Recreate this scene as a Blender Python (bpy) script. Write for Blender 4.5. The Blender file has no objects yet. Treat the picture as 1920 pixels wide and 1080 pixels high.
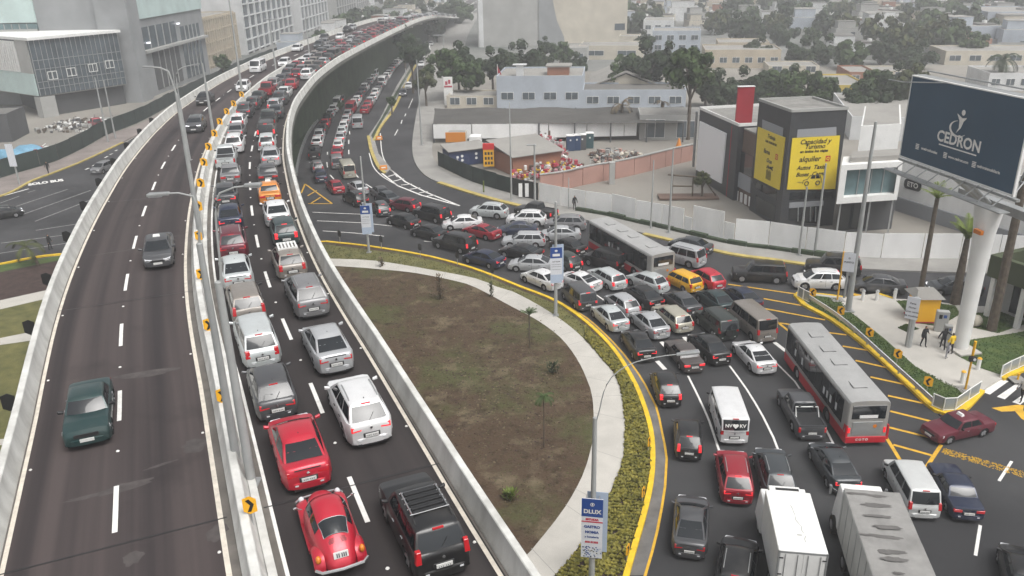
import bpy, bmesh, math, random
from math import radians as R, pi, sin, cos, tan, atan2, sqrt, hypot
from mathutils import Vector as V, Matrix, noise
from mathutils.geometry import tessellate_polygon
SC = bpy.context.scene
C = SC.collection
rnd = random.Random(7)

# ---------------------------------------------------------------- camera, world, sun
F, CH = 1530.0, 28.0          # focal length in photo pixels, camera height
down = V(((1040-960)/F, -(4300-540)/F, -1.0)).normalized()
up = -down
fw = V((0, 0, -1.0)); Yc = (fw-up*fw.dot(up)).normalized(); Xc = Yc.cross(up)
ROT = Matrix((Xc, Yc, up))    # camera axes -> world axes
cam = bpy.data.cameras.new('camera'); co = bpy.data.objects.new('camera', cam); C.objects.link(co)
cam.sensor_width = 36; cam.lens = 36*F/1920; cam.clip_start = 0.5; cam.clip_end = 4000
co.matrix_world = Matrix.Translation((0, 0, CH)) @ ROT.to_4x4()
SC.camera = co
SUN_EL, SUN_AZ = R(62), R(138)
w = bpy.data.worlds.new('World'); SC.world = w; w.use_nodes = True
wn = w.node_tree.nodes; wl = w.node_tree.links; wn.clear()
sky = wn.new('ShaderNodeTexSky'); sky.sky_type = 'NISHITA'; sky.sun_disc = False
sky.sun_elevation = SUN_EL; sky.sun_rotation = SUN_AZ; sky.air_density = 1.0; sky.dust_density = 6.0; sky.ozone_density = 1.0
hs = wn.new('ShaderNodeHueSaturation'); hs.inputs['Saturation'].default_value = 0.16
bg = wn.new('ShaderNodeBackground'); bg.inputs['Strength'].default_value = 0.128
wo = wn.new('ShaderNodeOutputWorld')
wl.new(sky.outputs[0], hs.inputs['Color']); wl.new(hs.outputs[0], bg.inputs[0]); wl.new(bg.outputs[0], wo.inputs[0])
sd = bpy.data.lights.new('sun', 'SUN'); sd.energy = 1.3; sd.angle = R(36); sd.color = (1.0, 0.97, 0.93)
so = bpy.data.objects.new('sun', sd); C.objects.link(so)
sdir = V((sin(SUN_AZ)*cos(SUN_EL), cos(SUN_AZ)*cos(SUN_EL), sin(SUN_EL)))
so.rotation_euler = sdir.to_track_quat('Z', 'Y').to_euler(); so.location = (0, 0, 200)
SC.view_settings.view_transform = 'Standard'; SC.view_settings.look = 'None'
SC.view_settings.exposure = 0.42; SC.view_settings.gamma = 1.0; SC.view_settings.use_curve_mapping = False
cy = SC.cycles
cy.max_bounces = 6; cy.diffuse_bounces = 2; cy.glossy_bounces = 3; cy.transmission_bounces = 4; cy.volume_bounces = 2
cy.transparent_max_bounces = 8; cy.use_denoising = True; cy.caustics_reflective = False; cy.caustics_refractive = False

# ---------------------------------------------------------------- where a photo pixel stands in the place
def P(x, y, z=0.0):
    r = ROT @ V(((x-960)/F, -(y-540)/F, -1.0))
    t = (z-CH)/r.z
    return V((r.x*t, r.y*t, z))
def Q(p):
    c = ROT.transposed() @ (V(p)-V((0, 0, CH)))
    return (960-F*c.x/c.z, 540+F*c.y/c.z)
def HT(g, ytop):              # height above ground point g that reaches photo row ytop
    lo, hi = -5.0, 120.0
    for _ in range(40):
        m = (lo+hi)/2
        if Q((g[0], g[1], m))[1] > ytop: lo = m
        else: hi = m
    return lo
def spline(pts, step=1.0):    # Catmull-Rom through world points
    pts = [V(p) for p in pts]
    if len(pts) < 3: return pts
    ext = [pts[0]*2-pts[1]]+pts+[pts[-1]*2-pts[-2]]
    out = []
    for i in range(1, len(ext)-2):
        a, b, c, d = ext[i-1:i+3]
        n = max(1, int((c-b).length/step))
        for k in range(n):
            t = k/n
            out.append(0.5*((2*b)+(c-a)*t+(2*a-5*b+4*c-d)*t*t+(3*b-a-3*c+d)*t*t*t))
    out.append(pts[-1]); return out
def PX(l, z=0.0, step=1.0): return spline([P(x, y, z) for x, y in l], step)

# ---------------------------------------------------------------- materials
MAT = {}
def mat(name, col, rough=0.8, metal=0.0, var=0.0, scale=1.0, bump=0.0, bscale=20.0, col2=None, coat=0.0, spec=0.5, detail=6.0, coord='w', emit=0, stretch=None):
    if name in MAT: return MAT[name]
    m = bpy.data.materials.new(name); m.use_nodes = True; n = m.node_tree.nodes; l = m.node_tree.links
    b = n['Principled BSDF']; b.inputs['Base Color'].default_value = (*col, 1); b.inputs['Roughness'].default_value = rough
    b.inputs['Metallic'].default_value = metal; b.inputs['Coat Weight'].default_value = coat
    b.inputs['Coat Roughness'].default_value = 0.06
    b.inputs['Specular IOR Level'].default_value = spec
    if emit: b.inputs['Emission Color'].default_value = (*col, 1); b.inputs['Emission Strength'].default_value = emit
    if var or bump or col2:
        if coord == 'w':
            g = n.new('ShaderNodeNewGeometry'); src = g.outputs['Position']
        else:
            g = n.new('ShaderNodeTexCoord'); src = g.outputs['Object']
        if stretch:
            mp = n.new('ShaderNodeMapping'); mp.inputs['Scale'].default_value = stretch; l.new(src, mp.inputs[0]); src = mp.outputs[0]
    if var or col2:
        t = n.new('ShaderNodeTexNoise'); t.inputs['Scale'].default_value = scale; t.inputs['Detail'].default_value = detail; t.inputs['Roughness'].default_value = 0.6
        l.new(src, t.inputs['Vector'])
        rp = n.new('ShaderNodeValToRGB'); rp.color_ramp.elements[0].position = 0.32; rp.color_ramp.elements[1].position = 0.68
        c2 = col2 or tuple(min(1, c*(1+var)) for c in col)
        c1 = col if col2 else tuple(c*(1-var) for c in col)
        rp.color_ramp.elements[0].color = (*c1, 1); rp.color_ramp.elements[1].color = (*c2, 1)
        l.new(t.outputs['Fac'], rp.inputs[0]); l.new(rp.outputs[0], b.inputs['Base Color'])
    if bump:
        t2 = n.new('ShaderNodeTexNoise'); t2.inputs['Scale'].default_value = bscale; t2.inputs['Detail'].default_value = 4
        l.new(src, t2.inputs['Vector'])
        bp = n.new('ShaderNodeBump'); bp.inputs['Strength'].default_value = 0.6; bp.inputs['Distance'].default_value = bump
        l.new(t2.outputs['Fac'], bp.inputs['Height']); l.new(bp.outputs[0], b.inputs['Normal'])
    MAT[name] = m; return m
def mat_paint(name='car_paint', metal=0.25, rough=0.35):
    m = bpy.data.materials.new(name); m.use_nodes = True; n = m.node_tree.nodes; l = m.node_tree.links
    b = n['Principled BSDF']; oi = n.new('ShaderNodeObjectInfo'); tc = n.new('ShaderNodeTexCoord')
    t = n.new('ShaderNodeTexNoise'); t.inputs['Scale'].default_value = 1.6; t.inputs['Detail'].default_value = 5
    l.new(tc.outputs['Object'], t.inputs['Vector'])
    mx = n.new('ShaderNodeMix'); mx.data_type = 'RGBA'; mr = n.new('ShaderNodeMapRange'); mr.inputs['From Min'].default_value = 0.4; mr.inputs['From Max'].default_value = 0.8; mr.inputs['To Max'].default_value = 0.16
    l.new(t.outputs['Fac'], mr.inputs['Value']); l.new(mr.outputs[0], mx.inputs['Factor'])
    l.new(oi.outputs['Color'], mx.inputs[6]); mx.inputs[7].default_value = (0.16, 0.145, 0.125, 1)
    l.new(mx.outputs[2], b.inputs['Base Color'])
    b.inputs['Metallic'].default_value = metal; b.inputs['Coat Weight'].default_value = 0.5; b.inputs['Coat Roughness'].default_value = 0.05
    mr2 = n.new('ShaderNodeMapRange'); mr2.inputs['To Min'].default_value = rough-0.08; mr2.inputs['To Max'].default_value = rough+0.2
    l.new(t.outputs['Fac'], mr2.inputs['Value']); l.new(mr2.outputs[0], b.inputs['Roughness'])
    MAT[name] = m; return m
def asphalt(name, c, c2, streak=None, grain=0.25):
    """asphalt: large blotches, fine grain, optional worn streaks along a direction"""
    m = bpy.data.materials.new(name); m.use_nodes = True; n = m.node_tree.nodes; l = m.node_tree.links
    b = n['Principled BSDF']; g = n.new('ShaderNodeNewGeometry')
    def nz(scale, det, src):
        t = n.new('ShaderNodeTexNoise'); t.inputs['Scale'].default_value = scale; t.inputs['Detail'].default_value = det
        l.new(src, t.inputs['Vector']); return t.outputs['Fac']
    def mix(a, bb, f):
        x = n.new('ShaderNodeMix'); x.data_type = 'RGBA'
        for s, v in ((6, a), (7, bb)):
            if isinstance(v, tuple): x.inputs[s].default_value = (*v, 1)
            else: l.new(v, x.inputs[s])
        l.new(f, x.inputs['Factor']); return x.outputs[2]
    def rng(s, a, bb, c0=0.0, c1=1.0):
        r = n.new('ShaderNodeMapRange'); r.inputs['From Min'].default_value = a; r.inputs['From Max'].default_value = bb
        r.inputs['To Min'].default_value = c0; r.inputs['To Max'].default_value = c1; l.new(s, r.inputs['Value']); return r.outputs[0]
    pos = g.outputs['Position']
    if streak:
        u = n.new('ShaderNodeUVMap'); uv = u.outputs[0]
        mp = n.new('ShaderNodeMapping'); mp.inputs['Scale'].default_value = streak; l.new(uv, mp.inputs[0])
        big = nz(1.0, 5, mp.outputs[0])
    else: big = nz(0.11, 6, pos)
    col = mix(c, c2, rng(big, 0.38, 0.64))
    col = mix(col, tuple(v*0.55 for v in c), rng(nz(0.35, 8, pos), 0.58, 0.78, 0, 0.55))
    col = mix(col, tuple(v*1.9 for v in c), rng(nz(0.8, 10, pos), 0.66, 0.8, 0, 0.35))
    col = mix(col, tuple(min(1, v*1.6) for v in c), rng(nz(34.0, 3, pos), 0.45, 0.75, 0, grain))
    l.new(col, b.inputs['Base Color']); b.inputs['Roughness'].default_value = 0.86
    b.inputs['Specular IOR Level'].default_value = 0.35
    bp = n.new('ShaderNodeBump'); bp.inputs['Strength'].default_value = 0.35; bp.inputs['Distance'].default_value = 0.01
    l.new(nz(60.0, 3, pos), bp.inputs['Height']); l.new(bp.outputs[0], b.inputs['Normal'])
    MAT[name] = m; return m

asphalt('asphalt', (0.029, 0.029, 0.031), (0.054, 0.054, 0.056))
asphalt('deck_asphalt', (0.027, 0.022, 0.023), (0.070, 0.055, 0.053), streak=(0.95, 0.012, 1))
asphalt('deck_asphalt_dark', (0.021, 0.018, 0.019), (0.040, 0.034, 0.033), streak=(0.95, 0.02, 1))
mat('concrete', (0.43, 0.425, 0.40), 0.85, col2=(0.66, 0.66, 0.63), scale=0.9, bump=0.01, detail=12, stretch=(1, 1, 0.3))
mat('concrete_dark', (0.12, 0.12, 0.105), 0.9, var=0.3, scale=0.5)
mat('gutter', (0.13, 0.118, 0.105), 0.9, var=0.3, scale=0.8, detail=9)
mat('white_line', (0.72, 0.71, 0.68), 0.7, var=0.12, scale=3.0, detail=10)
mat('cream_line', (0.62, 0.57, 0.49), 0.7, var=0.15, scale=3.0, detail=10)
mat('faded_line', (0.33, 0.33, 0.32), 0.7, var=0.35, scale=2.0, detail=10)
mat('yellow_line', (0.62, 0.36, 0.025), 0.7, var=0.2, scale=2.2, detail=10)
mat('yellow_kerb', (0.72, 0.48, 0.02), 0.7, var=0.18, scale=1.7, detail=10)
mat('faded_kerb', (0.42, 0.33, 0.10), 0.8, var=0.25, scale=1.2, detail=10)
mat('dust', (0.23, 0.215, 0.19), 0.95, var=0.18, scale=0.06, bump=0.03, bscale=2.0, detail=10)
mat('paving', (0.46, 0.44, 0.40), 0.85, var=0.10, scale=0.5, bump=0.004, bscale=8, detail=10)
mat('paving_grey', (0.27, 0.262, 0.245), 0.88, var=0.16, scale=0.35, detail=10)
mat('paving_pink', (0.22, 0.19, 0.175), 0.88, var=0.2, scale=0.4, detail=10)
mat('grass', (0.075, 0.078, 0.022), 0.95, col2=(0.155, 0.145, 0.048), scale=0.9, bump=0.05, bscale=9, detail=11)
mat('grass_green', (0.035, 0.072, 0.014), 0.95, col2=(0.085, 0.12, 0.03), scale=1.1, bump=0.05, bscale=9, detail=11)
mat('mulch', (0.045, 0.026, 0.022), 0.95, var=0.35, scale=1.5, bump=0.04, bscale=12)
mat('verge', (0.034, 0.052, 0.026), 0.95, var=0.35, scale=0.5, bump=0.05, bscale=4)
mat('leaf', (0.045, 0.075, 0.022), 0.7, var=0.45, scale=0.7, spec=0.3)
mat('leaf_dark', (0.030, 0.048, 0.020), 0.75, var=0.4, scale=0.5, spec=0.3)
mat('leaf_olive', (0.060, 0.070, 0.025), 0.75, var=0.45, scale=0.8, spec=0.3)
mat('leaf_bright', (0.12, 0.16, 0.03), 0.65, var=0.4, scale=2.5, spec=0.3)
mat('leaf_hedge', (0.105, 0.105, 0.022), 0.65, col2=(0.25, 0.215, 0.035), scale=2.5, spec=0.3)
mat('leaf_dry', (0.13, 0.10, 0.06), 0.85, var=0.4, scale=2.5)
mat('bark', (0.10, 0.08, 0.06), 0.95, var=0.35, scale=3.0, bump=0.03, bscale=8)
mat('glass_dark', (0.012, 0.015, 0.018), 0.06, spec=0.6)
mat('glass_building', (0.13, 0.20, 0.21), 0.12, spec=0.7, var=0.35, scale=0.25)
mat('glass_slate', (0.085, 0.105, 0.12), 0.15, spec=0.6, var=0.3, scale=0.3)
mat('rubber', (0.012, 0.012, 0.012), 0.9)
mat('underbody', (0.006, 0.006, 0.006), 0.95)
mat('trim_black', (0.018, 0.018, 0.019), 0.5)
mat('rim', (0.38, 0.38, 0.39), 0.35, metal=0.7)
mat('chrome', (0.6, 0.6, 0.6), 0.2, metal=0.9)
mat('tail_red', (0.50, 0.012, 0.018), 0.2, spec=0.6, coat=0.5)
mat('brake_red', (0.85, 0.03, 0.04), 0.2, emit=0.45)
mat('amber', (0.65, 0.20, 0.02), 0.25)
mat('lamp_clear', (0.62, 0.63, 0.65), 0.12, spec=0.7)
mat('lamp_lit', (0.95, 0.95, 1.0), 0.2, emit=1.2)
mat('plate', (0.62, 0.62, 0.60), 0.5)
mat('plate_ink', (0.05, 0.05, 0.06), 0.6)
mat('steel', (0.62, 0.63, 0.64), 0.4, metal=0.25, var=0.1, scale=1.5)
mat('galvanised', (0.36, 0.37, 0.37), 0.5, metal=0.5, var=0.15, scale=1.0)
mat('pole_paint', (0.33, 0.34, 0.335), 0.55, var=0.1, scale=1.2)
mat('white_paint', (0.74, 0.74, 0.72), 0.6, var=0.06, scale=0.8, detail=8)
mat('hoarding', (0.74, 0.74, 0.73), 0.6, col2=(0.87, 0.87, 0.86), scale=0.6, detail=12, stretch=(1, 1, 0.35))
mat('signal_yellow', (0.80, 0.42, 0.01), 0.5)
mat('sign_black', (0.008, 0.008, 0.008), 0.5)
mat('sign_yellow', (0.85, 0.43, 0.01), 0.45)
mat('mesh_green', (0.026, 0.040, 0.034), 0.9, var=0.25, scale=0.5, detail=8)
mat('mesh_black', (0.03, 0.03, 0.028), 0.9, var=0.2, scale=0.4)
mat('net_grey', (0.075, 0.072, 0.066), 0.95, var=0.22, scale=0.12, detail=8)
mat('skin', (0.35, 0.2, 0.13), 0.6)
mat('cloth_black', (0.012, 0.012, 0.014), 0.9)
mat('cloth_white', (0.6, 0.6, 0.6), 0.9)
mat('cloth_yellow', (0.75, 0.5, 0.02), 0.8)
mat('cloth_grey', (0.3, 0.3, 0.32), 0.9)
mat_paint()
mat_paint('car_matt', metal=0.0, rough=0.5)
M = MAT
def turf(name, cols, scales, rough=0.97):
    m = bpy.data.materials.new(name); m.use_nodes = True; n = m.node_tree.nodes; l = m.node_tree.links; b = n['Principled BSDF']; g = n.new('ShaderNodeNewGeometry'); c = None
    for i, (cc, (sc, lo, hi)) in enumerate(zip(cols[1:], scales)):
        t = n.new('ShaderNodeTexNoise'); t.inputs['Scale'].default_value = sc; t.inputs['Detail'].default_value = 12; t.inputs['Roughness'].default_value = .68; l.new(g.outputs['Position'], t.inputs['Vector'])
        r = n.new('ShaderNodeMapRange'); r.inputs['From Min'].default_value = lo; r.inputs['From Max'].default_value = hi; l.new(t.outputs['Fac'], r.inputs['Value'])
        x = n.new('ShaderNodeMix'); x.data_type = 'RGBA'; l.new(r.outputs[0], x.inputs['Factor']); x.inputs[7].default_value = (*cc, 1)
        if c is None: x.inputs[6].default_value = (*cols[0], 1)
        else: l.new(c, x.inputs[6])
        c = x.outputs[2]
    l.new(c, b.inputs['Base Color']); b.inputs['Roughness'].default_value = rough; b.inputs['Specular IOR Level'].default_value = .2
    t = n.new('ShaderNodeTexNoise'); t.inputs['Scale'].default_value = 6; t.inputs['Detail'].default_value = 10; l.new(g.outputs['Position'], t.inputs['Vector']); bp = n.new('ShaderNodeBump'); bp.inputs['Distance'].default_value = .12; bp.inputs['Strength'].default_value = .9; l.new(t.outputs['Fac'], bp.inputs['Height']); l.new(bp.outputs[0], b.inputs['Normal']); MAT[name] = m

# ---------------------------------------------------------------- mesh helpers
def link(name, me, parent=None):
    o = bpy.data.objects.new(name, me); C.objects.link(o)
    if parent: o.parent = parent
    return o
def tag(o, label=None, cat=None, group=None, kind=None):
    if label: o['label'] = label
    if cat: o['category'] = cat
    if group: o['group'] = group
    if kind: o['kind'] = kind
    return o
def empty(name, loc=(0, 0, 0), rz=0.0):
    o = bpy.data.objects.new(name, None); o.empty_display_size = 0.3; C.objects.link(o)
    o.location = loc; o.rotation_euler = (0, 0, rz); return o
class MB:
    def __init__(s): s.v = []; s.f = []; s.m = []; s.mats = []; s.cur = 0; s.uv = None
    def mat(s, m):
        m = MAT[m] if isinstance(m, str) else m
        if m not in s.mats: s.mats.append(m)
        s.cur = s.mats.index(m); return s
    def add(s, vs, fs):
        b = len(s.v); s.v += [tuple(x) for x in vs]; s.f += [tuple(b+i for i in f) for f in fs]; s.m += [s.cur]*len(fs); return s
    def box(s, x0, x1, y0, y1, z0, z1):
        return s.hexa([(x0, y0, z0), (x1, y0, z0), (x1, y1, z0), (x0, y1, z0)], [(x0, y0, z1), (x1, y0, z1), (x1, y1, z1), (x0, y1, z1)])
    def hexa(s, lo, hi):
        n = len(lo); return s.add(list(lo)+list(hi), [tuple(reversed(range(n)))]+[tuple(range(n, 2*n))]+[(i, (i+1) % n, n+(i+1) % n, n+i) for i in range(n)])
    def obox(s, c, ax, lx, ly, lz, z0=None):   # box about centre c, local x along angle ax
        c = V(c); u = V((cos(ax), sin(ax), 0)); n = V((-sin(ax), cos(ax), 0)); k = V((0, 0, 1))
        q = [c+u*lx/2*a+n*ly/2*b for a, b in ((-1, -1), (1, -1), (1, 1), (-1, 1))]
        return s.hexa([p-k*lz/2 for p in q], [p+k*lz/2 for p in q])
    def prism(s, poly, z0, z1):
        n = len(poly); tri = tessellate_polygon([[V((p[0], p[1], 0)) for p in poly]])
        vs = [(p[0], p[1], z0) for p in poly]+[(p[0], p[1], z1) for p in poly]
        fs = []
        for t in tri:
            a, b, c = (V((poly[i][0], poly[i][1], 0)) for i in t)
            if (b-a).cross(c-a).z < 0: t = tuple(reversed(t))
            fs.append(tuple(i+n for i in t)); 
            if z0 != z1: fs.append(tuple(reversed(t)))
        if z0 != z1:
            area = sum(poly[i][0]*poly[(i+1) % n][1]-poly[(i+1) % n][0]*poly[i][1] for i in range(n))
            for i in range(n):
                j = (i+1) % n
                fs.append((i, j, n+j, n+i) if area > 0 else (j, i, n+i, n+j))
        else: vs = vs[n:]; fs = [tuple(i-n for i in f) for f in fs]
        return s.add(vs, fs)
    def quad(s, a, b, c, d): return s.add([a, b, c, d], [(0, 1, 2, 3)])
    def tube(s, pts, r, seg=8, cap=True):
        pts = [V(p) for p in pts]; n = len(pts); rr = r if isinstance(r, (list, tuple)) else [r]*n
        vs = []; up0 = V((0, 0, 1))
        for i, p in enumerate(pts):
            t = (pts[min(i+1, n-1)]-pts[max(i-1, 0)]).normalized()
            a = t.cross(up0 if abs(t.z) < 0.95 else V((1, 0, 0))).normalized(); b = a.cross(t)
            vs += [p+a*rr[i]*cos(2*pi*k/seg)+b*rr[i]*sin(2*pi*k/seg) for k in range(seg)]
        fs = [(i*seg+k, i*seg+(k+1) % seg, (i+1)*seg+(k+1) % seg, (i+1)*seg+k) for i in range(n-1) for k in range(seg)]
        if cap: fs += [tuple(reversed(range(seg))), tuple(range((n-1)*seg, n*seg))]
        return s.add(vs, fs)
    def ball(s, c, rx, ry, rz, seg=10, rings=6, jit=0.0, r=None):
        c = V(c); vs = [c+V((0, 0, rz))]
        for i in range(1, rings):
            th = pi*i/rings
            for k in range(seg):
                ph = 2*pi*k/seg; j = 1+(jit*(r or rnd).uniform(-1, 1) if jit else 0)
                vs.append(c+V((rx*sin(th)*cos(ph)*j, ry*sin(th)*sin(ph)*j, rz*cos(th)*j)))
        vs.append(c-V((0, 0, rz))); fs = []
        for k in range(seg): fs.append((0, 1+k, 1+(k+1) % seg))
        for i in range(rings-2):
            for k in range(seg):
                a = 1+i*seg+k; b = 1+i*seg+(k+1) % seg; fs.append((a, a+seg, b+seg, b))
        e = len(vs)-1; o = 1+(rings-2)*seg
        for k in range(seg): fs.append((e, o+(k+1) % seg, o+k))
        return s.add(vs, fs)
    def build(s, name, parent=None, smooth=False, bevel=0.0, segs=2, ang=35):
        me = bpy.data.meshes.new(name); me.from_pydata(s.v, [], s.f)
        for m in s.mats: me.materials.append(m)
        me.polygons.foreach_set('material_index', s.m)
        if bevel:
            bm = bmesh.new(); bm.from_mesh(me); bmesh.ops.remove_doubles(bm, verts=bm.verts, dist=1e-4); bmesh.ops.recalc_face_normals(bm, faces=bm.faces)
            es = [e for e in bm.edges if len(e.link_faces) == 2 and e.calc_face_angle(0) > R(30)]
            bmesh.ops.bevel(bm, geom=es, offset=bevel, segments=segs, profile=0.5, affect='EDGES', clamp_overlap=True)
            bm.to_mesh(me); bm.free()
        if smooth:
            if not bevel:
                bm = bmesh.new(); bm.from_mesh(me); bmesh.ops.recalc_face_normals(bm, faces=bm.faces); bm.to_mesh(me); bm.free()
            me.polygons.foreach_set('use_smooth', [True]*len(me.polygons)); me.set_sharp_from_angle(angle=R(ang))
        me.update()
        return link(name, me, parent)
def sheet(name, poly, z, m, kind='structure', z0=None):
    b = MB().mat(m); b.prism(poly, z if z0 is None else z0, z); o = b.build(name); tag(o, kind=kind); return o
def ribbon(b, pts, w0, z, off=0.0, h=None):      # flat strip along points (left side +), optional solid height
    n = len(pts); L = []; Rr = []
    for i in range(n):
        t = (pts[min(i+1, n-1)]-pts[max(i-1, 0)]); t.z = 0; t.normalize(); nn = V((-t.y, t.x, 0))
        L.append(pts[i]+nn*(off+w0/2)); Rr.append(pts[i]+nn*(off-w0/2))
    if h is None:
        vs = [(p.x, p.y, z) for p in L]+[(p.x, p.y, z) for p in Rr]
        b.add(vs, [(n+i, n+i+1, i+1, i) for i in range(n-1)])
    else:
        vs = []
        for p, q in zip(L, Rr): vs += [(p.x, p.y, z), (q.x, q.y, z), (q.x, q.y, z+h), (p.x, p.y, z+h)]
        fs = []
        for i in range(n-1):
            a = 4*i; c = a+4
            fs += [(a+3, a+2, c+2, c+3), (a+2, a+1, c+1, c+2), (a, a+3, c+3, c), (a+1, a, c, c+1)]
        fs += [(0, 1, 2, 3), (4*n-1, 4*n-2, 4*n-3, 4*n-4)]
        b.add(vs, fs)
    return b
def copy_tree(o, loc=None, rz=None, parent=None, color=None):
    c = o.copy(); C.objects.link(c)
    for k in ('label', 'category', 'group'):
        if parent is not None and k in c: del c[k]
    if parent: c.parent = parent
    if loc is not None: c.location = loc
    if rz is not None: c.rotation_euler = (0, 0, rz)
    if color: c.color = (*color, 1)
    for ch in o.children: copy_tree(ch, parent=c, color=color)
    return c
def text_mesh(b, s, size, M4, m, bold=0.0, align='CENTER', shear=0.0, xs=1.0):
    cu = bpy.data.curves.new('t', 'FONT'); cu.body = s; cu.size = size; cu.align_x = align; cu.align_y = 'CENTER'; cu.offset = bold; cu.shear = shear
    cu.resolution_u = 3
    o = bpy.data.objects.new('t', cu); C.objects.link(o)
    bpy.context.view_layer.update()
    me = bpy.data.meshes.new_from_object(o.evaluated_get(bpy.context.evaluated_depsgraph_get()))
    b.mat(m); b.add([M4 @ V((v.co.x*xs, v.co.y, 0.0)) for v in me.vertices], [tuple(p.vertices) for p in me.polygons])
    bpy.data.objects.remove(o); bpy.data.meshes.remove(me); bpy.data.curves.remove(cu)
# ---------------------------------------------------------------- vehicles (x forward, z up, origin on the road under the middle)
def lerp(a, b, t): return a+(b-a)*t
def prof(pts, x):
    if x <= pts[0][0]: return pts[0][1]
    for (x0, z0), (x1, z1) in zip(pts, pts[1:]):
        if x <= x1:
            t = (x-x0)/(x1-x0); return z0+(z1-z0)*t
    return pts[-1][1]
# L, W, H, belt rear, belt front, hood end, tail: deck height, A (cowl x), B (roof front), Cc (roof rear), D (rear glass base), roof half width, wheel radius, windows
KIND = {
 'sedan':  dict(L=4.45, W=1.76, H=1.46, deck=1.07, belt=0.99, hood=0.84, A=1.22, B=0.34, Cc=-0.80, D=-1.78, wr=0.56, r=0.33, win=2, tail='wide'),
 'coupe':  dict(L=4.55, W=1.82, H=1.38, deck=1.04, belt=0.96, hood=0.80, A=1.10, B=0.20, Cc=-0.60, D=-1.90, wr=0.54, r=0.34, win=2, tail='wide'),
 'oldsedan': dict(L=4.35, W=1.66, H=1.38, deck=0.93, belt=0.92, hood=0.84, A=0.78, B=0.30, Cc=-0.82, D=-1.25, wr=0.60, r=0.31, win=2, tail='band', box=1),
 'hatch':  dict(L=3.95, W=1.70, H=1.50, deck=1.02, belt=0.98, hood=0.88, A=1.22, B=0.42, Cc=-1.28, D=-1.80, wr=0.58, r=0.33, win=2, tail='side'),
 'wagon':  dict(L=4.45, W=1.72, H=1.49, deck=0.99, belt=0.97, hood=0.84, A=1.12, B=0.40, Cc=-1.70, D=-2.10, wr=0.60, r=0.31, win=3, tail='side', box=1),
 'suv':    dict(L=4.45, W=1.84, H=1.64, deck=1.12, belt=1.08, hood=1.02, A=1.26, B=0.44, Cc=-1.50, D=-2.06, wr=0.61, r=0.38, win=3, tail='wide', rails=1),
 'bigsuv': dict(L=4.80, W=1.90, H=1.84, deck=1.12, belt=1.12, hood=1.06, A=1.10, B=0.62, Cc=-2.05, D=-2.34, wr=0.72, r=0.39, win=3, tail='high', rails=1, box=1),
 'minivan': dict(L=4.55, W=1.78, H=1.78, deck=1.02, belt=1.02, hood=0.90, A=1.45, B=0.75, Cc=-1.95, D=-2.20, wr=0.70, r=0.32, win=3, tail='high', box=1),
 'van':    dict(L=4.95, W=1.84, H=2.05, deck=1.12, belt=1.15, hood=1.08, A=2.20, B=1.65, Cc=-2.28, D=-2.42, wr=0.80, r=0.34, win=3, tail='high', box=1),
 'pickup': dict(L=5.10, W=1.80, H=1.74, deck=1.05, belt=1.05, hood=1.00, A=1.15, B=0.62, Cc=-0.62, D=-0.80, wr=0.66, r=0.38, win=2, tail='bed', bed=1, box=1),
}
def belt_profile(k):
    L = k['L']/2; bx = k.get('box')
    tl = k['deck']; hd = k['hood']
    rear_drop = 0.03 if bx else 0.06
    return [(-L, tl-0.20), (-L+0.05, tl-rear_drop), (-L+0.16, tl), (k['D'], tl), (k['D']+0.25, k['belt']), (k['A']-0.1, k['belt']-0.01), (k['A']+0.06, lerp(hd, k['belt'], 0.75)),
            (lerp(k['A'], L, 0.5), hd+0.03), (L-0.38, hd-(0.02 if bx else 0.06)), (L-0.10, hd-(0.07 if bx else 0.16)), (L, hd-0.27)]
def half_w(k, x):
    L = k['L']/2; W = k['W']/2; u = abs(x)/L
    e = 0.86 if k.get('box') else 0.72
    if u < e: return W*(1-0.012*u)
    t = (u-e)/(1-e); return W*(1-0.012-(0.10 if k.get('box') else 0.19)*t**2.0)
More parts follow.
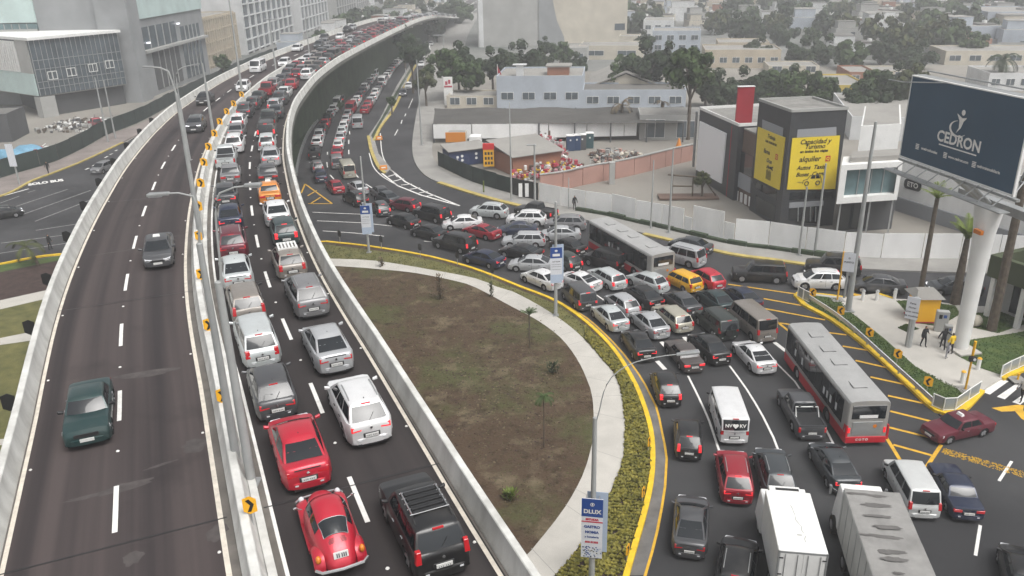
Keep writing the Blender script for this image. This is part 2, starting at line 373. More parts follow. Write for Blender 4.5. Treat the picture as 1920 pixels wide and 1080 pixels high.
def make_body(k):
    b = MB().mat(k.get('paint', 'car_paint')); L = k['L']/2; r = k['r']
    xf, xr = L-0.86, -L+(1.20 if k.get('bed') else 0.92); k['xf'], k['xr'] = xf, xr
    xs = {-L, -L+0.03, -L+0.08, -L+0.16, -L+0.32, L, L-0.03, L-0.10, L-0.2, L-0.38}
    ra = r+0.065
    for xc in (xf, xr):
        for q in (-1, -0.999, -0.8, -0.45, 0, 0.45, 0.8, 0.999, 1): xs.add(xc+ra*q)
    xs |= {k['A']+0.06, k['A']-0.1, k['D'], k['D']+0.25, 0.0, lerp(k['A'], L, 0.5)}
    xs = sorted(x for x in xs if -L <= x <= L)
    bp = belt_profile(k); rings = []
    for x in xs:
        w_ = half_w(k, x); zt = prof(bp, x); zb = 0.24
        if abs(x) > L-0.12: zb = 0.24+(abs(x)-(L-0.12))/0.12*0.10
        arch = 0
        for xc in (xf, xr):
            d = abs(x-xc)
            if d < ra*0.9995: arch = max(arch, r+sqrt(max(0, ra*ra-d*d)))
        if arch > zb: zb = arch
        zs = [zb, max(zb+0.012, 0.36), max(zb+0.03, zt*0.62), zt-0.13, zt-0.035, zt, zt+0.012]
        ws = [w_*0.955, w_*0.985, w_, w_*0.985, w_*0.93, w_*0.80, 0]
        for i in range(1, 6): zs[i] = max(zs[i], zs[i-1]+0.004)
        if arch: ws[0] = w_*1.012; ws[1] = w_*1.015
        ring = [(x, -a, z) for a, z in zip(ws, zs)]+[(x, a, z) for a, z in reversed(list(zip(ws[:-1], zs[:-1])))]
        rings.append(ring)
    n = len(rings[0]); vs = [p for ring in rings for p in ring]; fs = []
    for i in range(len(rings)-1):
        for j in range(n-1): fs.append((i*n+j, i*n+j+1, (i+1)*n+j+1, (i+1)*n+j))
    fs.append(tuple(range(n))); fs.append(tuple(reversed(range((len(rings)-1)*n, len(rings)*n))))
    b.add(vs, fs)
    # greenhouse shell: bottom ring at the belt, roof ring, crowned
    zb = k['belt']-0.02; zr = k['H']; wb = k['W']/2*0.90; wr = k['wr']
    A, B, Cc, D = k['A'], k['B'], k['Cc'], k['D']
    AR = 0.012 if k.get('box') else 0.05
    def ring(xa, xd, w_, z, bow, crown=0):
        out = []; ar = AR*max(0, (z-zb)/(zr-zb))**.7; xm = (xa+xd)/2
        for t in (-1, -0.75, -0.4, 0, 0.4, 0.75, 1): out.append((xa+bow*(1-t*t), w_*t, z+crown*(1-t*t)))
        out.append((xm, w_*1.015, z+ar))
        for t in (1, 0.75, 0.4, 0, -0.4, -0.75, -1): out.append((xd-bow*0.5*(1-t*t), w_*t, z+crown*(1-t*t)))
        out.append((xm, -w_*1.015, z+ar))
        return out
    if not k.get('box'):
        _ring = ring
        def ring(xa, xd, w_, z, bow, crown=0): return [(x, y*(1-0.085*max(0, min(1, (0.1-x)/(0.1-D)))**1.5), z_) for x, y, z_ in _ring(xa, xd, w_, z, bow, crown*1.6)]
    rg = [ring(A, D, wb, zb, 0.14), ring(lerp(A, B, 0.5), lerp(D, Cc, 0.5), lerp(wb, wr, 0.46), lerp(zb, zr, 0.52), 0.11), ring(lerp(A, B, 0.88), lerp(D, Cc, 0.90), wr+0.035, zr-0.085, 0.09),
          ring(B-0.02, Cc+0.03, wr-0.02, zr-0.035, 0.07, 0.02), ring(B-0.22, Cc+0.16, wr-0.12, zr-0.010, 0.05, 0.025)]
    m_ = len(rg[0]); vs = [p for q in rg for p in q]; fs = []
    for i in range(len(rg)-1):
        for j in range(m_): fs.append((i*m_+j, i*m_+(j+1) % m_, (i+1)*m_+(j+1) % m_, (i+1)*m_+j))
    o = (len(rg)-1)*m_
    q = rg[-1]; cr = [o+15]+[len(vs)+i for i in range(5)]+[o+7]
    for t in (-0.75, -0.4, 0, 0.4, 0.75): yy = lerp(q[15][1], q[7][1], (t+1)/2); vs.append((q[7][0], yy, q[7][2]+0.03*(1-t*t)))
    for j in range(6): fs.append((o+j, o+j+1, cr[j+1], cr[j])); fs.append((cr[j], cr[j+1], o+13-j, o+14-j))
    b.add(vs, fs)
    k['rg'] = rg
    return b
def patch(b, f, nu, nv, off, cen):
    vs = [V(f(i/nu, j/nv)) for j in range(nv+1) for i in range(nu+1)]
    out = []
    for j in range(nv+1):
        for i in range(nu+1):
            p = V(f(i/nu, j/nv)); du = V(f(min(1, i/nu+.01), j/nv))-V(f(max(0, i/nu-.01), j/nv)); dv = V(f(i/nu, min(1, j/nv+.01)))-V(f(i/nu, max(0, j/nv-.01)))
            nn = du.cross(dv).normalized()
            if nn.dot(p-V(cen)) < 0: nn = -nn
            out.append(p+nn*off)
    w_ = nu+1
    b.add(out, [(j*w_+i, j*w_+i+1, (j+1)*w_+i+1, (j+1)*w_+i) for j in range(nv) for i in range(nu)])
def glass_fns(k):
    rg = k['rg']
    def face(idx):      # surface between belt ring and upper ring along the windscreen (0..6) or rear (7..13)
        def f(u, v):
            # u across, v up (through the first three rings)
            t = u*6; i = min(5, int(t)); tt = t-i
            q = []
            for g in rg[:3]: q.append(V(g[idx+i]).lerp(V(g[idx+i+1]), tt))
            vv = v*2; j = min(1, int(vv)); return q[j].lerp(q[j+1], vv-j)
        return f
    return face(0), face(8)
def side_fn(k, s):
    rg = k['rg']
    def f(u, v):        # u from front (0) to rear (1)
        q = []
        for g in rg[:3]:
            a = V(g[6] if s > 0 else g[0]); mm = V(g[7] if s > 0 else g[15]); d = V(g[8] if s > 0 else g[14]); q.append(a.lerp(mm, 2*u) if u < .5 else mm.lerp(d, 2*u-1))
        vv = v*2; j = min(1, int(vv)); return q[j].lerp(q[j+1], vv-j)
    return f
def make_car(name, kind, label='car', cat='car', detail=2, tweak=None, brake=False, extra=None):
    k = dict(KIND[kind]); k.update(tweak or {})
    t = empty(name); L = k['L']/2; W = k['W']/2; r = k['r']
    body = make_body(k)
    body.build('body', t, smooth=True, ang=38)
    cen = (lerp(k['A'], k['D'], 0.5), 0, 0.9)
    b = MB().mat('underbody'); b.box(-L+0.15, L-0.15, -W*0.86, W*0.86, 0.16, min(k['belt'], k['hood'])-0.16); b.build('underbody', t)  # near-black box added inside the shell to block light under the car
    fwd, rear = glass_fns(k)
    g = MB().mat('glass_dark'); patch(g, lambda u, v: fwd(lerp(.05, .95, u), lerp(.03, .96, v)), 6, 3, .008, cen); g.build('windshield', t, smooth=True)
    if not k.get('panel'):
        g = MB().mat('glass_dark'); hi = .95; patch(g, lambda u, v: rear(lerp(.07, .93, u), lerp(.10 if k['tail'] != 'high' else .06, hi, v)), 6, 3, .008, cen); g.build('rear_window', t, smooth=True)
    for s in (-1, 1):
        f = side_fn(k, s); n = k['win']
        cuts = {2: [(.09, .485), (.515, .91)], 3: [(.07, .34), (.365, .64), (.665, .94)]}[n]
        if k.get('panel'): cuts = cuts[:1]
        for i, (u0, u1) in enumerate(cuts):
            def q(u, v, u0=u0, u1=u1):
                return f(lerp(u0, u1, u), lerp(.07, .90, v))
            g = MB().mat('glass_dark'); patch(g, q, 4, 3, .009, (cen[0], 0, 1.0)); g.build('side_window', t, smooth=True)
    # wheels with tyre and rim
    for xc in (k['xf'], k['xr']):
        for s in (-1, 1):
            y = s*(W-0.115)
            wt = MB().mat('rubber'); seg = 20
            pr = [(-0.10, r*0.60), (-0.105, r*0.9), (-0.075, r), (0.075, r), (0.105, r*0.9), (0.10, r*0.60)]
            vs = [(xc+q*cos(2*pi*i/seg), y+s*a, r+q*sin(2*pi*i/seg)) for a, q in pr for i in range(seg)]
            wt.add(vs, [(a*seg+i, a*seg+(i+1) % seg, (a+1)*seg+(i+1) % seg, (a+1)*seg+i) for a in range(5) for i in range(seg)])
            wo_ = wt.build('wheel', t, smooth=True)
            rm = MB().mat('rim'); c0 = (xc, y+s*0.085, r); vs = [c0]
            for i in range(20):
                q = r*0.63 if i % 4 < 2 else r*0.60; vs.append((xc+q*cos(2*pi*i/20), y+s*(0.098 if i % 4 < 2 else 0.06), r+q*sin(2*pi*i/20)))
            rm.add(vs, [(0, 1+i, 1+(i+1) % 20) for i in range(20)]); rm.build('rim', wo_)
    dk = k['deck']; wR = half_w(k, -L+0.06); wF = half_w(k, L-0.06); red = 'brake_red' if brake else 'tail_red'
    for s in (-1, 1):
        b = MB().mat(red); tl = k['tail']
        if tl == 'wide': b.hexa([(-L-0.012, s*(wR-0.40), dk-0.30), (-L-0.012, s*(wR-0.02), dk-0.33), (-L+0.34, s*(wR+0.045), dk-0.25), (-L+0.1, s*(wR-0.40), dk-0.25)], [(-L+0.015, s*(wR-0.40), dk-0.17), (-L+0.03, s*(wR-0.02), dk-0.12), (-L+0.34, s*(wR+0.035), dk-0.13), (-L+0.1, s*(wR-0.40), dk-0.17)])
        elif tl == 'side': b.hexa([(-L-0.015, s*(wR-0.20), dk-0.34), (-L-0.015, s*(wR+0.0), dk-0.34), (-L+0.20, s*(wR+0.03), dk-0.34), (-L+0.2, s*(wR-0.2), dk-0.34)], [(-L+0.03, s*(wR-0.20), dk-0.0), (-L+0.03, s*(wR-0.02), dk-0.0), (-L+0.2, s*(wR+0.015), dk-0.0), (-L+0.2, s*(wR-0.2), dk)])
        elif tl == 'high': b.hexa([(-L-0.012, s*(wR-0.17), dk-0.30), (-L-0.012, s*(wR+0.01), dk-0.30), (-L+0.14, s*(wR+0.03), dk-0.30), (-L+0.14, s*(wR-0.17), dk-0.30)], [(-L+0.035, s*(wR-0.17), dk+0.12), (-L+0.035, s*(wR-0.03), dk+0.12), (-L+0.2, s*(wR-0.01), dk+0.12), (-L+0.2, s*(wR-0.17), dk+0.12)])
        elif tl == 'bed': b.hexa([(-L-0.012, s*(wR-0.12), dk-0.38), (-L-0.012, s*(wR+0.01), dk-0.38), (-L+0.12, s*(wR+0.03), dk-0.38), (-L+0.12, s*(wR-0.12), dk-0.38)], [(-L+0.0, s*(wR-0.12), dk-0.06), (-L+0.0, s*(wR+0.0), dk-0.06), (-L+0.12, s*(wR+0.02), dk-0.06), (-L+0.12, s*(wR-0.12), dk-0.06)])
        else: b.hexa([(-L-0.012, s*0.34, dk-0.27), (-L-0.012, s*(wR-0.02), dk-0.27), (-L+0.1, s*(wR+0.02), dk-0.27), (-L+0.1, s*0.34, dk-0.27)], [(-L+0.0, s*0.34, dk-0.11), (-L+0.0, s*(wR-0.02), dk-0.11), (-L+0.1, s*(wR+0.01), dk-0.11), (-L+0.1, s*0.34, dk-0.11)])
        b.build('taillight', t, bevel=0.012, segs=1)
        h = k['hood']; b = MB().mat('lamp_lit' if k.get('lit') else 'lamp_clear')
        b.hexa([(L+0.0, s*(wF-0.42), h-0.30), (L-0.06, s*(wF-0.02), h-0.30), (L-0.34, s*(wF+0.07), h-0.24), (L-0.2, s*(wF-0.38), h-0.26)], [(L-0.05, s*(wF-0.42), h-0.17), (L-0.12, s*(wF-0.03), h-0.13), (L-0.38, s*(wF+0.045), h-0.12), (L-0.2, s*(wF-0.38), h-0.14)])
        b.build('headlight', t, bevel=0.012, segs=1)
        b = MB().mat('car_paint' if not k.get('box') else 'trim_black'); b.hexa([(k['A']-0.26, s*(W-0.03), k['belt']+0.0), (k['A']-0.14, s*(W-0.03), k['belt']+0.0), (k['A']-0.12, s*(W+0.17), k['belt']+0.02), (k['A']-0.24, s*(W+0.17), k['belt']+0.02)], [(k['A']-0.26, s*(W-0.03), k['belt']+0.10), (k['A']-0.14, s*(W-0.03), k['belt']+0.10), (k['A']-0.12, s*(W+0.17), k['belt']+0.15), (k['A']-0.24, s*(W+0.17), k['belt']+0.15)])
        b.build('wing_mirror', t, bevel=0.02, segs=1)
    # bumpers, plate, trims
    for sx, nm in ((-1, 'rear_bumper'), (1, 'front_bumper')):
        b = MB().mat('car_paint' if not k.get('blackbump') else 'trim_black'); w_ = wR if sx < 0 else wF
        pts = [(sx*(L-0.30), -w_-0.055), (sx*(L-0.08), -w_+0.0), (sx*(L+0.045), -w_+0.26), (sx*(L+0.07), 0), (sx*(L+0.045), w_-0.26), (sx*(L-0.08), w_-0.0), (sx*(L-0.30), w_+0.055)]
        z0, z1 = 0.27, 0.52; n = len(pts)
        inn = [(x-sx*0.10, y*0.93) for x, y in pts]
        vs = [(x, y, z0) for x, y in pts]+[(x, y, z1-0.04) for x, y in pts]+[(x, y, z1) for x, y in inn]+[(x, y, z0-0.04) for x, y in inn]
        b.add(vs, [(j*n+i, j*n+i+1, ((j+1) % 4)*n+i+1, ((j+1) % 4)*n+i) for j in range(4) for i in range(n-1)])
        b.build(nm, t, smooth=True, ang=50)
    b = MB().mat('plate'); b.box(-L-0.075, -L-0.02, -0.25, 0.25, 0.55 if k['tail'] != 'high' else 0.58, 0.68 if k['tail'] != 'high' else 0.70)
    pl = b.build('licence_plate', t)
    b = MB().mat('plate_ink')
    for i, y in enumerate((-0.17, -0.11, -0.05, 0.05, 0.11, 0.17)): b.box(-L-0.080, -L-0.0755, y-0.012, y+0.012, 0.60, 0.64)
    b.build('plate_lettering', pl)
    b = MB().mat('plate'); b.box(L+0.03, L+0.075, -0.25, 0.25, 0.40, 0.52); b.build('licence_plate', t)
    b = MB().mat('trim_black'); b.box(-L-0.05, -L+0.1, -wR*0.72, wR*0.72, 0.20, 0.29); b.build('lower_valance', t)
    b = MB().mat('trim_black'); b.box(L-0.12, L+0.02, -wF*0.55, wF*0.55, k['hood']-0.33, k['hood']-0.20); b.build('grille', t)
    if k['tail'] in ('side', 'high', 'wide') and kind not in ('sedan', 'coupe'):
        b = MB().mat(red if brake else 'tail_red'); x = k['Cc']-0.02; b.box(x-0.06, x+0.01, -0.17, 0.17, k['H']-0.075, k['H']-0.03); b.build('brake_light', t)
    else:
        # shut line of the boot lid and rear shelf
        b = MB().mat('trim_black'); b.box(-L-0.005, -L+0.045, -wR*0.62, wR*0.62, dk-0.095, dk-0.080); b.build('boot_shutline', t)
    if k.get('rails'):
        for s in (-1, 1):
            b = MB().mat('trim_black' if kind == 'bigsuv' else 'galvanised'); y = s*(k['wr']-0.06); b.tube([(k['B']-0.25, y, k['H']-0.02), (k['B']-0.40, y, k['H']+0.045), (k['Cc']+0.45, y, k['H']+0.045), (k['Cc']+0.3, y, k['H']-0.02)], 0.022, 6); b.build('roof_rail', t)
    if k['L'] < 4.6 and not k.get('box'):
        b = MB().mat('trim_black'); x = k['Cc']+0.28; b.add([(x-0.10, -0.03, k['H']+0.01), (x+0.07, 0, k['H']+0.01), (x-0.10, 0.03, k['H']+0.01), (x-0.07, 0, k['H']+0.09)], [(0, 1, 3), (1, 2, 3), (2, 0, 3)]); b.build('aerial', t)
    for s in (-1, 1):
        for x in (0.05, -0.85)[:2 if k['win'] > 1 and kind != 'coupe' else 1]:
            b = MB().mat('chrome' if k.get('box') else 'trim_black'); y = s*half_w(k, x)*0.992; b.box(x-.09, x+.09, min(y, y+s*.03), max(y, y+s*.03), k['belt']-.20, k['belt']-.165); b.build('door_handle', t)
        b = MB().mat('lamp_clear'); b.box(-L-0.066, -L-0.02, s*(wR-.30)-.06, s*(wR-.30)+.06, .40, .45); b.build('reversing_lamp', t)
    b = MB().mat('trim_black'); zc = .62 if k['tail'] != 'high' else .64; b.box(-L-.035, -L+.02, -.32, .32, zc-.085, zc+.09); b.build('plate_recess', t, bevel=.01, segs=1)
    for s in (-1, 1):
        for x in (lerp(k['A'], k['B'], .15), lerp(k['B'], k['Cc'], .42)):
            b = MB().mat('trim_black'); zt = prof(belt_profile(k), x); w_ = half_w(k, x); pz = [(w_*.987, .38), (w_+.003, zt*.62), (w_*.985+.003, zt-.13), (w_*.93+.004, zt-.03)]
            b.add([(x+e, s*y_, z_) for y_, z_ in pz for e in (-.009, .009)], [(2*i, 2*i+1, 2*i+3, 2*i+2) for i in range(3)]); b.build('door_seam', t)
    b = MB().mat('chrome'); b.tube([(-L-.02, 0, dk-.20), (-L-.05, 0, dk-.20)], .05, 10); b.build('badge', t)
    if kind in ('hatch', 'suv', 'bigsuv', 'minivan', 'wagon'):
        b = MB().mat('trim_black'); x0 = -L+.04; q0, q1 = V(rear(.5, .12)), V(rear(.62, .45)); off = V((-.03, 0, .02)); b.tube([q0+off, q1+off], .012, 4); b.build('rear_wiper', t)
    if k.get('bed'):   # open load bed
        x0, x1 = -L+0.10, k['D']-0.10
        b = MB().mat('trim_black'); b.box(x0, x1, -W*0.80, W*0.80, dk+0.014, dk+0.026); b.build('bed_liner', t)
        b = MB().mat('car_paint')
        for s in (-1, 1): b.box(x0-0.05, x1+0.05, s*W*0.80, s*(W*0.93), dk-0.02, dk+0.085)
        b.box(x0-0.07, x0-0.01, -W*0.80, W*0.80, dk-0.02, dk+0.085); b.build('bed_rim', t)
    if extra: extra(t, k)
    return t, k
# extras seen on single cars
def x_taxi(t, k):
    b = MB().mat('white_paint'); b.hexa([(-0.12, -0.22, k['H']), (0.12, -0.22, k['H']), (0.12, 0.22, k['H']), (-0.12, 0.22, k['H'])], [(-0.06, -0.18, k['H']+0.16), (0.06, -0.18, k['H']+0.16), (0.06, 0.18, k['H']+0.16), (-0.06, 0.18, k['H']+0.16)]); b.build('taxi_sign', t)
def x_rack(t, k, m='trim_black', x0=-1.0, x1=0.15, load=True):
    H = k['H']; wr = k['wr']
    b = MB().mat('chrome' if m == 'trim_black' else m)
    for s in (-1, 1): b.tube([(x0, s*(wr-0.08), H+0.09), (x1, s*(wr-0.08), H+0.09)], 0.025, 6)
    for i in range(5):
        x = lerp(x0, x1, i/4); b.tube([(x, -wr+0.02, H+0.06), (x, wr-0.02, H+0.06)], 0.02, 6)
    r_ = b.build('roof_rack', t)
    if load:
        b = MB().mat('trim_black')
        for i in range(9):
            x = lerp(x0+0.06, x1-0.08, i/8); b.box(x-0.045, x+0.045, -wr+0.14, wr-0.14, H+0.06, H+0.10+0.02*(i % 2))
        b.build('rack_slats', r_)
def x_rack_white(t, k):
    b = MB().mat('white_paint'); H = k['H']
    for i in range(6): y = lerp(-0.5, 0.5, i/5); b.box(-0.6, 0.55, y-0.05, y+0.05, H+0.05, H+0.12)
    b.box(-0.62, -0.56, -0.56, 0.56, H+0.01, H+0.13); b.box(0.5, 0.56, -0.56, 0.56, H+0.01, H+0.13); b.build('roof_rack', t)
def x_spare(t, k):
    b = MB().mat('rubber'); L = k['L']/2; b.tube([(-L-0.02, 0.05, 0.85), (-L-0.22, 0.05, 0.85)], [0.33, 0.31], 20); b.build('spare_wheel', t, smooth=True)
def x_rollbar(t, k):
    b = MB().mat('white_paint'); x = k['D']-0.25; z = k['deck']
    b.tube([(x-0.35, -0.70, z), (x, -0.68, z+0.55), (x, 0.68, z+0.55), (x-0.35, 0.70, z)], 0.04, 8); b.build('roll_bar', t)
    b = MB().mat('trim_black')
    for y in (-0.45, 0.45): b.ball((x-0.02, y, z+0.62), 0.06, 0.08, 0.08)
    b.build('spot_lamps', t)
def x_lorryrear(t, k):
    b = MB().mat('sign_black')
    M4 = Matrix.Translation((-k['L']/2-0.02, 0, 1.45)) @ Matrix.Rotation(-pi/2, 4, 'Z') @ Matrix.Rotation(R(80), 4, 'X')
    q = MB(); text_mesh(q, 'NV', 0.30, M4 @ Matrix.Translation((-0.42, 0.02, 0.06)), 'white_line', 0.01); text_mesh(q, 'KV', 0.30, M4 @ Matrix.Translation((0.42, 0.02, 0.06)), 'white_line', 0.01)
    q.mat('white_line'); hp = []
    for i in range(24):
        a = 2*pi*i/24; hp.append(M4 @ V((0.011*16*sin(a)**3, 0.011*(13*cos(a)-5*cos(2*a)-2*cos(3*a)-cos(4*a))+0.02, 0.06)))
    q.add(hp, [tuple(range(24))]); q.build('window_sticker', t)
def make_beetle():
    t = empty('beetle_car'); L = 2.04
    def sec(x):  # (half width, centre height of shell top, belt shrink)
        top = prof([(-1.92, 0.42), (-1.80, 0.62), (-1.55, 0.86), (-1.25, 1.06), (-0.95, 1.24), (-0.6, 1.39), (-0.25, 1.475), (0.1, 1.50), (0.35, 1.46), (0.58, 1.34), (0.80, 1.10), (0.92, 0.99), (1.2, 0.95), (1.5, 0.86), (1.75, 0.72), (1.90, 0.50)], x)
        w_ = prof([(-1.92, 0.26), (-1.75, 0.42), (-1.4, 0.56), (-1.0, 0.66), (-0.5, 0.72), (0.3, 0.74), (0.8, 0.70), (1.2, 0.55), (1.6, 0.40), (1.90, 0.22)], x)
        return w_, top
    xs = [-1.92+3.82*i/38 for i in range(39)]; rings = []
    def pt(x, a):   # a in 0..1 from right sill over the top to left sill
        w_, top = sec(x); z0 = 0.30; th = pi*a
        e = 0.62 if -0.9 < x < 0.7 else 0.72
        c, s_ = cos(th), sin(th)
        y = -w_*math.copysign(abs(c)**e, c); z = z0+(top-z0)*(s_**0.72)
        if top > 1.0 and z > 0.88: y *= 1-0.17*(z-0.88)/(top-0.88)
        return (x, y, z)
    n = 21
    for x in xs: rings.append([pt(x, j/(n-1)) for j in range(n)])
    b = MB().mat('car_paint'); b.add([p for q in rings for p in q], [(i*n+j, i*n+j+1, (i+1)*n+j+1, (i+1)*n+j) for i in range(38) for j in range(n-1)]+[tuple(range(n)), tuple(reversed(range(38*n, 39*n)))])
    b.build('body', t, smooth=True, ang=50)
    cen = (0, 0, 0.6)
    g = MB().mat('glass_dark'); patch(g, lambda u, v: pt(lerp(-1.18, -0.68, v), lerp(.31, .69, u)), 8, 4, .012, cen); rw = g.build('rear_window', t, smooth=True)
    g = MB().mat('chrome')
    edge = [pt(lerp(-1.18, -0.68, v), lerp(.31, .69, u)) for u, v in [(i/8, 0) for i in range(9)]+[(1, i/4) for i in range(1, 5)]+[(1-i/8, 1) for i in range(1, 9)]+[(0, 1-i/4) for i in range(1, 5)]]
    g.tube([V(p)+V((-.01, 0, .012)) for p in edge], 0.012, 5); g.build('window_trim', rw)
    g = MB().mat('glass_dark'); patch(g, lambda u, v: pt(lerp(0.84, 0.47, v), lerp(.25, .75, u)), 8, 3, .01, cen); g.build('windshield', t, smooth=True)
    for s in (0, 1):
        for x0, x1 in ((-0.82, -0.22), (-0.15, 0.55)):
            g = MB().mat('glass_dark'); patch(g, lambda u, v, x0=x0, x1=x1: pt(lerp(x0, x1, u), (lerp(.20, .30, v) if s == 0 else lerp(.80, .70, v))), 4, 2, .012, cen); g.build('side_window', t, smooth=True)
    for sx in (-1, 1):
        for s in (-1, 1):
            xc = -1.18 if sx < 0 else 1.22
            b = MB().mat('car_paint'); vs = []; nn = 14
            for i in range(nn+1):
                th = pi*i/nn; ex = 0.50
                for j in range(7):
                    ph = (pi/2)*j/6
                    rr = 0.40+0.10*(1 if sx < 0 else .8)*sin(th)
                    x = xc+cos(th)*(0.44+0.10*cos(ph)); z = 0.26+sin(th)*(0.30+0.19*cos(ph)); y = s*(0.47+0.33*sin(ph)*1.0)
                    vs.append((x, y, z))
            b.add(vs, [(i*7+j, i*7+j+1, (i+1)*7+j+1, (i+1)*7+j) for i in range(nn) for j in range(6)])
            b.build('fender', t, smooth=True, ang=60)
            wt = MB().mat('rubber'); wt.tube([(xc, s*0.58, 0.31), (xc, s*0.76, 0.31)], 0.31, 20); wo_ = wt.build('wheel', t)
            rm = MB().mat('chrome'); rm.tube([(xc, s*0.76, 0.31), (xc, s*0.775, 0.31)], [0.17, 0.12], 16); rm.build('hubcap', wo_)
        b = MB().mat('chrome'); x = sx*2.0; b.tube([(x-sx*0.22, -0.78, 0.42), (x-sx*0.04, -0.62, 0.42), (x+sx*0.02, 0, 0.42), (x-sx*0.04, 0.62, 0.42), (x-sx*0.22, 0.78, 0.42)], 0.055, 8); b.build('rear_bumper' if sx < 0 else 'front_bumper', t, smooth=True)
    for s in (-1, 1):
        b = MB().mat('amber'); b.ball((-1.62, s*0.66, 0.66), 0.11, 0.09, 0.13); b.build('taillight', t, smooth=True)
        b = MB().mat('lamp_clear'); b.ball((1.62, s*0.60, 0.62), 0.10, 0.10, 0.11); b.build('headlight', t, smooth=True)
        b = MB().mat('car_paint'); b.box(-0.75, 0.8, s*0.70, s*0.80, 0.26, 0.31); b.build('running_board', t)
        b = MB().mat('chrome'); b.tube([(0.55, s*0.72, 1.0), (0.58, s*0.90, 1.08)], 0.014, 5); b.ball((0.58, s*0.92, 1.08), 0.03, 0.07, 0.05); b.build('wing_mirror', t)
    b = MB().mat('plate'); Lp = V(pt(-1.74, .5)); b.hexa([(-1.80, -0.22, 0.66), (-1.80, 0.22, 0.66), (-1.76, 0.22, 0.66), (-1.76, -0.22, 0.66)], [(-1.74, -0.22, 0.83), (-1.74, 0.22, 0.83), (-1.70, 0.22, 0.83), (-1.70, -0.22, 0.83)]); p_ = b.build('licence_plate', t)
    b = MB().mat('plate_ink')
    for y in (-0.15, -0.09, -0.03, 0.06, 0.12): b.hexa([(-1.806, y-.018, .69), (-1.806, y+.018, .69), (-1.79, y+.018, .69), (-1.79, y-.018, .69)], [(-1.758, y-.018, .80), (-1.758, y+.018, .80), (-1.75, y+.018, .80), (-1.75, y-.018, .80)])
    b.build('plate_lettering', p_)
    b = MB().mat('car_paint'); patch(b, lambda u, v: pt(lerp(-1.68, -1.28, v), lerp(.36, .64, u)), 8, 5, .035, cen); lid = b.build('engine_lid', t, smooth=True)
    for j in range(2):
        b = MB().mat('trim_black')
        for i in range(5): patch(b, lambda u, v: pt(lerp(-1.42+.0+.03*i, -1.405+.03*i, v), (lerp(.39, .47, u) if j == 0 else lerp(.53, .61, u))), 2, 1, .042, cen)
        b.build('louvres', lid)
    b = MB().mat('underbody'); b.box(-1.6, 1.6, -0.6, 0.6, 0.18, 0.5); b.build('underbody', t)
    return t
def make_lod(kind, tail='tail_red'):
    """small far car: one mesh with painted body, glass and lights"""
    k = dict(KIND[kind]); b = make_body(k); L = k['L']/2; W = k['W']/2; cen = (lerp(k['A'], k['D'], .5), 0, .9)
    fwd, rear = glass_fns(k); b.mat('glass_dark')
    patch(b, lambda u, v: fwd(lerp(.05, .95, u), lerp(.03, .96, v)), 3, 2, .01, cen); patch(b, lambda u, v: rear(lerp(.07, .93, u), lerp(.08, .95, v)), 3, 2, .01, cen)
    for s in (-1, 1):
        f = side_fn(k, s); patch(b, lambda u, v: f(lerp(.06, .94, u), lerp(.07, .9, v)), 4, 2, .012, (cen[0], 0, 1))
    b.mat('underbody'); b.box(-L+.15, L-.15, -W*.86, W*.86, .16, .6)
    b.mat('rubber')
    for xc in (k['xf'], k['xr']):
        for s in (-1, 1): b.tube([(xc, s*(W-.2), k['r']), (xc, s*(W-.01), k['r'])], k['r'], 12)
    wR = half_w(k, -L+.06); b.mat(tail)
    for s in (-1, 1): b.box(-L-.015, -L+.1, s*(wR-.30), s*(wR+.01), k['deck']-.30, k['deck']-.10)
    b.mat('plate'); b.box(-L-.03, -L, -.24, .24, .56, .68)
    b.mat('lamp_clear')
    for s in (-1, 1): b.box(L-.08, L+.0, s*(W-.50), s*(W-.14), k['hood']-.28, k['hood']-.14)
    b.mat('trim_black'); b.box(-L-.04, -L+.1, -wR*.7, wR*.7, .2, .3)
    return b.build('car_'+kind, None, smooth=True, ang=38)
# ---------------------------------------------------------------- elevated road
ZD = 10.8
MASTER = spline([V(p) for p in [(5.5, -8, 0), (0.4, 2, 0), (-4.0, 12, 0), (-7.3, 19.6, 0), (-9.1, 23.9, 0), (-10.9, 28.2, 0), (-12.4, 31.8, 0), (-14.3, 36.2, 0), (-16.5, 41.5, 0), (-18.6, 47, 0), (-20.7, 53, 0), (-22.8, 59.4, 0), (-24.8, 66, 0), (-26.9, 73.2, 0), (-28.4, 79, 0), (-30.2, 86.5, 0), (-31.8, 94, 0), (-33.6, 104, 0), (-35.1, 116, 0), (-36.4, 129, 0), (-37.0, 142, 0), (-37.2, 156, 0), (-36.6, 176, 0), (-35.2, 208, 0), (-32.5, 257, 0), (-30, 330, 0), (-27, 410, 0), (-23.5, 490, 0), (-18, 600, 0)]], 1.5)
MS = [0.0]
for a, b_ in zip(MASTER, MASTER[1:]): MS.append(MS[-1]+(b_-a).length)
def on_master(p):         # nearest arc length, lateral offset (right +), heading
    best = None
    for i in range(len(MASTER)-1):
        a, b_ = MASTER[i], MASTER[i+1]; d = b_-a; t = max(0, min(1, (V((p[0], p[1], 0))-a).dot(d)/d.dot(d))); q = a+d*t; e = V((p[0], p[1], 0))-q
        if best is None or e.length < best[0]: best = (e.length, MS[i]+t*d.length, d.x*e.y-d.y*e.x, atan2(d.y, d.x))
    return best[1], (-1 if best[2] > 0 else 1)*best[0], best[3]
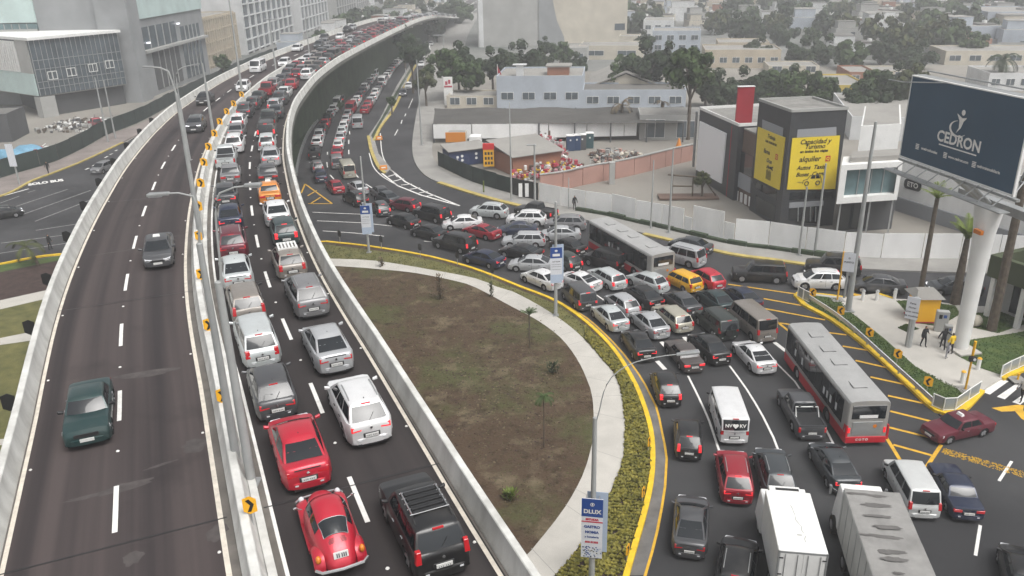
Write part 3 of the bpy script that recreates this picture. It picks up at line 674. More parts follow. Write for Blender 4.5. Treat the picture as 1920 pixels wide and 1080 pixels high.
def at_master(s, off, z=0.0):
    s = max(0, min(MS[-1]-0.01, s)); i = max(j for j in range(len(MS)) if MS[j] <= s); i = min(i, len(MASTER)-2)
    d = (MASTER[i+1]-MASTER[i]); t = (s-MS[i])/d.length; q = MASTER[i]+d*t
    # smooth tangent
    j0, j1 = max(0, i-1), min(len(MASTER)-1, i+2); d = (MASTER[j1]-MASTER[j0]).normalized()
    return V((q.x+d.y*off, q.y-d.x*off, z)), atan2(d.y, d.x)
def off_line(off, s0=0, s1=None, step=2.0):
    s1 = MS[-1]-0.1 if s1 is None else s1; n = max(1, int((s1-s0)/step)); return [at_master(s0+(s1-s0)*i/n, off)[0] for i in range(n+1)]
O_D, O_E, O_B, O_A, O_AO = 6.15, 6.95, -1.30, -7.70, -8.45
via = empty('elevated_road', (-20, 60, 0)); tag(via, 'curved concrete elevated road with two carriageways full of cars on one side', 'viaduct')
via_inv = Matrix.Translation((20, -60, 0))
def vb(b, name, mats=None, **k):
    b.v = [tuple(via_inv @ V(p)) for p in b.v]; o = b.build(name, via, **k); return o
def road_strip(o0, o1, z, m, name, uvm=True):
    n = int(MS[-1]/2.0); b = MB().mat(m); cols = 9
    rows = []
    for i in range(n+1):
        s = MS[-1]*i/n
        rows.append([at_master(s, lerp(o0, o1, j/(cols-1)), z)[0] for j in range(cols)])
    vs = [p for r_ in rows for p in r_]; fs = [(i*cols+j, i*cols+j+1, (i+1)*cols+j+1, (i+1)*cols+j) for i in range(n) for j in range(cols-1)]
    b.add(vs, fs); o = vb(b, name); me = o.data; uv = me.uv_layers.new(name='UVMap')
    for pl in me.polygons:
        for li, vi in zip(pl.loop_indices, pl.vertices): uv.data[li].uv = (lerp(o0, o1, (vi % cols)/(cols-1)), MS[-1]*(vi//cols)/n)
    return o
def road_dir(o): o['kind'] = 'structure'; return o
road_strip(O_A-0.25, O_B+0.35, ZD, 'deck_asphalt', 'carriageway_surface')
road_strip(-0.25, O_D+0.35, ZD, 'deck_asphalt_dark', 'carriageway_surface')
# deck slab with a thick edge, cross beams and piers
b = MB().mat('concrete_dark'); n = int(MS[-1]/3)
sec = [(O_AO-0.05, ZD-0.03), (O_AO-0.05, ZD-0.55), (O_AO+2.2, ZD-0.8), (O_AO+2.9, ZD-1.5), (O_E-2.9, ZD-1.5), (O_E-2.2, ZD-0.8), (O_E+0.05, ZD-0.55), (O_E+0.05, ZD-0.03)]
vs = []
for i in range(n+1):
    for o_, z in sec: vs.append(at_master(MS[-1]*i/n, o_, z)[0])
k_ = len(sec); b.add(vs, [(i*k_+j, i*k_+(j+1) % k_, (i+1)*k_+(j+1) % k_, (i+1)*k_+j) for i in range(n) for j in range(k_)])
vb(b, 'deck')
b = MB()
for s in range(34, int(MS[-1]), 22):
    b = MB().mat('concrete')
    p, h = at_master(s, -0.75, 0); b.obox((p.x, p.y, ZD/2-1.1), h, 1.5, 3.4, ZD-2.25)
    b.obox((p.x, p.y, ZD-1.7), h, 1.7, 9.0, 0.8)
    vb(b, 'pier', bevel=0.08, segs=1)
def parapet(off, w0, w1, h, name, s0=0, m='concrete', base=0.12):
    """jersey-shaped wall: w0 half width at foot, w1 at top"""
    n = int((MS[-1]-s0)/2); b = MB().mat(m); pr = [(-w0, 0), (-w0, base), (-w0*0.55-w1*0.3, 0.35), (-w1, h-0.03), (-w1+0.03, h), (w1-0.03, h), (w1, h-0.03), (w0*0.55+w1*0.3, 0.35), (w0, base), (w0, 0)]
    vs = []
    for i in range(n+1):
        for x, z in pr: vs.append(at_master(s0+(MS[-1]-s0-0.2)*i/n, off+x, ZD+z)[0])
    k_ = len(pr); b.add(vs, [(i*k_+j, i*k_+j+1, (i+1)*k_+j+1, (i+1)*k_+j) for i in range(n) for j in range(k_-1)]); b.add(vs[:k_], [tuple(range(k_))])
    return vb(b, name, smooth=True, ang=25)
parapet(O_E-0.28, 0.30, 0.13, 0.95, 'parapet')
parapet(O_AO+0.30, 0.32, 0.14, 0.95, 'parapet')
parapet(-0.58, 0.36, 0.15, 0.85, 'median_barrier')
b = MB().mat('concrete'); ribbon(b, off_line(-0.10), 0.26, ZD, 0, 0.22); vb(b, 'median_kerb')
# lighter kerb strips and dusty gutters
b = MB().mat('gutter'); ribbon(b, off_line(O_D+0.34), 0.42, ZD+0.004); vb(b, 'gutter')
b = MB().mat('gutter'); ribbon(b, off_line(O_A-0.26), 0.34, ZD+0.004); vb(b, 'gutter')
b = MB().mat('gutter'); ribbon(b, off_line(-1.08), 0.36, ZD+0.004); vb(b, 'gutter')
b = MB().mat('gutter'); ribbon(b, off_line(0.16), 0.28, ZD+0.004); vb(b, 'gutter')
for o_, w_, m in ((O_D, 0.15, 'cream_line'), (O_A, 0.15, 'cream_line'), (O_B, 0.17, 'cream_line'), (0.32, 0.12, 'white_line')):
    b = MB().mat(m); ribbon(b, off_line(o_), w_, ZD+0.008); vb(b, 'edge_line')
def dashes(off, ref, name):
    s0, _, _ = on_master(P(*ref, ZD)); per = 7.65; ln = 2.8
    b = MB().mat('white_line'); c = MB().mat('white_line'); k0 = -8
    for q in range(k0, 75):
        s = s0+q*per
        if s < 0 or s+ln > MS[-1]: continue
        ribbon(b, [at_master(s+ln*i/3, off)[0] for i in range(4)], 0.17, ZD+0.008)
        p, _ = at_master(s+ln+(per-ln)/2, off, ZD); 
        if s < 150: c.tube([p, p+V((0, 0, 0.03))], [0.07, 0.05], 8)
        for oo in ((O_D-0.16, O_B-0.18, O_A+0.2) if s < 130 else ()):
            if (off > 0) == (oo > 0): p, _ = at_master(s+ln+(per-ln)/2, oo, ZD); c.tube([p, p+V((0, 0, 0.03))], [0.06, 0.045], 8)
    vb(b, name); o = vb(c, 'road_stud'); o['kind'] = 'stuff'
dashes(3.15, (687, 980), 'lane_dashes'); dashes(-4.55, (222, 997), 'lane_dashes')
for s in range(34, 150, 22):
    for o0, o1 in ((O_A-.2, O_B+.2), (.1, O_D+.2)): b = MB().mat('trim_black'); ribbon(b, [at_master(s, lerp(o0, o1, i/6))[0] for i in range(7)], .06, ZD+.012); vb(b, 'expansion_joint')
mat('smear', (0.066, 0.057, 0.055), 0.9, var=.25, scale=2.5)
for zi, (x, y, lx, ly, a) in enumerate(((235, 912, 1.1, .28, .5), (300, 872, .7, .08, .6), (170, 930, .9, .14, .4), (365, 835, .5, .6, .2), (405, 1000, .35, .5, 0), (245, 468, 2.2, .10, .45), (300, 447, 2.0, .08, .45), (250, 1045, .3, .4, 0), (275, 700, 1.4, .35, .3))):
    c_ = P(x, y, ZD+.006)-V((-20, 60, 0)); r_ = random.Random(x); b = MB().mat('smear'); q_ = [(k_, r_.uniform(.7, 1.15)) for k_ in range(18)]; b.add([(c_.x+w_*(lx*cos(k_*.35)*cos(a)-ly*sin(k_*.35)*sin(a)), c_.y+w_*(lx*cos(k_*.35)*sin(a)+ly*sin(k_*.35)*cos(a)), ZD+.005+zi*.0003) for k_, w_ in q_], [tuple(range(18))]); b.build('dust_smear', via)
# ---------------------------------------------------------------- ground, roads, pavements
gs = 2600
b = MB().mat('dust'); b.prism([(-gs, -200), (gs, -200), (gs, gs), (-gs, gs)], 0, 0); tag(b.build('ground'), kind='structure')
mat('far_ground', (0.10, 0.11, 0.10), 0.95, col2=(0.24, 0.235, 0.225), scale=0.03, detail=14)
b = MB().mat('far_ground'); b.prism([(-gs, 232), (gs, 200), (gs, gs-10), (-gs, gs-10)], 0.002, 0.002); tag(b.build('terrain'), kind='structure')
KERB = [(1130, 1260), (1175, 1079), (1205, 975), (1220, 910), (1224, 860), (1220, 809), (1205, 757), (1185, 712), (1150, 657), (1100, 607), (1042, 567), (975, 540), (905, 512), (855, 496), (790, 480), (692, 464), (611, 455), (118, 478), (0, 497), (-120, 520)]
kerb_w = PX(KERB[:17], 0, 1.0)+PX(KERB[16:], 0, 3.0)[1:]
NORTH = [(-160, 408), (0, 369), (60, 340), (100, 325), (160, 301), (230, 268)]
north_w = PX(NORTH)
JAML = [(557, 330), (557, 318), (565, 285), (577, 255), (596, 227), (627, 191), (652, 160), (675, 142), (694, 120), (728, 88), (770, 55), (812, 25)]
jaml_w = PX(JAML, 0, 2.0)
SWK = [(835, 25), (812, 60), (800, 95), (793, 130), (787, 180), (779, 225), (773, 270), (778, 305), (797, 330), (823, 343), (870, 358), (920, 373), (987, 390), (1045, 405), (1093, 413), (1210, 440), (1260, 452), (1335, 470), (1385, 480), (1440, 487), (1490, 494), (1540, 501), (1615, 506), (1730, 511), (1920, 516), (2150, 524)]
swk_w = PX(SWK, 0, 2.0)
poly = [tuple(p[:2]) for p in kerb_w][::-1]+[P(1170, 1500)[:2], P(2700, 1500)[:2], P(2700, 640)[:2]]
poly = [tuple(P(-400, 560)[:2])]+[tuple(p[:2]) for p in kerb_w[::-1]]+[tuple(P(1120, 1400)[:2]), tuple(P(2600, 1400)[:2]), tuple(P(2600, 560)[:2])]+[tuple(p[:2]) for p in swk_w[::-1]]+[tuple(p[:2]) for p in jaml_w[::-1]]+[tuple(p[:2]) for p in north_w[::-1]]
sheet('road', poly, 0.004, 'asphalt')
# avenue leaving at the far left beside the fence
sheet('side_road', [tuple(p[:2]) for p in PX([(225, 275), (300, 228), (400, 172), (480, 133), (560, 100), (640, 68)])]+[tuple(p[:2]) for p in PX([(690, 75), (600, 120), (520, 160), (430, 215), (330, 300), (300, 330)])], 0.007, 'asphalt')
# big island under and beside the elevated road
isl = [tuple(P(-120, 520)[:2])]+[tuple(p[:2]) for p in kerb_w[::-1][3:]]+[tuple(P(1130, 1400)[:2]), tuple(P(-700, 1400)[:2]), tuple(P(-500, 600)[:2])]
b = MB().mat('soil') if 'soil' in MAT else None
turf('soil', [(0.080, 0.054, 0.035), (0.078, 0.078, 0.034), (0.165, 0.132, 0.085), (0.032, 0.022, 0.015)], [(0.13, .49, .61), (0.40, .53, .68), (1.1, .52, .70)])
sheet('bare_soil', isl, 0.13, 'soil', z0=0.0)
def band(name, a, c, z, m, step=1.0):
    pa, pc = PX(a, z, step), PX(c, z, step); poly = [tuple(p[:2]) for p in pa]+[tuple(p[:2]) for p in pc[::-1]]; return sheet(name, poly, z, m)
SO = [(560, 484), (627, 485), (705, 489), (805, 505), (892, 522), (930, 537), (960, 546), (1010, 572), (1060, 605), (1100, 640), (1130, 675), (1155, 705), (1167, 745), (1172, 790), (1171, 830), (1167, 865), (1150, 910), (1132, 948), (1085, 1025), (1040, 1079), (980, 1140)]
SI = [(560, 496), (635, 499), (705, 504), (780, 512), (855, 527), (892, 539), (960, 575), (1007, 600), (1050, 632), (1080, 670), (1100, 710), (1111, 747), (1113, 809), (1107, 845), (1092, 892), (1060, 950), (1022, 1000), (996, 1032), (930, 1095)]
KI = [(560, 457), (611, 459), (692, 468), (790, 484), (855, 500), (905, 516), (975, 544), (1042, 571), (1098, 611), (1147, 660), (1182, 715), (1201, 759), (1216, 811), (1220, 860), (1216, 910), (1201, 973), (1170, 1079), (1120, 1200)]
band('grass_verge', KI[:9], SO[:11], 0.134, 'grass')
band('planted_verge', KI[8:], SO[9:], 0.134, 'mulch')
band('footpath', SO, SI, 0.148, 'paving')
# joints of the footpath
b = MB().mat('paving_grey')
so_w, si_w = PX(SO, 0, 1.5), PX(SI, 0, 1.5)
for i in range(2, 60, 3):
    t = i/60; a = so_w[int(t*(len(so_w)-1))]; a2 = min(si_w, key=lambda q: (q-a).length); ribbon(b, [a, a2], 0.03, 0.152)
tag(b.build('path_joints'), kind='structure')
# patches left of the elevated road
L_ = lambda n, l, z, m: sheet(n, [tuple(P(x, y)[:2]) for x, y in l], z, m)
L_('grass_verge', [(-120, 524), (0, 499), (118, 481), (300, 470), (300, 482), (118, 489), (0, 513), (-120, 540)], 0.134, 'grass_green')
L_('mulch_bed', [(-120, 540), (0, 513), (118, 489), (300, 482), (300, 540), (95, 545), (0, 566), (-120, 595)], 0.138, 'mulch')
L_('footpath', [(-120, 595), (0, 566), (95, 545), (300, 520), (300, 545), (90, 562), (0, 583), (-120, 610)], 0.142, 'paving')
L_('grass_verge', [(-120, 610), (0, 583), (90, 562), (300, 545), (300, 610), (75, 622), (0, 637), (-120, 660)], 0.134, 'grass')
L_('footpath', [(-120, 660), (0, 637), (75, 622), (300, 600), (300, 625), (62, 641), (0, 650), (-120, 675)], 0.142, 'paving')
L_('grass_verge', [(-120, 675), (0, 650), (62, 641), (300, 625), (200, 1000), (-200, 1000)], 0.134, 'grass')
L_('footpath', [(-60, 832), (60, 822), (60, 832), (-60, 845)], 0.142, 'paving')
# kerbs
def kerb(name, l, m, w_=0.28, h=0.17, z=0.0, smooth=True, off=0.0):
    b = MB().mat(m); ribbon(b, PX(l, 0, 1.0) if smooth else [P(x, y) for x, y in l], w_, z, off, h); return tag(b.build(name), kind='structure')
kerb('kerb', KERB[:17], 'yellow_kerb', 0.30, 0.20)
kerb('kerb', [(611, 455), (400, 464), (118, 478), (0, 497), (-120, 520)], 'yellow_kerb', 0.28, 0.18)
kerb('kerb', NORTH, 'faded_kerb', 0.4, 0.16)
kerb('kerb', JAML, 'galvanised', 0.30, 0.5)
# pavement north of the road, lots behind
sw_in = [(900, 25), (880, 60), (868, 100), (855, 150), (835, 200), (812, 262), (822, 312), (900, 345), (1010, 372), (1080, 388), (1185, 406), (1280, 425), (1375, 449), (1440, 458), (1600, 481), (1735, 484), (1920, 487), (2150, 492)]
sheet('pavement', [tuple(p[:2]) for p in swk_w]+[tuple(p[:2]) for p in PX(sw_in, 0, 2.0)[::-1]], 0.14, 'paving_grey', z0=0.0)
kerb('kerb', SWK[9:15], 'faded_kerb', 0.7, 0.155); kerb('kerb', [(1207, 439.5)]+SWK[16:22], 'faded_kerb', 0.6, 0.155)
pav_l = [(-160, 395), (0, 337), (37, 325), (100, 306), (150, 283), (175, 270), (205, 253), (267, 231), (340, 190), (420, 150)]
sheet('pavement', [tuple(p[:2]) for p in north_w]+[tuple(P(300, 232)[:2]), tuple(P(420, 160)[:2])]+[tuple(p[:2]) for p in PX(pav_l)[::-1]], 0.14, 'paving_pink', z0=0.0)
# planted ground below the elevated road
b = MB().mat('verge'); poly = [tuple(p[:2]) for p in jaml_w]+[tuple(p[:2]) for p in off_line(-6, 105, 420, 6)[::-1]]; sheet('planted_strip', poly, 0.10, 'verge', z0=0.0)
# median island between jam street and slip road
MI = [(757, 160), (742, 190), (738, 200), (715, 237), (703, 265), (710, 290), (722, 304), (733, 317), (724, 326), (710, 314), (697, 285), (691, 256), (700, 243), (712, 225), (727, 195), (745, 160), (770, 120), (790, 90), (800, 70), (810, 70), (795, 95), (778, 125)]
poly = [tuple(P(x, y)[:2]) for x, y in MI]; sheet('traffic_island', poly, 0.15, 'paving_grey', z0=0.0)
kerb('kerb', [(691, 256), (697, 285), (710, 314), (722, 325)], 'faded_kerb', 0.5, 0.17); kerb('kerb', [(800, 90), (770, 140), (741, 200), (715, 237), (701, 265)], 'faded_kerb', 0.5, 0.17)
sheet('grass_verge', [tuple(P(x, y)[:2]) for x, y in [(800, 80), (778, 122), (752, 165), (735, 200), (713, 235), (700, 262), (696, 256), (703, 243), (716, 222), (733, 190), (750, 160), (775, 120)]], 0.156, 'verge')
# right splitter island with plaza
SPL = [(1492, 556), (1507, 573), (1560, 602), (1625, 652), (1690, 712), (1740, 760), (1756, 772), (1772, 777), (1795, 777), (1812, 765), (1840, 735)]
PLZ_N = [(1492, 554), (1497, 550), (1520, 552), (1557, 556), (1585, 560), (1645, 553), (1677, 563), (1740, 566), (1800, 575), (2300, 600)]
spl = PX(SPL, 0, 1.0)
poly = [tuple(p[:2]) for p in spl]+[tuple(P(x, y)[:2]) for x, y in [(1878, 712), (1925, 693), (2300, 560+60)]]+[tuple(P(x, y)[:2]) for x, y in PLZ_N[::-1]]
sheet('plaza', poly, 0.15, 'paving', z0=0.0)
kerb('kerb', SPL, 'yellow_kerb', 0.42, 0.20); kerb('kerb', PLZ_N[:5], 'yellow_kerb', 0.2, 0.18); kerb('kerb', [(1645, 553), (1677, 563)], 'yellow_kerb', 0.3, 0.18, smooth=False); kerb('kerb', [(1596, 551), (1621, 557)], 'yellow_line', 0.5, 0.03, smooth=False)
kerb('kerb', [(1878, 712), (1930, 690), (1990, 665)], 'yellow_kerb', 0.35, 0.20, smooth=False)
sheet('grass_verge', [tuple(p[:2]) for p in PX([(1498, 556), (1515, 573), (1563, 600), (1629, 650), (1694, 710), (1744, 757), (1772, 772), (1800, 768)])]+[tuple(P(x, y)[:2]) for x, y in [(1812, 740), (1770, 722), (1715, 690), (1660, 640), (1610, 600), (1585, 582), (1570, 562), (1520, 556)]], 0.156, 'grass_green')
GR = [[(1680, 567), (1720, 566), (1790, 576), (1800, 592), (1770, 610), (1755, 615), (1712, 608), (1702, 592)], [(1683, 618), (1698, 611), (1722, 620), (1700, 626)], [(1830, 590), (1905, 585), (1925, 610), (1870, 628), (1825, 618)], [(1820, 640), (1900, 628), (1930, 622), (1990, 640), (1925, 688), (1880, 708), (1838, 694), (1790, 668)]]
for g_ in GR: sheet('lawn', [tuple(P(x, y)[:2]) for x, y in g_], 0.156, 'grass_green')

# ---------------------------------------------------------------- painted markings
def stripes(name, lines, m, w_, z=0.010, smooth=False):
    b = MB().mat(m)
    for l in lines: ribbon(b, PX(l, 0, 1.5) if smooth else [P(x, y) for x, y in l], w_, z)
    return tag(b.build(name), kind='structure')
stripes('lane_line', [[(1290, 705), (1310, 745), (1330, 790), (1345, 835), (1357, 870)], [(1368, 686), (1400, 730), (1430, 780), (1450, 820), (1466, 862)], [(1425, 652), (1465, 690), (1490, 715), (1515, 752), (1535, 780), (1552, 812), (1578, 862)]], 'white_line', 0.14, smooth=True)
stripes('lane_dash', [[(1232, 677), (1247, 693)], [(1452, 642), (1474, 659)], [(1240, 641), (1253, 655)], [(1283, 632), (1293, 647)], [(1300, 630), (1317, 647)], [(1375, 650), (1387, 664)]], 'white_line', 0.34)
stripes('lane_dash', [[(1897, 865), (1873, 902)], [(1838, 985), (1829, 1042)]], 'white_line', 0.16)
stripes('lane_dash', [[(1118, 553), (1140, 568)], [(795, 452), (835, 456)], [(970, 489), (1000, 492)], [(1190, 600), (1205, 612)]], 'white_line', 0.14)
stripes('lane_line', [[(586, 398), (682, 402), (740, 405)], [(595, 414), (682, 418), (735, 424)], [(605, 433), (665, 437), (720, 443)]], 'white_line', 0.13)
stripes('lane_dash', [[(654, 262), (654, 270)], [(654, 281), (654, 289)], [(656, 301), (657, 309)], [(665, 324), (672, 333)], [(614, 285), (614, 290)], [(613, 304), (614, 314)], [(619, 328), (626, 336)], [(686, 345), (700, 354)], [(774, 185), (766, 203)], [(761, 213), (759, 218)], [(754, 225), (752, 232)], [(746, 243), (740, 254)], [(655, 246), (656, 252)]], 'white_line', 0.16)
stripes('edge_line', [[(713, 250), (716, 285), (724, 306), (745, 332)], [(692, 287), (700, 312), (716, 330), (745, 348)]], 'white_line', 0.14, smooth=True)
stripes('hatched_marking', [[(731, 317), (760, 341), (800, 361), (860, 385)], [(716, 325), (745, 348), (790, 366), (862, 386)], [(728, 331), (741, 327)], [(737, 340), (757, 335)], [(752, 347), (772, 345)], [(768, 355), (788, 352)], [(785, 362), (802, 359)], [(800, 368), (816, 366)]], 'white_line', 0.26)
stripes('yellow_edge_line', [[(1050, 567), (1100, 596), (1150, 642), (1185, 684), (1210, 722), (1230, 762), (1241, 809), (1250, 860), (1247, 912), (1232, 997), (1210, 1078), (1170, 1200)]], 'yellow_line', 0.14, smooth=True)
YH = [[(1365, 533), (1497, 552)], [(1432, 560), (1503, 573)], [(1430, 578), (1547, 600)], [(1457, 605), (1485, 609)], [(1555, 624), (1587, 628)], [(1580, 649), (1627, 657)], [(1604, 676), (1665, 690)], [(1632, 707), (1697, 721)], [(1665, 742), (1730, 756)], [(1669, 771), (1762, 794)], [(1665, 801), (1750, 822)], [(1675, 834), (1747, 854)], [(1700, 876), (1730, 882)], [(1440, 590), (1479, 621), (1530, 665), (1590, 730), (1640, 785), (1702, 886)], [(1765, 834), (1729, 888)], [(1480, 609), (1486, 620)], [(1812, 803), (1826, 789)]]
stripes('yellow_hatching', YH, 'yellow_line', 0.22)
stripes('yellow_hatching', [[(572, 345), (623, 382)], [(578, 382), (623, 382)], [(577, 367), (594, 357)], [(582, 382), (601, 370)], [(565, 362), (572, 345)]], 'yellow_line', 0.2)
stripes('faded_lane_line', [[(30, 387), (127, 355)], [(32, 406), (170, 357)], [(66, 415), (167, 376)], [(67, 432), (145, 420)], [(2, 456), (127, 440)], [(0, 475), (125, 456)], [(0, 381), (36, 368)], [(52, 361), (66, 357)]], 'faded_line', 0.14)
stripes('lane_line', [[(0, 369), (54, 354)]], 'white_line', 0.28)
stripes('lane_dash', [[(160, 318), (167, 315)], [(174, 311), (180, 308)], [(185, 304), (191, 302)], [(196, 296), (202, 293)], [(206, 290), (211, 288)], [(216, 283), (220, 281)]], 'white_line', 0.3)
b = MB(); o = P(86, 342); d = (P(114, 338.5)-P(60, 346)).normalized(); dn = V((-d.y, d.x, 0))
text_mesh(b, 'SOLO BUS', 0.95, Matrix(((d.x, dn.x*2.0, 0, o.x), (d.y, dn.y*2.0, 0, o.y), (0, 0, 1, 0.012), (0, 0, 0, 1))), 'white_line', 0.05)
tag(b.build('road_lettering'), kind='structure')
b = MB().mat('white_line')
for q in ([(1842, 735), (1856, 740), (1891, 715), (1875, 710)], [(1869, 744), (1884, 749), (1913, 724), (1905, 720)], [(1898, 754), (1913, 759), (1944, 735), (1936, 728)], [(1925, 765), (1942, 770), (1975, 745), (1964, 740)]): b.prism([tuple(P(x, y)[:2]) for x, y in q], 0.010, 0.010)
tag(b.build('crosswalk'), kind='structure')
b = MB().mat('yellow_line')
for q in ([(1859, 765), (1908, 759), (1920, 760), (1918, 769), (1903, 771), (1878, 772)], [(1902, 770), (1918, 769), (1940, 800), (1915, 785)]): b.prism([tuple(P(x, y)[:2]) for x, y in q], 0.010, 0.010)
tag(b.build('yellow_arrow'), kind='structure')
# worn band of yellow road studs
b = MB().mat('yellow_line'); A_, B_ = P(1768, 845), P(1935, 895); d = (B_-A_); nrm = V((-d.y, d.x, 0)).normalized()
for i in range(420):
    p = A_+d*rnd.random()+nrm*rnd.uniform(-0.34, 0.34); s_ = rnd.uniform(0.025, 0.06); a = rnd.uniform(0, pi)
    b.obox((p.x, p.y, 0.012), a, s_*2, s_, 0.012)
tag(b.build('yellow_stud_band'), kind='stuff')
# tar patches and oil stains
mat('stain', (0.020, 0.019, 0.020), 0.6, var=0.3, scale=1.0); mat('stain_pale', (0.115, 0.108, 0.105), 0.9, var=0.25, scale=1.0)
# patched lighter concrete lane beside the kerb
mat('gutter_grey', (0.14, 0.135, 0.13), 0.9, var=0.25, scale=1.2, detail=10)
b = MB().mat('gutter_grey'); band('gutter', [(1045, 566), (1100, 603), (1150, 652), (1185, 705), (1207, 757), (1222, 809), (1227, 860), (1223, 912), (1207, 985), (1177, 1079)], [(1050, 565), (1100, 594), (1150, 640), (1185, 682), (1210, 720), (1229, 762), (1240, 809), (1249, 860), (1246, 912), (1231, 997), (1209, 1078)], 0.007, 'gutter_grey')
# ---------------------------------------------------------------- the vehicles
COL = dict(white=(0.74, 0.74, 0.74), pearl=(0.62, 0.63, 0.62), silver=(0.42, 0.43, 0.44), lsilver=(0.52, 0.55, 0.55), grey=(0.20, 0.20, 0.205), dgrey=(0.065, 0.067, 0.072), black=(0.012, 0.012, 0.013), slate=(0.045, 0.052, 0.058),
 red=(0.50, 0.010, 0.032), dred=(0.30, 0.008, 0.022), maroon=(0.12, 0.008, 0.022), orange=(0.70, 0.25, 0.035), yellow=(0.80, 0.43, 0.01), navy=(0.012, 0.020, 0.050), teal=(0.018, 0.040, 0.042), green=(0.012, 0.042, 0.042), beige=(0.40, 0.38, 0.31), taupe=(0.24, 0.215, 0.19), brown=(0.075, 0.062, 0.058), dgreen=(0.022, 0.032, 0.028))
PROTO = {}
def tweak_kw(key):
    return {'lit': dict(lit=1), 'coupeblack': dict()}.get(key, {})
def place(kind, color, p, h, label, cat, group, brake=False, extra=None, tweak=None, name=None):
    key = (kind, brake, extra.__name__ if extra else '', str(tweak)); cc = COL[color]
    nm = name or {'sedan': 'parked_car'}.get('', {'van': 'van', 'minivan': 'minivan', 'pickup': 'pickup_truck', 'suv': 'suv', 'bigsuv': 'suv', 'hatch': 'hatchback', 'wagon': 'estate_car', 'coupe': 'coupe'}.get(kind, 'sedan'))
    if key not in PROTO:
        t, k = (make_car(nm, kind, brake=brake, extra=extra, tweak=tweak) if kind != 'beetle' else (make_beetle(), dict(L=4.05)))
        PROTO[key] = (t, k)
        for c in t.children_recursive: c.color = (*cc, 1)
        t.location = p; t.rotation_euler = (0, 0, h)
    else:
        t = copy_tree(PROTO[key][0], p, h, color=cc)
    tag(t, label, cat, group); return t
CATS = dict(van='van', minivan='minivan', pickup='pickup truck')
GD = 'cars queuing nose to tail on the elevated road'; GO = 'cars driving towards the camera on the elevated road'; GG = 'cars jammed on the curved road at ground level'
def deck(kind, color, px, py, label, brake=False, extra=None, tweak=None, flip=False, dh=0.0):
    L = (KIND[kind]['L'] if kind != 'beetle' else 4.05)
    g = P(px, py, ZD); s, off, h = on_master(g)
    if flip: p, h2 = at_master(s+L/2, off, ZD); return place(kind, color, p, h2+pi+dh, label, CATS.get(kind, 'car'), GO, brake, extra, tweak)
    p, h2 = at_master(s+L/2, off, ZD); return place(kind, color, p, h2+dh, label, CATS.get(kind, 'car'), GD, brake, extra, tweak)
def road(kind, color, r_, f_, label, brake=False, extra=None, tweak=None, group=GG):
    a, b_ = P(*r_), P(*f_); d = (b_-a).normalized(); L = KIND[kind]['L']; p = a+d*(L/2); p.z = 0.008
    return place(kind, color, p, atan2(d.y, d.x), label, CATS.get(kind, 'car'), group, brake, extra, tweak)
# inner queue, left lane, nearest first
deck('beetle', 'red', 648, 1087, 'bright red rounded vintage beetle-shaped car with chrome bumpers')
deck('sedan', 'red', 583, 924, 'bright red sedan just ahead of the red vintage beetle-shaped car')
deck('hatch', 'dgrey', 525, 793, 'dark grey hatchback ahead of the bright red sedan', tweak=dict(tail='wide'))
deck('minivan', 'lsilver', 497, 694, 'pale silver people carrier with red lamps directly ahead of the dark grey hatchback', tweak=dict(tail='side', W=1.76, H=1.62, box=0, wr=.62, Cc=-1.7, D=-2.12))
deck('wagon', 'taupe', 472, 612, 'dusty beige-silver estate car with tall red lamps beside its rear window', tweak=dict(tail='high'))
deck('sedan', 'lsilver', 451, 549, 'pale silver-green sedan behind the lamp post arm, ahead of the beige estate')
deck('suv', 'maroon', 441, 491, 'maroon SUV between a pale sedan and a navy sedan on the elevated road')
deck('sedan', 'navy', 435, 438, 'navy blue sedan with lit brake lamps and white oval plate', brake=True)
deck('sedan', 'dgrey', 426, 392, 'dark grey sedan under the curved right-hand lamp arm', brake=True, tweak=dict(deck=1.04))
deck('oldsedan', 'grey', 434, 349, 'boxy grey-brown old sedan ahead of the curved lamp arm')
deck('pickup', 'lsilver', 425, 319, 'off-white pickup in the left lane beside the median')
deck('suv', 'white', 440, 290, 'white SUV just ahead of the off-white pickup')
deck('sedan', 'grey', 443, 264, 'grey sedan squeezed between two white cars, red lamps showing', brake=True)
deck('hatch', 'white', 446, 244, 'white hatchback with a dark rear window ahead of the grey sedan')
deck('suv', 'slate', 458, 223, 'dark slate SUV with a red lamp band in the far left lane', brake=True)
deck('hatch', 'slate', 473, 208, 'slate grey hatchback in the left lane near the median chevrons')
deck('sedan', 'dgreen', 482, 196, 'dark green-grey sedan behind the red-tailed pickup')
deck('pickup', 'dred', 497, 182, 'dark red pickup in the left lane far along the queue')
deck('suv', 'grey', 511, 171, 'small grey SUV ahead of the dark red pickup')
deck('sedan', 'dgrey', 525, 161, 'dark grey sedan beside the far lamp post foot')
deck('suv', 'dgrey', 538, 150, 'dark SUV at the tail of the dense far queue')
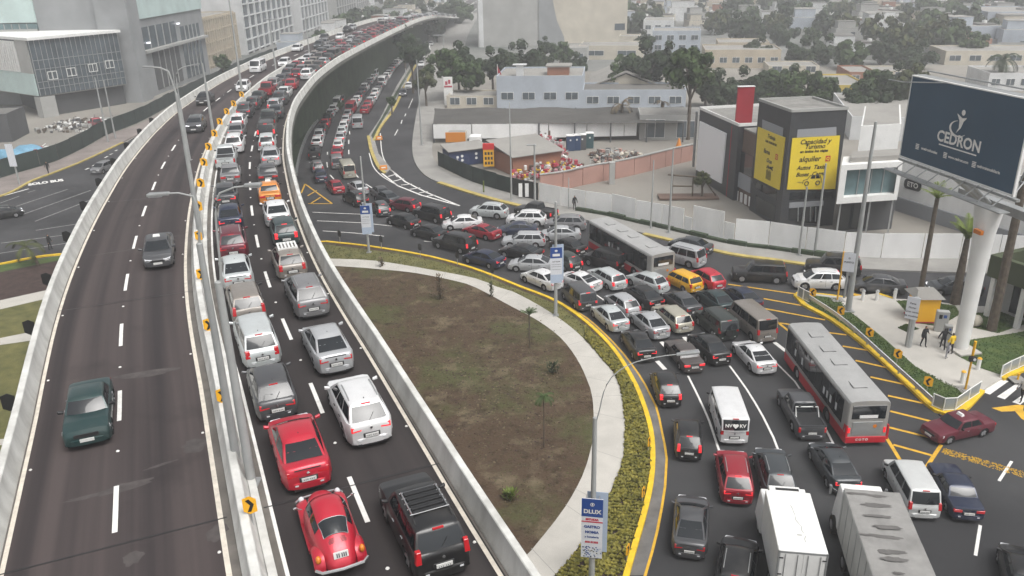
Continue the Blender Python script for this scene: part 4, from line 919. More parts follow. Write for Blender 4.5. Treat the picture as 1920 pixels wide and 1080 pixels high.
# right lane
deck('bigsuv', 'black', 840, 1098, 'black SUV with a chrome and slatted roof rack at the bottom edge', extra=x_rack, tweak=dict(tail='high', L=4.3, H=1.70, W=1.80, wr=0.64, A=.95, B=.5, Cc=-1.7, D=-2.02))
deck('suv', 'white', 700, 839, 'clean white SUV with black roof rails, right lane', brake=True)
deck('sedan', 'silver', 634, 706, 'silver sedan with a scraped dented rear bumper')
deck('suv', 'grey', 591, 599, 'mid grey SUV ahead of the dented silver sedan', tweak=dict(tail='wide'))
deck('hatch', 'taupe', 552, 527, 'grey hatchback carrying a white barred roof rack', extra=x_rack_white, tweak=dict(W=1.78))
deck('hatch', 'teal', 540, 465, 'dark teal hatchback with glowing rear lamps behind the white sedan', brake=True)
deck('sedan', 'white', 525, 430, 'white sedan just behind the orange taxi')
deck('oldsedan', 'orange', 509, 386, 'orange boxy taxi with a white roof sign', extra=x_taxi)
deck('oldsedan', 'dgrey', 505, 348, 'dark grey boxy car ahead of the orange taxi')
deck('sedan', 'silver', 510, 315, 'silver sedan with large red lamps ahead of the dark boxy car', brake=True)
deck('hatch', 'lsilver', 502, 286, 'pale grey hatchback behind a black SUV in the right lane')
deck('bigsuv', 'black', 501, 266, 'black SUV with two red lamps, tall rear door, right lane', brake=True)
deck('pickup', 'dgreen', 503, 242, 'dark green pickup ahead of the tall black SUV')
deck('sedan', 'slate', 517, 225, 'slate sedan behind a red-lamped silver car')
deck('hatch', 'silver', 514, 212, 'silver hatchback with bright red lamps in the far right lane', brake=True)
deck('suv', 'slate', 524, 199, 'slate SUV far along the right lane beside the parapet')
deck('sedan', 'pearl', 531, 187, 'pale silver sedan behind the small crimson car')
deck('hatch', 'dred', 545, 170, 'small crimson hatchback on the far bend')
deck('suv', 'white', 574, 151, 'white SUV at the far bend touching the dense queue')
# opposite carriageway: they drive towards us (the pixel marks the front bumper)
deck('oldsedan', 'green', 168, 842, 'dark green boxy sedan with dusty bonnet coming towards the camera', flip=True, tweak=dict(hood=0.90, W=1.70))
deck('sedan', 'dgrey', 299, 507, 'dark grey taxi with a white roof sign coming towards the camera', flip=True, extra=x_taxi)
deck('suv', 'dgrey', 364, 251, 'grey car with lit headlamps coming round the bend', flip=True, tweak=dict(lit=1, H=1.5))
deck('sedan', 'black', 379, 199, 'dark sedan behind the lamp post in the oncoming lanes', flip=True)
deck('hatch', 'white', 453, 174, 'white hatchback next to the orange stained kerb', flip=True)
deck('van', 'white', 478, 138, 'small white van in the oncoming lanes far away', flip=True)
deck('hatch', 'white', 530, 127, 'white-roofed car with a bright headlamp by the far lamp post', flip=True, tweak=dict(lit=1))
# ground level
TW = dict(tail='high')
road('coupe', 'dgrey', (1291, 1052), (1297, 945), 'dark charcoal sedan with red tail band beside the yellow kerb, bottom of the picture', tweak=dict(tail='wide', L=4.6, W=1.80, H=1.42))
road('suv', 'black', (1370, 1150), (1386, 1040), 'black SUV cut by the bottom edge left of the white lorry')
road('suv', 'dred', (1382, 953), (1368, 868), 'crimson SUV with a plain roof behind the white van', brake=True, tweak=dict(L=4.3))
road('suv', 'slate', (1462, 950), (1440, 872), 'slate blue SUV half hidden ahead of the white lorry')
road('sedan', 'slate', (1588, 912+20), (1548, 868), 'dark slate sedan ahead of the grey semi-trailer', brake=True)
road('minivan', 'pearl', (1730, 978), (1685, 895), 'dusty white people carrier right of the grey trailer')
road('oldsedan', 'navy', (1812, 980), (1765, 896), 'navy old sedan beside the dusty white people carrier', tweak=dict(L=4.5))
road('sedan', 'black', (1925, 1160), (1905, 1064), 'black car peeking in at the bottom right corner')
road('oldsedan', 'maroon', (1845, 803), (1760, 822), 'burgundy old taxi crossing below the yellow kerb corner', extra=x_taxi)
road('van', 'white', (1376, 839), (1346, 745), 'white delivery van with heart sticker on its black rear window', extra=x_lorryrear, tweak=dict(L=4.75, W=1.80, H=1.95))
road('hatch', 'black', (1291, 869), (1286, 800), 'black hatchback with tall red lamps behind the small black hatchback near the kerb', brake=True, tweak=dict(tail='high', L=3.8, W=1.66))
road('hatch', 'black', (1257, 767), (1237, 708), 'small black hatchback with round red lamps near the yellow line', brake=True)
road('pickup', 'dgrey', (1521, 829), (1480, 755), 'dark grey pickup with a white roll bar and fog lamps', extra=x_rollbar)
road('coupe', 'white', (1437, 706), (1390, 656), 'white coupe with a black glass roof', brake=True)
road('sedan', 'black', (1353, 688), (1305, 642), 'black sedan left of the white coupe', brake=True)
road('oldsedan', 'brown', (1302, 703), (1263, 655), 'dark brown old sedan with a red lamp bar and rear wing', brake=True)
road('sedan', 'black', (1213, 682), (1178, 632), 'black sedan next to the kerb below two silver sedans', brake=True)
road('sedan', 'lsilver', (1165, 626), (1123, 588), 'silver sedan hugging the yellow kerb line', brake=True)
road('sedan', 'silver', (1241, 640), (1197, 601), 'silver sedan between a beige estate and the kerb-side cars')
road('wagon', 'beige', (1284, 628), (1236, 588), 'cream old hatchback estate with a dusty rear')
road('bigsuv', 'dgreen', (1368, 644), (1326, 608), 'boxy dark green jeep with a spare wheel on its back', extra=x_spare, tweak=dict(L=4.3, W=1.78))
road('van', 'taupe', (1438, 645), (1384, 600), 'dusty beige minibus beside the boxy dark jeep')
road('hatch', 'silver', (1188, 599), (1150, 571), 'silver hatchback behind the white sport sedan')
road('sedan', 'black', (1232, 584), (1184, 553), 'black sedan behind the silver hatchback with rails', brake=True)
road('sedan', 'dgrey', (1302, 598), (1258, 565), 'charcoal sedan with chrome tail trim below the yellow estate')
road('sedan', 'teal', (1366, 594), (1323, 562), 'dark teal sedan right of the charcoal sedan', brake=True)
road('sedan', 'navy', (1416, 588), (1371, 557), 'dark navy sedan nearest the yellow hatching')
road('minivan', 'dgrey', (1105, 587), (1070, 556), 'dark grey tall hatchback beside the banner pole foot', brake=True, tweak=dict(L=4.1))
road('sedan', 'white', (1046, 547), (996, 526), 'white sedan partly behind the blue topped banner')
road('coupe', 'white', (1119, 550), (1070, 531), 'white coupe right of the blue topped banner', brake=True)
road('wagon', 'lsilver', (1163, 547), (1121, 523), 'silver estate with a dark bag on its roof', brake=True)
road('hatch', 'lsilver', (1243, 552), (1194, 532), 'silver hatchback with roof rails next to the yellow estate', tweak=dict(L=4.3))
road('wagon', 'yellow', (1307, 551), (1260, 529), 'yellow taxi estate next to a red hatchback')
road('hatch', 'red', (1348, 548), (1306, 523), 'red hatchback right of the yellow taxi estate')
road('sedan', 'silver', (1040, 509), (988, 506), 'grey-silver sedan behind the white sedan by the banner')
road('hatch', 'dgreen', (1082, 512), (1046, 493), 'very dark green hatchback just right of the banner', brake=True)
road('bigsuv', 'black', (1172, 511), (1126, 498), 'tall black boxy jeep alongside the stopped red and black bus', tweak=dict(L=4.3))
road('sedan', 'black', (1092, 483), (1050, 466), 'black sedan with a red lamp pair behind the banner pole', brake=True)
road('sedan', 'silver', (1088, 449), (1028, 449), 'silver sedan seen side-on left of the bus front')
road('suv', 'grey', (1098, 431), (1050, 430), 'grey SUV at the bus front near the far pavement')
road('sedan', 'navy', (1008, 440), (938, 441), 'dark navy sedan seen side-on under the white SUV')
road('suv', 'white', (1024, 422), (944, 420), 'white SUV seen side-on in front of a black van')
road('pickup', 'black', (1040, 413), (975, 401), 'black pickup behind the white side-on SUV', brake=True)
road('suv', 'lsilver', (951, 409), (880, 403), 'silver SUV with its tail window lifted near the white line')
road('sedan', 'white', (905, 426), (833, 429), 'white sedan between a silver SUV and a red sedan')
road('coupe', 'dred', (933, 451), (873, 436), 'red coupe wedged behind the black pickup-like SUV')
road('wagon', 'silver', (1022, 461), (944, 460), 'silver estate side-on above a black coupe')
road('coupe', 'black', (1014, 489), (938, 475), 'black coupe beside the silver estate', brake=True)
road('sedan', 'navy', (941, 504), (893, 492), 'small blue-black sedan nearest the yellow kerb and verge', brake=True)
road('bigsuv', 'black', (887, 476), (830, 462), 'bulky black SUV with a torn tail, left of the small blue-black sedan', brake=True)
road('sedan', 'black', (833, 453), (783, 440), 'black sedan left of the bulky black SUV', brake=True)
road('sedan', 'black', (781, 431), (735, 417), 'black sedan at the head of the white lane lines', brake=True)
road('bigsuv', 'black', (838, 419), (786, 406), 'black van-like SUV between a white and a crimson car', brake=True)
road('hatch', 'maroon', (784, 398), (741, 391), 'crimson hatchback with lit lamps beside the hatched marking', brake=True)
road('hatch', 'slate', (723, 408), (702, 389), 'slate hatchback right of the small banner pole', brake=True)
road('suv', 'black', (682, 389), (652, 374), 'black SUV with a grey roof left of the small banner pole', brake=True)
road('sedan', 'silver', (682, 368), (658, 350), 'silver sedan behind the grey-roofed black SUV')
road('sedan', 'dgrey', (724, 378), (702, 360), 'grey sedan with dark side and lit red lamp beyond the banner')
road('sedan', 'slate', (742, 387), (718, 376), 'slate sedan squeezed behind the crimson hatchback')
road('sedan', 'dred', (637, 366), (617, 346), 'crimson sedan right of the yellow hatched triangle', brake=True)
road('sedan', 'navy', (604, 345), (598, 325), 'bluish grey sedan below the viaduct edge')
road('hatch', 'grey', (598, 326), (591, 309), 'grey hatchback behind a black pickup below the viaduct')
road('van', 'beige', (657, 337), (641, 311), 'cream white minibus with a roof rail strip')
road('minivan', 'grey', (634, 319), (629, 301), 'grey minivan just behind the cream minibus')
road('pickup', 'black', (590, 301), (595, 277), 'black pickup below the viaduct edge')
GR_ = 'cars on the far side road behind the hoarding line'
road('bigsuv', 'black', (1473, 528), (1372, 523), 'long black luxury SUV driving alone behind the island', group=GR_, tweak=dict(H=1.80, rails=0, W=1.9))
road('suv', 'white', (1582, 540), (1499, 538), 'white SUV behind the yellow signal pole', group=GR_, brake=True)
road('sedan', 'dgrey', (1696, 550), (1604, 543), 'dark grey sedan behind the white bollards', group=GR_)
road('bigsuv', 'black', (1612, 516), (1526, 509), 'black SUV partly hidden behind a leaning grey pole', group=GR_)
road('sedan', 'slate', (1838, 552), (1757, 549), 'slate sedan behind the palm trunk with its headlamp showing', group=GR_, tweak=dict(lit=1))
road('sedan', 'slate', (1331, 479), (1258, 462), 'dark slate sedan behind the bus against the far kerb', group=GR_)
road('bigsuv', 'silver', (1316, 503), (1262, 489), 'boxy silver four-wheel drive beside the bus rear', group=GR_, tweak=dict(H=1.9, W=1.86))
road('hatch', 'black', (-25, 414), (33, 405), 'dark car at the far left edge on the lower road', group='cars on the lower road at the left', tweak=dict(lit=1))
road('hatch', 'grey', (211, 316), (195, 322), 'small grey car beside the viaduct on the lower left road', group='cars on the lower road at the left')
road('oldsedan', 'white', (767, 163), (763, 176), 'white and dark taxi heading down the slip road', group='cars on the slip road', extra=x_taxi, tweak=dict(lit=1))
road('sedan', 'dgrey', (757, 176), (752, 191), 'dark car with one lit headlamp on the slip road', group='cars on the slip road', tweak=dict(lit=1))
road('pickup', 'dred', (190, 242), (176, 236), 'red and white vehicle parked behind the green mesh fence', group='vehicles in the dusty lot')
# far queues, each car a mesh of its own
LOD = {k: make_lod(k) for k in ('sedan', 'suv', 'hatch', 'van')}
LODB = {k: make_lod(k, 'brake_red') for k in ('sedan', 'hatch')}
used = set()
def lod(kind, color, p, h, label, group, jit=0.03, brk=False):
    src = (LODB if brk and kind in LODB else LOD)[kind]
    if (kind, brk and kind in LODB) in used: o = src.copy(); C.objects.link(o)
    else: o = src; used.add((kind, brk and kind in LODB))
    o.location = p; o.rotation_euler = (0, 0, h+rnd.uniform(-jit, jit)); o.scale = (rnd.uniform(.92, 1.05), rnd.uniform(.96, 1.04), rnd.uniform(.93, 1.08)); o.color = (*COL[color], 1); o.name = {'suv': 'suv', 'van': 'van', 'hatch': 'hatchback'}.get(kind, 'sedan')
    tag(o, label, 'van' if kind == 'van' else 'car', group); return o
NAMES = dict(white='white', silver='silver', lsilver='silver', grey='grey', dgrey='dark grey', black='black', dred='crimson', maroon='maroon', slate='slate', pearl='off-white', brown='brown', navy='navy', taupe='beige')
TY = dict(suv='SUV', hatch='hatchback')
def wpick(l): return rnd.choice(l)
s_start = on_master(P(574, 151, ZD))[1-1]
far_cols = ['maroon', 'dred', 'maroon', 'dgrey', 'grey', 'silver', 'white', 'black', 'taupe', 'slate', 'brown', 'dred']
for lane, off, s0 in ((0, 1.35, on_master(P(538, 150, ZD))[0]+8), (1, 3.4, on_master(P(556, 146, ZD))[0]), (2, 5.2, on_master(P(574, 151, ZD))[0]+7.5)):
    s = s0
    while s < MS[-1]-190:
        c = wpick(far_cols if s < s0+120 else ['silver', 'white', 'grey', 'slate', 'dgrey', 'pearl']); kd = rnd.choice(['sedan', 'sedan', 'suv', 'hatch', 'hatch', 'van' if rnd.random() < .3 else 'suv'])
        p, h = at_master(s, off+rnd.uniform(-.2, .2), ZD); nth = int((s-s0)/5.3)+1
        lod(kd, c, p, h, f'small {NAMES[c]} {TY.get(kd, kd)} number {nth} in the {("left", "middle", "right")[lane]} file of the far queue', 'far cars packed on the elevated road', brk=rnd.random() < .5)
        s += rnd.uniform(4.9, 5.6)*(1.25 if kd == 'van' else 1)
for i, (x, y) in enumerate([(562, 96), (592, 86), (622, 76), (628, 74), (660, 60), (700, 44), (735, 32), (610, 90), (690, 56)]):
    s, off, h = on_master(P(x, y, ZD)); p, h = at_master(s, -3.0 if i % 2 else -6.1, ZD); c = ['white', 'grey', 'dgrey', 'white', 'black', 'silver', 'white', 'slate', 'silver'][i]
    lod('hatch', c, p, h+pi, f'small {NAMES[c]} car, number {i+1} of the far oncoming cars', 'far oncoming cars on the elevated road')
# queue in the street right of the viaduct: three rows
rows = [([(595, 276), (602, 255), (612, 235), (625, 212), (648, 180), (672, 155), (700, 125), (735, 95), (770, 65)], ['white', 'silver', 'black', 'dred', 'black', 'silver', 'white', 'white', 'brown', 'slate', 'slate', 'grey'], 0.0),
        ([(632, 296), (636, 276), (641, 258), (647, 238), (655, 218), (672, 190), (692, 160), (712, 135), (745, 105), (780, 75)], ['dred', 'pearl', 'silver', 'lsilver', 'white', 'silver', 'grey', 'dred', 'pearl', 'white', 'slate', 'dgrey'], 0.0),
        ([(684, 214), (696, 195), (708, 175), (720, 156), (738, 130), (760, 108), (795, 75)], ['dred', 'dred', 'silver', 'white', 'pearl', 'grey', 'slate', 'white'], 1.0)]
for ri, (l, cs, z0) in enumerate(rows):
    ln = PX(l, 0, 0.5); q = [0]; 
    for a, b_ in zip(ln, ln[1:]): q.append(q[-1]+(b_-a).length)
    s = 1.5; i = 0
    while s < q[-1]-3:
        j = max(t for t in range(len(q)) if q[t] <= s); d = (ln[min(j+6, len(ln)-1)]-ln[max(0, j-6)]).normalized(); c = cs[i % len(cs)] if i < len(cs) else wpick(['silver', 'white', 'grey', 'slate', 'pearl', 'dgrey'])
        kd = rnd.choice(['sedan', 'hatch', 'suv', 'hatch', 'sedan']); kd = 'van' if (i % 9 == 7) else kd
        lod(kd, c, (ln[j].x, ln[j].y, 0.008), atan2(d.y, d.x), f'small {NAMES[c]} {TY.get(kd, kd)}, number {i+1} in the street queue, {["row beside the viaduct", "middle row", "row by the island"][ri]}', 'cars queuing in the street right of the viaduct', brk=rnd.random() < .4)
        s += rnd.uniform(5.0, 5.8)*(1.2 if kd == 'van' else 1); i += 1
for i, (x, y) in enumerate([(793, 112), (802, 98), (790, 124), (808, 85)]): a, b_ = P(x, y), P(x-3, y+6); d = (b_-a).normalized(); lod('van' if i < 2 else 'sedan', 'white', (a.x, a.y, .008), atan2(d.y, d.x), ['white van behind the slip road trees', 'pale van farthest up the slip road', 'small white car below the far slip road vans', 'tiny white car at the top of the slip road'][i], 'white vehicles at the top of the slip road')
a, b_ = P(669, 250), P(674, 228); d = (b_-a).normalized(); lod('van', 'silver', ((a+b_)/2).xyz, atan2(d.y, d.x), 'silver box van at the near end of the row beside the traffic island', 'cars queuing in the street right of the viaduct')
for o in list(LOD.values())+list(LODB.values()):
    if 'label' not in o: bpy.data.objects.remove(o)

# silver low-loader lorry in the street
def truck_common(t, x0, x1, w_, name='wheel', xs=(), r=0.48):
    for x in xs:
        for s in (-1, 1):
            b = MB().mat('rubber'); b.tube([(x, s*(w_-0.42), r), (x, s*(w_-0.06), r)], r, 18); q = b.build('wheel', t, smooth=True)
            b = MB().mat('rim'); b.tube([(x, s*(w_-0.06), r), (x, s*(w_-0.04), r)], [r*.55, r*.45], 14); b.build('rim', q)
def box_lorry():
    # roof corners read off the photo at roof height
    H_ = 3.5; W2 = 1.2
    rl, rr, fl, fr = P(1461, 1034, H_), P(1553, 1037, H_), P(1432, 921, H_), P(1522, 922, H_)
    rear = (rl+rr)/2; front = (fl+fr)/2; d = (front-rear).normalized(); L = (front-rear).length; W2 = min(1.3, (rl-rr).length/2)
    t = empty('box_lorry', (rear.x, rear.y, 0.008), atan2(d.y, d.x)); tag(t, 'white box lorry with a cracked roof and closed rear doors at the bottom', 'lorry')
    b = MB().mat('white_paint'); b.box(0, L, -W2, W2, 1.05, H_); bx = b.build('cargo_box', t, bevel=0.03, segs=1)
    b = MB().mat('galvanised')
    for s in (-1, 1): b.box(-0.03, 0.05, s*(W2-0.03)-0.04, s*(W2-0.03)+0.04, 1.02, H_-0.02)
    b.box(-0.03, 0.05, -W2, W2, H_-0.10, H_-0.02); b.box(-0.03, 0.05, -W2, W2, 1.0, 1.12); b.build('door_frame', bx)
    for s in (-1, 1):
        b = MB().mat('white_paint'); b.box(-0.02, 0.01, s*0.03 if s > 0 else -W2+0.09, W2-0.09 if s > 0 else -0.03, 1.14, H_-0.13); dr = b.build('rear_door', bx)
        b = MB().mat('galvanised')
        for y in (0.22, 0.75): b.tube([(-0.05, s*y, 1.16), (-0.05, s*y, H_-0.15)], 0.018, 6)
        b.build('locking_bar', dr)
        b = MB().mat('trim_black')
        for z in (1.4, 2.2, 3.1): b.box(-0.05, -0.02, s*(W2-0.22), s*(W2-0.05), z, z+0.05)
        b.build('hinge', dr)
        b = MB().mat('brake_red'); b.box(-0.05, 0.0, s*(W2-0.32)-0.12, s*(W2-0.32)+0.12, 0.78, 0.92); b.build('taillight', t)
    b = MB().mat('underbody'); b.box(0.1, L+2.3, -0.5, 0.5, 0.6, 1.02); b.build('chassis', t)
    b = MB().mat('white_paint'); b.hexa([(L+0.35, -1.05, 0.55), (L+2.15, -1.05, 0.55), (L+2.15, 1.05, 0.55), (L+0.35, 1.05, 0.55)], [(L+0.4, -0.98, 2.35), (L+1.75, -0.98, 2.35), (L+1.75, 0.98, 2.35), (L+0.4, 0.98, 2.35)]); cb = b.build('cab', t, bevel=0.08)
    b = MB().mat('white_paint'); b.box(L+0.35, L+1.0, -0.75, 0.75, 2.35, H_-0.4); b.build('wind_deflector', cb, bevel=0.05)
    b = MB().mat('white_paint'); b.box(L+0.02, L+0.30, -0.85, 0.85, H_-0.55, H_-0.02); rf = b.build('cooling_unit', t, bevel=0.03)
    b = MB().mat('trim_black'); b.box(L+0.08, L+0.26, -0.55, 0.55, H_-0.02, H_-0.005); b.build('fan_grille', rf)
    b = MB().mat('crack_grey' if 'crack_grey' in M else mat('crack_grey', (.38, .37, .35), .8)); rr_ = random.Random(3); q = [V((L*0.75, 0.05, H_+.004))]
    for i in range(12): q.append(q[-1]+V((-L*0.05, rr_.uniform(-.1, .08), 0)))
    for i in range(len(q)-1): ribbon(b, [q[i], q[i+1]], rr_.uniform(.015, .05), H_+0.004)
    b.box(L*.25, L*.27, -.12, .1, H_+.003, H_+.006); b.build('roof_crack', bx)
    truck_common(t, 0, L, W2, xs=(1.6, L+1.2)); return t
box_lorry()
def trailer():
    H_ = 3.7; fl, fr, rl, rr = P(1583, 919, H_), P(1686, 921, H_), P(1627, 1050, H_), P(1742, 1050, H_)
    f = (fl+fr)/2; d = (f-(rl+rr)/2).normalized(); L = 13.0; W2 = min(1.32, (fl-fr).length/2); o = f-d*L
    t = empty('semi_trailer_lorry', (o.x, o.y, 0.008), atan2(d.y, d.x)); tag(t, 'long grey lorry trailer with dirt-patched ribbed roof, cut by the bottom edge', 'lorry')
    mat('tarp_side', (0.44, 0.44, 0.42), 0.7, var=0.12, scale=0.6, coord='o'); mat('tarp_roof', (0.24, 0.235, 0.225), 0.8, var=0.22, scale=0.8, coord='o', bump=0.02, bscale=2)
    b = MB().mat('tarp_side'); b.box(0, L, -W2, W2, 1.1, H_-0.03); bx = b.build('cargo_box', t, bevel=0.04, segs=1)
    b = MB().mat('tarp_roof'); n = 26; vs = []; rr_ = random.Random(5)
    for i in range(n+1):
        for j in range(7): vs.append((L*i/n, lerp(-W2+.02, W2-.02, j/6), H_+(0.05 if i % 2 else -0.015)*(1 if 0 < j < 6 else 0)+rr_.uniform(-.012, .012)))
    b.add(vs, [(i*7+j, (i+1)*7+j, (i+1)*7+j+1, i*7+j+1) for i in range(n) for j in range(6)]); b.build('tarpaulin_roof', bx, smooth=True, ang=80)
    mat('dirt_patch', (0.12, 0.115, 0.11), 0.9, var=0.2, scale=2, coord='o'); b = MB().mat('dirt_patch')
    for i in range(15):
        x = L-0.5-i*0.78; 
        for q in range(rr_.choice((1, 1, 2))):
            cx, cyy, lx, ly = x+rr_.uniform(-.2, .2), rr_.uniform(-.75, .5) if q else rr_.uniform(-.45, .15), rr_.uniform(.07, .17), rr_.uniform(.25, .7)
            q_ = [rr_.uniform(.75, 1.15) for _ in range(20)]; b.add([(cx+lx*cos(a_*.314)*w_, -cyy+ly*sin(a_*.314)*w_, H_+0.062+i*.0004+q*.0002) for a_, w_ in enumerate(q_)], [tuple(range(20))])
    b.build('dirt_patch', bx)
    b = MB().mat('galvanised')
    for i in range(14): b.box(i*0.96+.2, i*0.96+.25, W2, W2+.015, 1.15, H_-.1); b.box(i*.96+.2, i*.96+.25, -W2-.015, -W2, 1.15, H_-.1)
    b.build('side_ribs', bx)
    b = MB().mat('white_paint'); b.hexa([(L+0.5, -1.1, 0.6), (L+2.2, -1.1, 0.6), (L+2.2, 1.1, 0.6), (L+0.5, 1.1, 0.6)], [(L+0.55, -1.0, 2.7), (L+1.9, -1.0, 2.7), (L+1.9, 1.0, 2.7), (L+0.55, 1.0, 2.7)]); cb = b.build('cab', t, bevel=0.08)
    b = MB().mat('glass_dark'); b.quad((L+2.17, -.95, 1.5), (L+2.17, .95, 1.5), (L+2.0, .9, 2.5), (L+2.0, -.9, 2.5)); b.build('windshield', cb)
    for s in (-1, 1):
        b = MB().mat('chrome'); b.tube([(L+1.9, s*1.05, 2.2), (L+2.1, s*1.35, 2.3)], .02, 6); b.box(L+2.0, L+2.15, s*1.35-.06, s*1.35+.06, 1.9, 2.4); b.build('wing_mirror', cb)
    b = MB().mat('underbody'); b.box(0.2, L+2.2, -0.6, 0.6, 0.5, 1.08); b.build('chassis', t)
    truck_common(t, 0, L, W2, xs=(1.2, 2.4, L-1.5, L+1.4)); return t
trailer()
def bus(fr_px, rl_px, rr_px, H_, L, label, W2=1.26):
    rl, rr = P(*rl_px, H_), P(*rr_px, H_); fr = P(*fr_px, H_)
    rear = (rl+rr)/2; d = (fr-rear).normalized()
    t = empty('city_bus', (rear.x, rear.y, 0.008), atan2(d.y, d.x)); tag(t, label, 'bus', 'grey and red city buses')
    mat('bus_grey', (0.31, 0.30, 0.28), 0.45, var=0.1, scale=0.7, coord='o'); mat('bus_red', (0.48, 0.012, 0.025), 0.4); mat('bus_roof', (0.33, 0.33, 0.325), 0.6, var=0.1, scale=0.8, coord='o', detail=8)
    # body with wheel arches as one shell
    b = MB(); xs = sorted({0, 0.06, 0.2, L-0.2, L-0.06, L} | {xc+q for xc in (2.9, L-2.7) for q in (-.58, -.579, -.42, -.2, 0, .2, .42, .579, .58)} | {L*i/14 for i in range(15)})
    rings = []
    for x in xs:
        e = 0.06 if x in (0, L) else (0.02 if x < .1 or x > L-.1 else 0)
        zb = 0.30
        for xc in (2.9, L-2.7):
            dd = abs(x-xc)
            if dd < 0.5795: zb = max(zb, .48+sqrt(.58**2-dd*dd))
        zs = [zb, max(zb+.01, 0.95), max(zb+.02, 1.0), 2.95, 3.08, H_-0.02, H_+0.02]; w = W2-e
        ws = [w, w, w, w-.02, w-.10, w-.28, 0]
        rings.append([(x, -a, z) for a, z in zip(ws, zs)]+[(x, a, z) for a, z in reversed(list(zip(ws[:-1], zs[:-1])))])
    n = 13; nr = len(rings); vs = [p for r_ in rings for p in r_]; lo, mid, top = [], [], []
    for i in range(nr-1):
        for j in range(n-1):
            f = (i*n+j, i*n+j+1, (i+1)*n+j+1, (i+1)*n+j); (lo if j in (0, 11) else mid if j in (1, 2, 9, 10) else top).append(f)
    b.mat('bus_grey'); b.add(vs, mid+[tuple(range(n)), tuple(reversed(range((nr-1)*n, nr*n)))])
    k0 = len(b.f); b.mat('bus_red'); b.f += lo; b.m += [b.cur]*len(lo); b.mat('bus_roof'); b.f += top; b.m += [b.cur]*len(top)
    b.build('body', t, smooth=True, ang=30)
    b = MB().mat('underbody'); b.box(.2, L-.2, -W2+.15, W2-.15, .2, .9); b.build('underbody', t)
    for s in (-1, 1):
        b = MB().mat('glass_dark'); b.box(0.75, L-0.25, s*(W2-.01), s*(W2+.006), 1.25, 2.82); w_ = b.build('window_band', t)
        b = MB().mat('trim_black')
        for i in range(1, 9): x = .75+(L-1)*i/9; b = MB().mat('trim_black'); b.box(x-.035, x+.035, s*(W2-.0), s*(W2+.014), 1.22, 2.85); b.build('window_pillar', w_)
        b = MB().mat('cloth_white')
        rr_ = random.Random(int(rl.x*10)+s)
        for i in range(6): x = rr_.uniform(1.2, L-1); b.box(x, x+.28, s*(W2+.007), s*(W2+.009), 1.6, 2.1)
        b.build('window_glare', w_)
        b = MB().mat('bus_red'); b.hexa([(-.02, s*(W2-.02)-.14, .5), (.45, s*(W2-.0), .5), (.45, s*(W2+.01), .5), (-.02, s*(W2-.02), .5)], [(-.02, s*(W2-.02)-.1, 1.5), (.3, s*W2, 1.5), (.3, s*(W2+.01), 1.5), (-.02, s*(W2-.02), 1.5)]); b.build('tail_corner', t)
        b = MB().mat('brake_red'); b.box(-.045, -.01, s*(W2-.18)-.07, s*(W2-.18)+.07, 1.0, 1.35); b.build('taillight', t)
    b = MB().mat('bus_red'); b.box(-.07, .1, -W2+.03, W2-.03, .30, .72); b.build('rear_bumper', t, bevel=.03)
    b = MB().mat('glass_dark'); b.box(-.025, 0, -W2+.25, W2-.25, 1.95, 2.85); rw = b.build('rear_window', t, bevel=.02, segs=1)
    b = MB().mat('white_paint'); b.box(-.03, -.026, -.55, .55, 2.0, 2.22); b.build('route_board', rw)
    b = MB().mat('galvanised'); b.box(-.03, 0, -.9, .9, .85, 1.75); b.build('engine_cover', t, bevel=.01, segs=1)
    q = MB(); text_mesh(q, 'C O T O', .2, Matrix.Translation((-.085, .25, .55)) @ Matrix.Rotation(-pi/2, 4, 'Z') @ Matrix.Rotation(pi/2, 4, 'X'), 'white_line', .01); q.build('rear_lettering', t)
    b = MB().mat('amber'); b.tube([(-.035, -.45, 1.45), (-.045, -.45, 1.45)], .12, 12); b.build('round_badge', t)
    for i, x in enumerate((L*.18, L*.45, L*.62, L*.82)):
        b = MB().mat('bus_roof'); b.box(x-.42, x+.42, -.4, .4, H_+.01, H_+.06); h = b.build('roof_hatch', t, bevel=.02, segs=1)
        b = MB().mat('trim_black'); b.box(x-.46, x-.42, -.44, .44, H_+.012, H_+.03); b.box(x-.46, x+.1, .40, .44, H_+.012, H_+.03); b.build('hatch_gap', h)
    truck_common(t, 0, L, W2, xs=(2.9, L-2.7), r=.48); return t
bus((1512, 608), (1600, 757), (1667, 748), 3.15, 11.2, 'grey and red city bus stopped beside the yellow hatching')
bus((1124, 409), (1226, 484), (1263, 466), 3.15, 11.8, 'red and black city bus in the middle of the jam by the far kerb')
# ---------------------------------------------------------------- helpers on vertical planes
def ray(x, y): return ROT @ V(((x-960)/F, -(y-540)/F, -1.0))
def PL(px, py, A, B, out=0.0):       # where the line of sight meets the vertical plane through A and B, moved outwards
    A, B = V(A), V(B); d = V((B.x-A.x, B.y-A.y, 0)).normalized(); n = V((d.y, -d.x, 0))
    if n.dot(V((0, 0, 0))-V((A.x, A.y, 0))) < 0: n = -n
    r = ray(px, py); o = V((0, 0, CH)); A2 = A+n*out
    t = (A2-o).dot(n)/r.dot(n); return o+r*t
def panel(b, quad, A, B, o0, o1):   # solid panel from a photo quad on a wall plane, between two outward distances
    lo = [PL(x, y, A, B, o0) for x, y in quad]; A, B = V(A), V(B); d = V((B.x-A.x, B.y-A.y, 0)).normalized(); n = V((d.y, -d.x, 0))
    if n.dot(-V((A.x, A.y, 0))) < 0: n = -n
    return b.hexa(lo, [p+n*(o1-o0) for p in lo])
def col(name, c, rough=0.85, var=0.12, scale=0.25, **k): mat(name, c, rough, var=var, scale=scale, detail=9, **k); return name
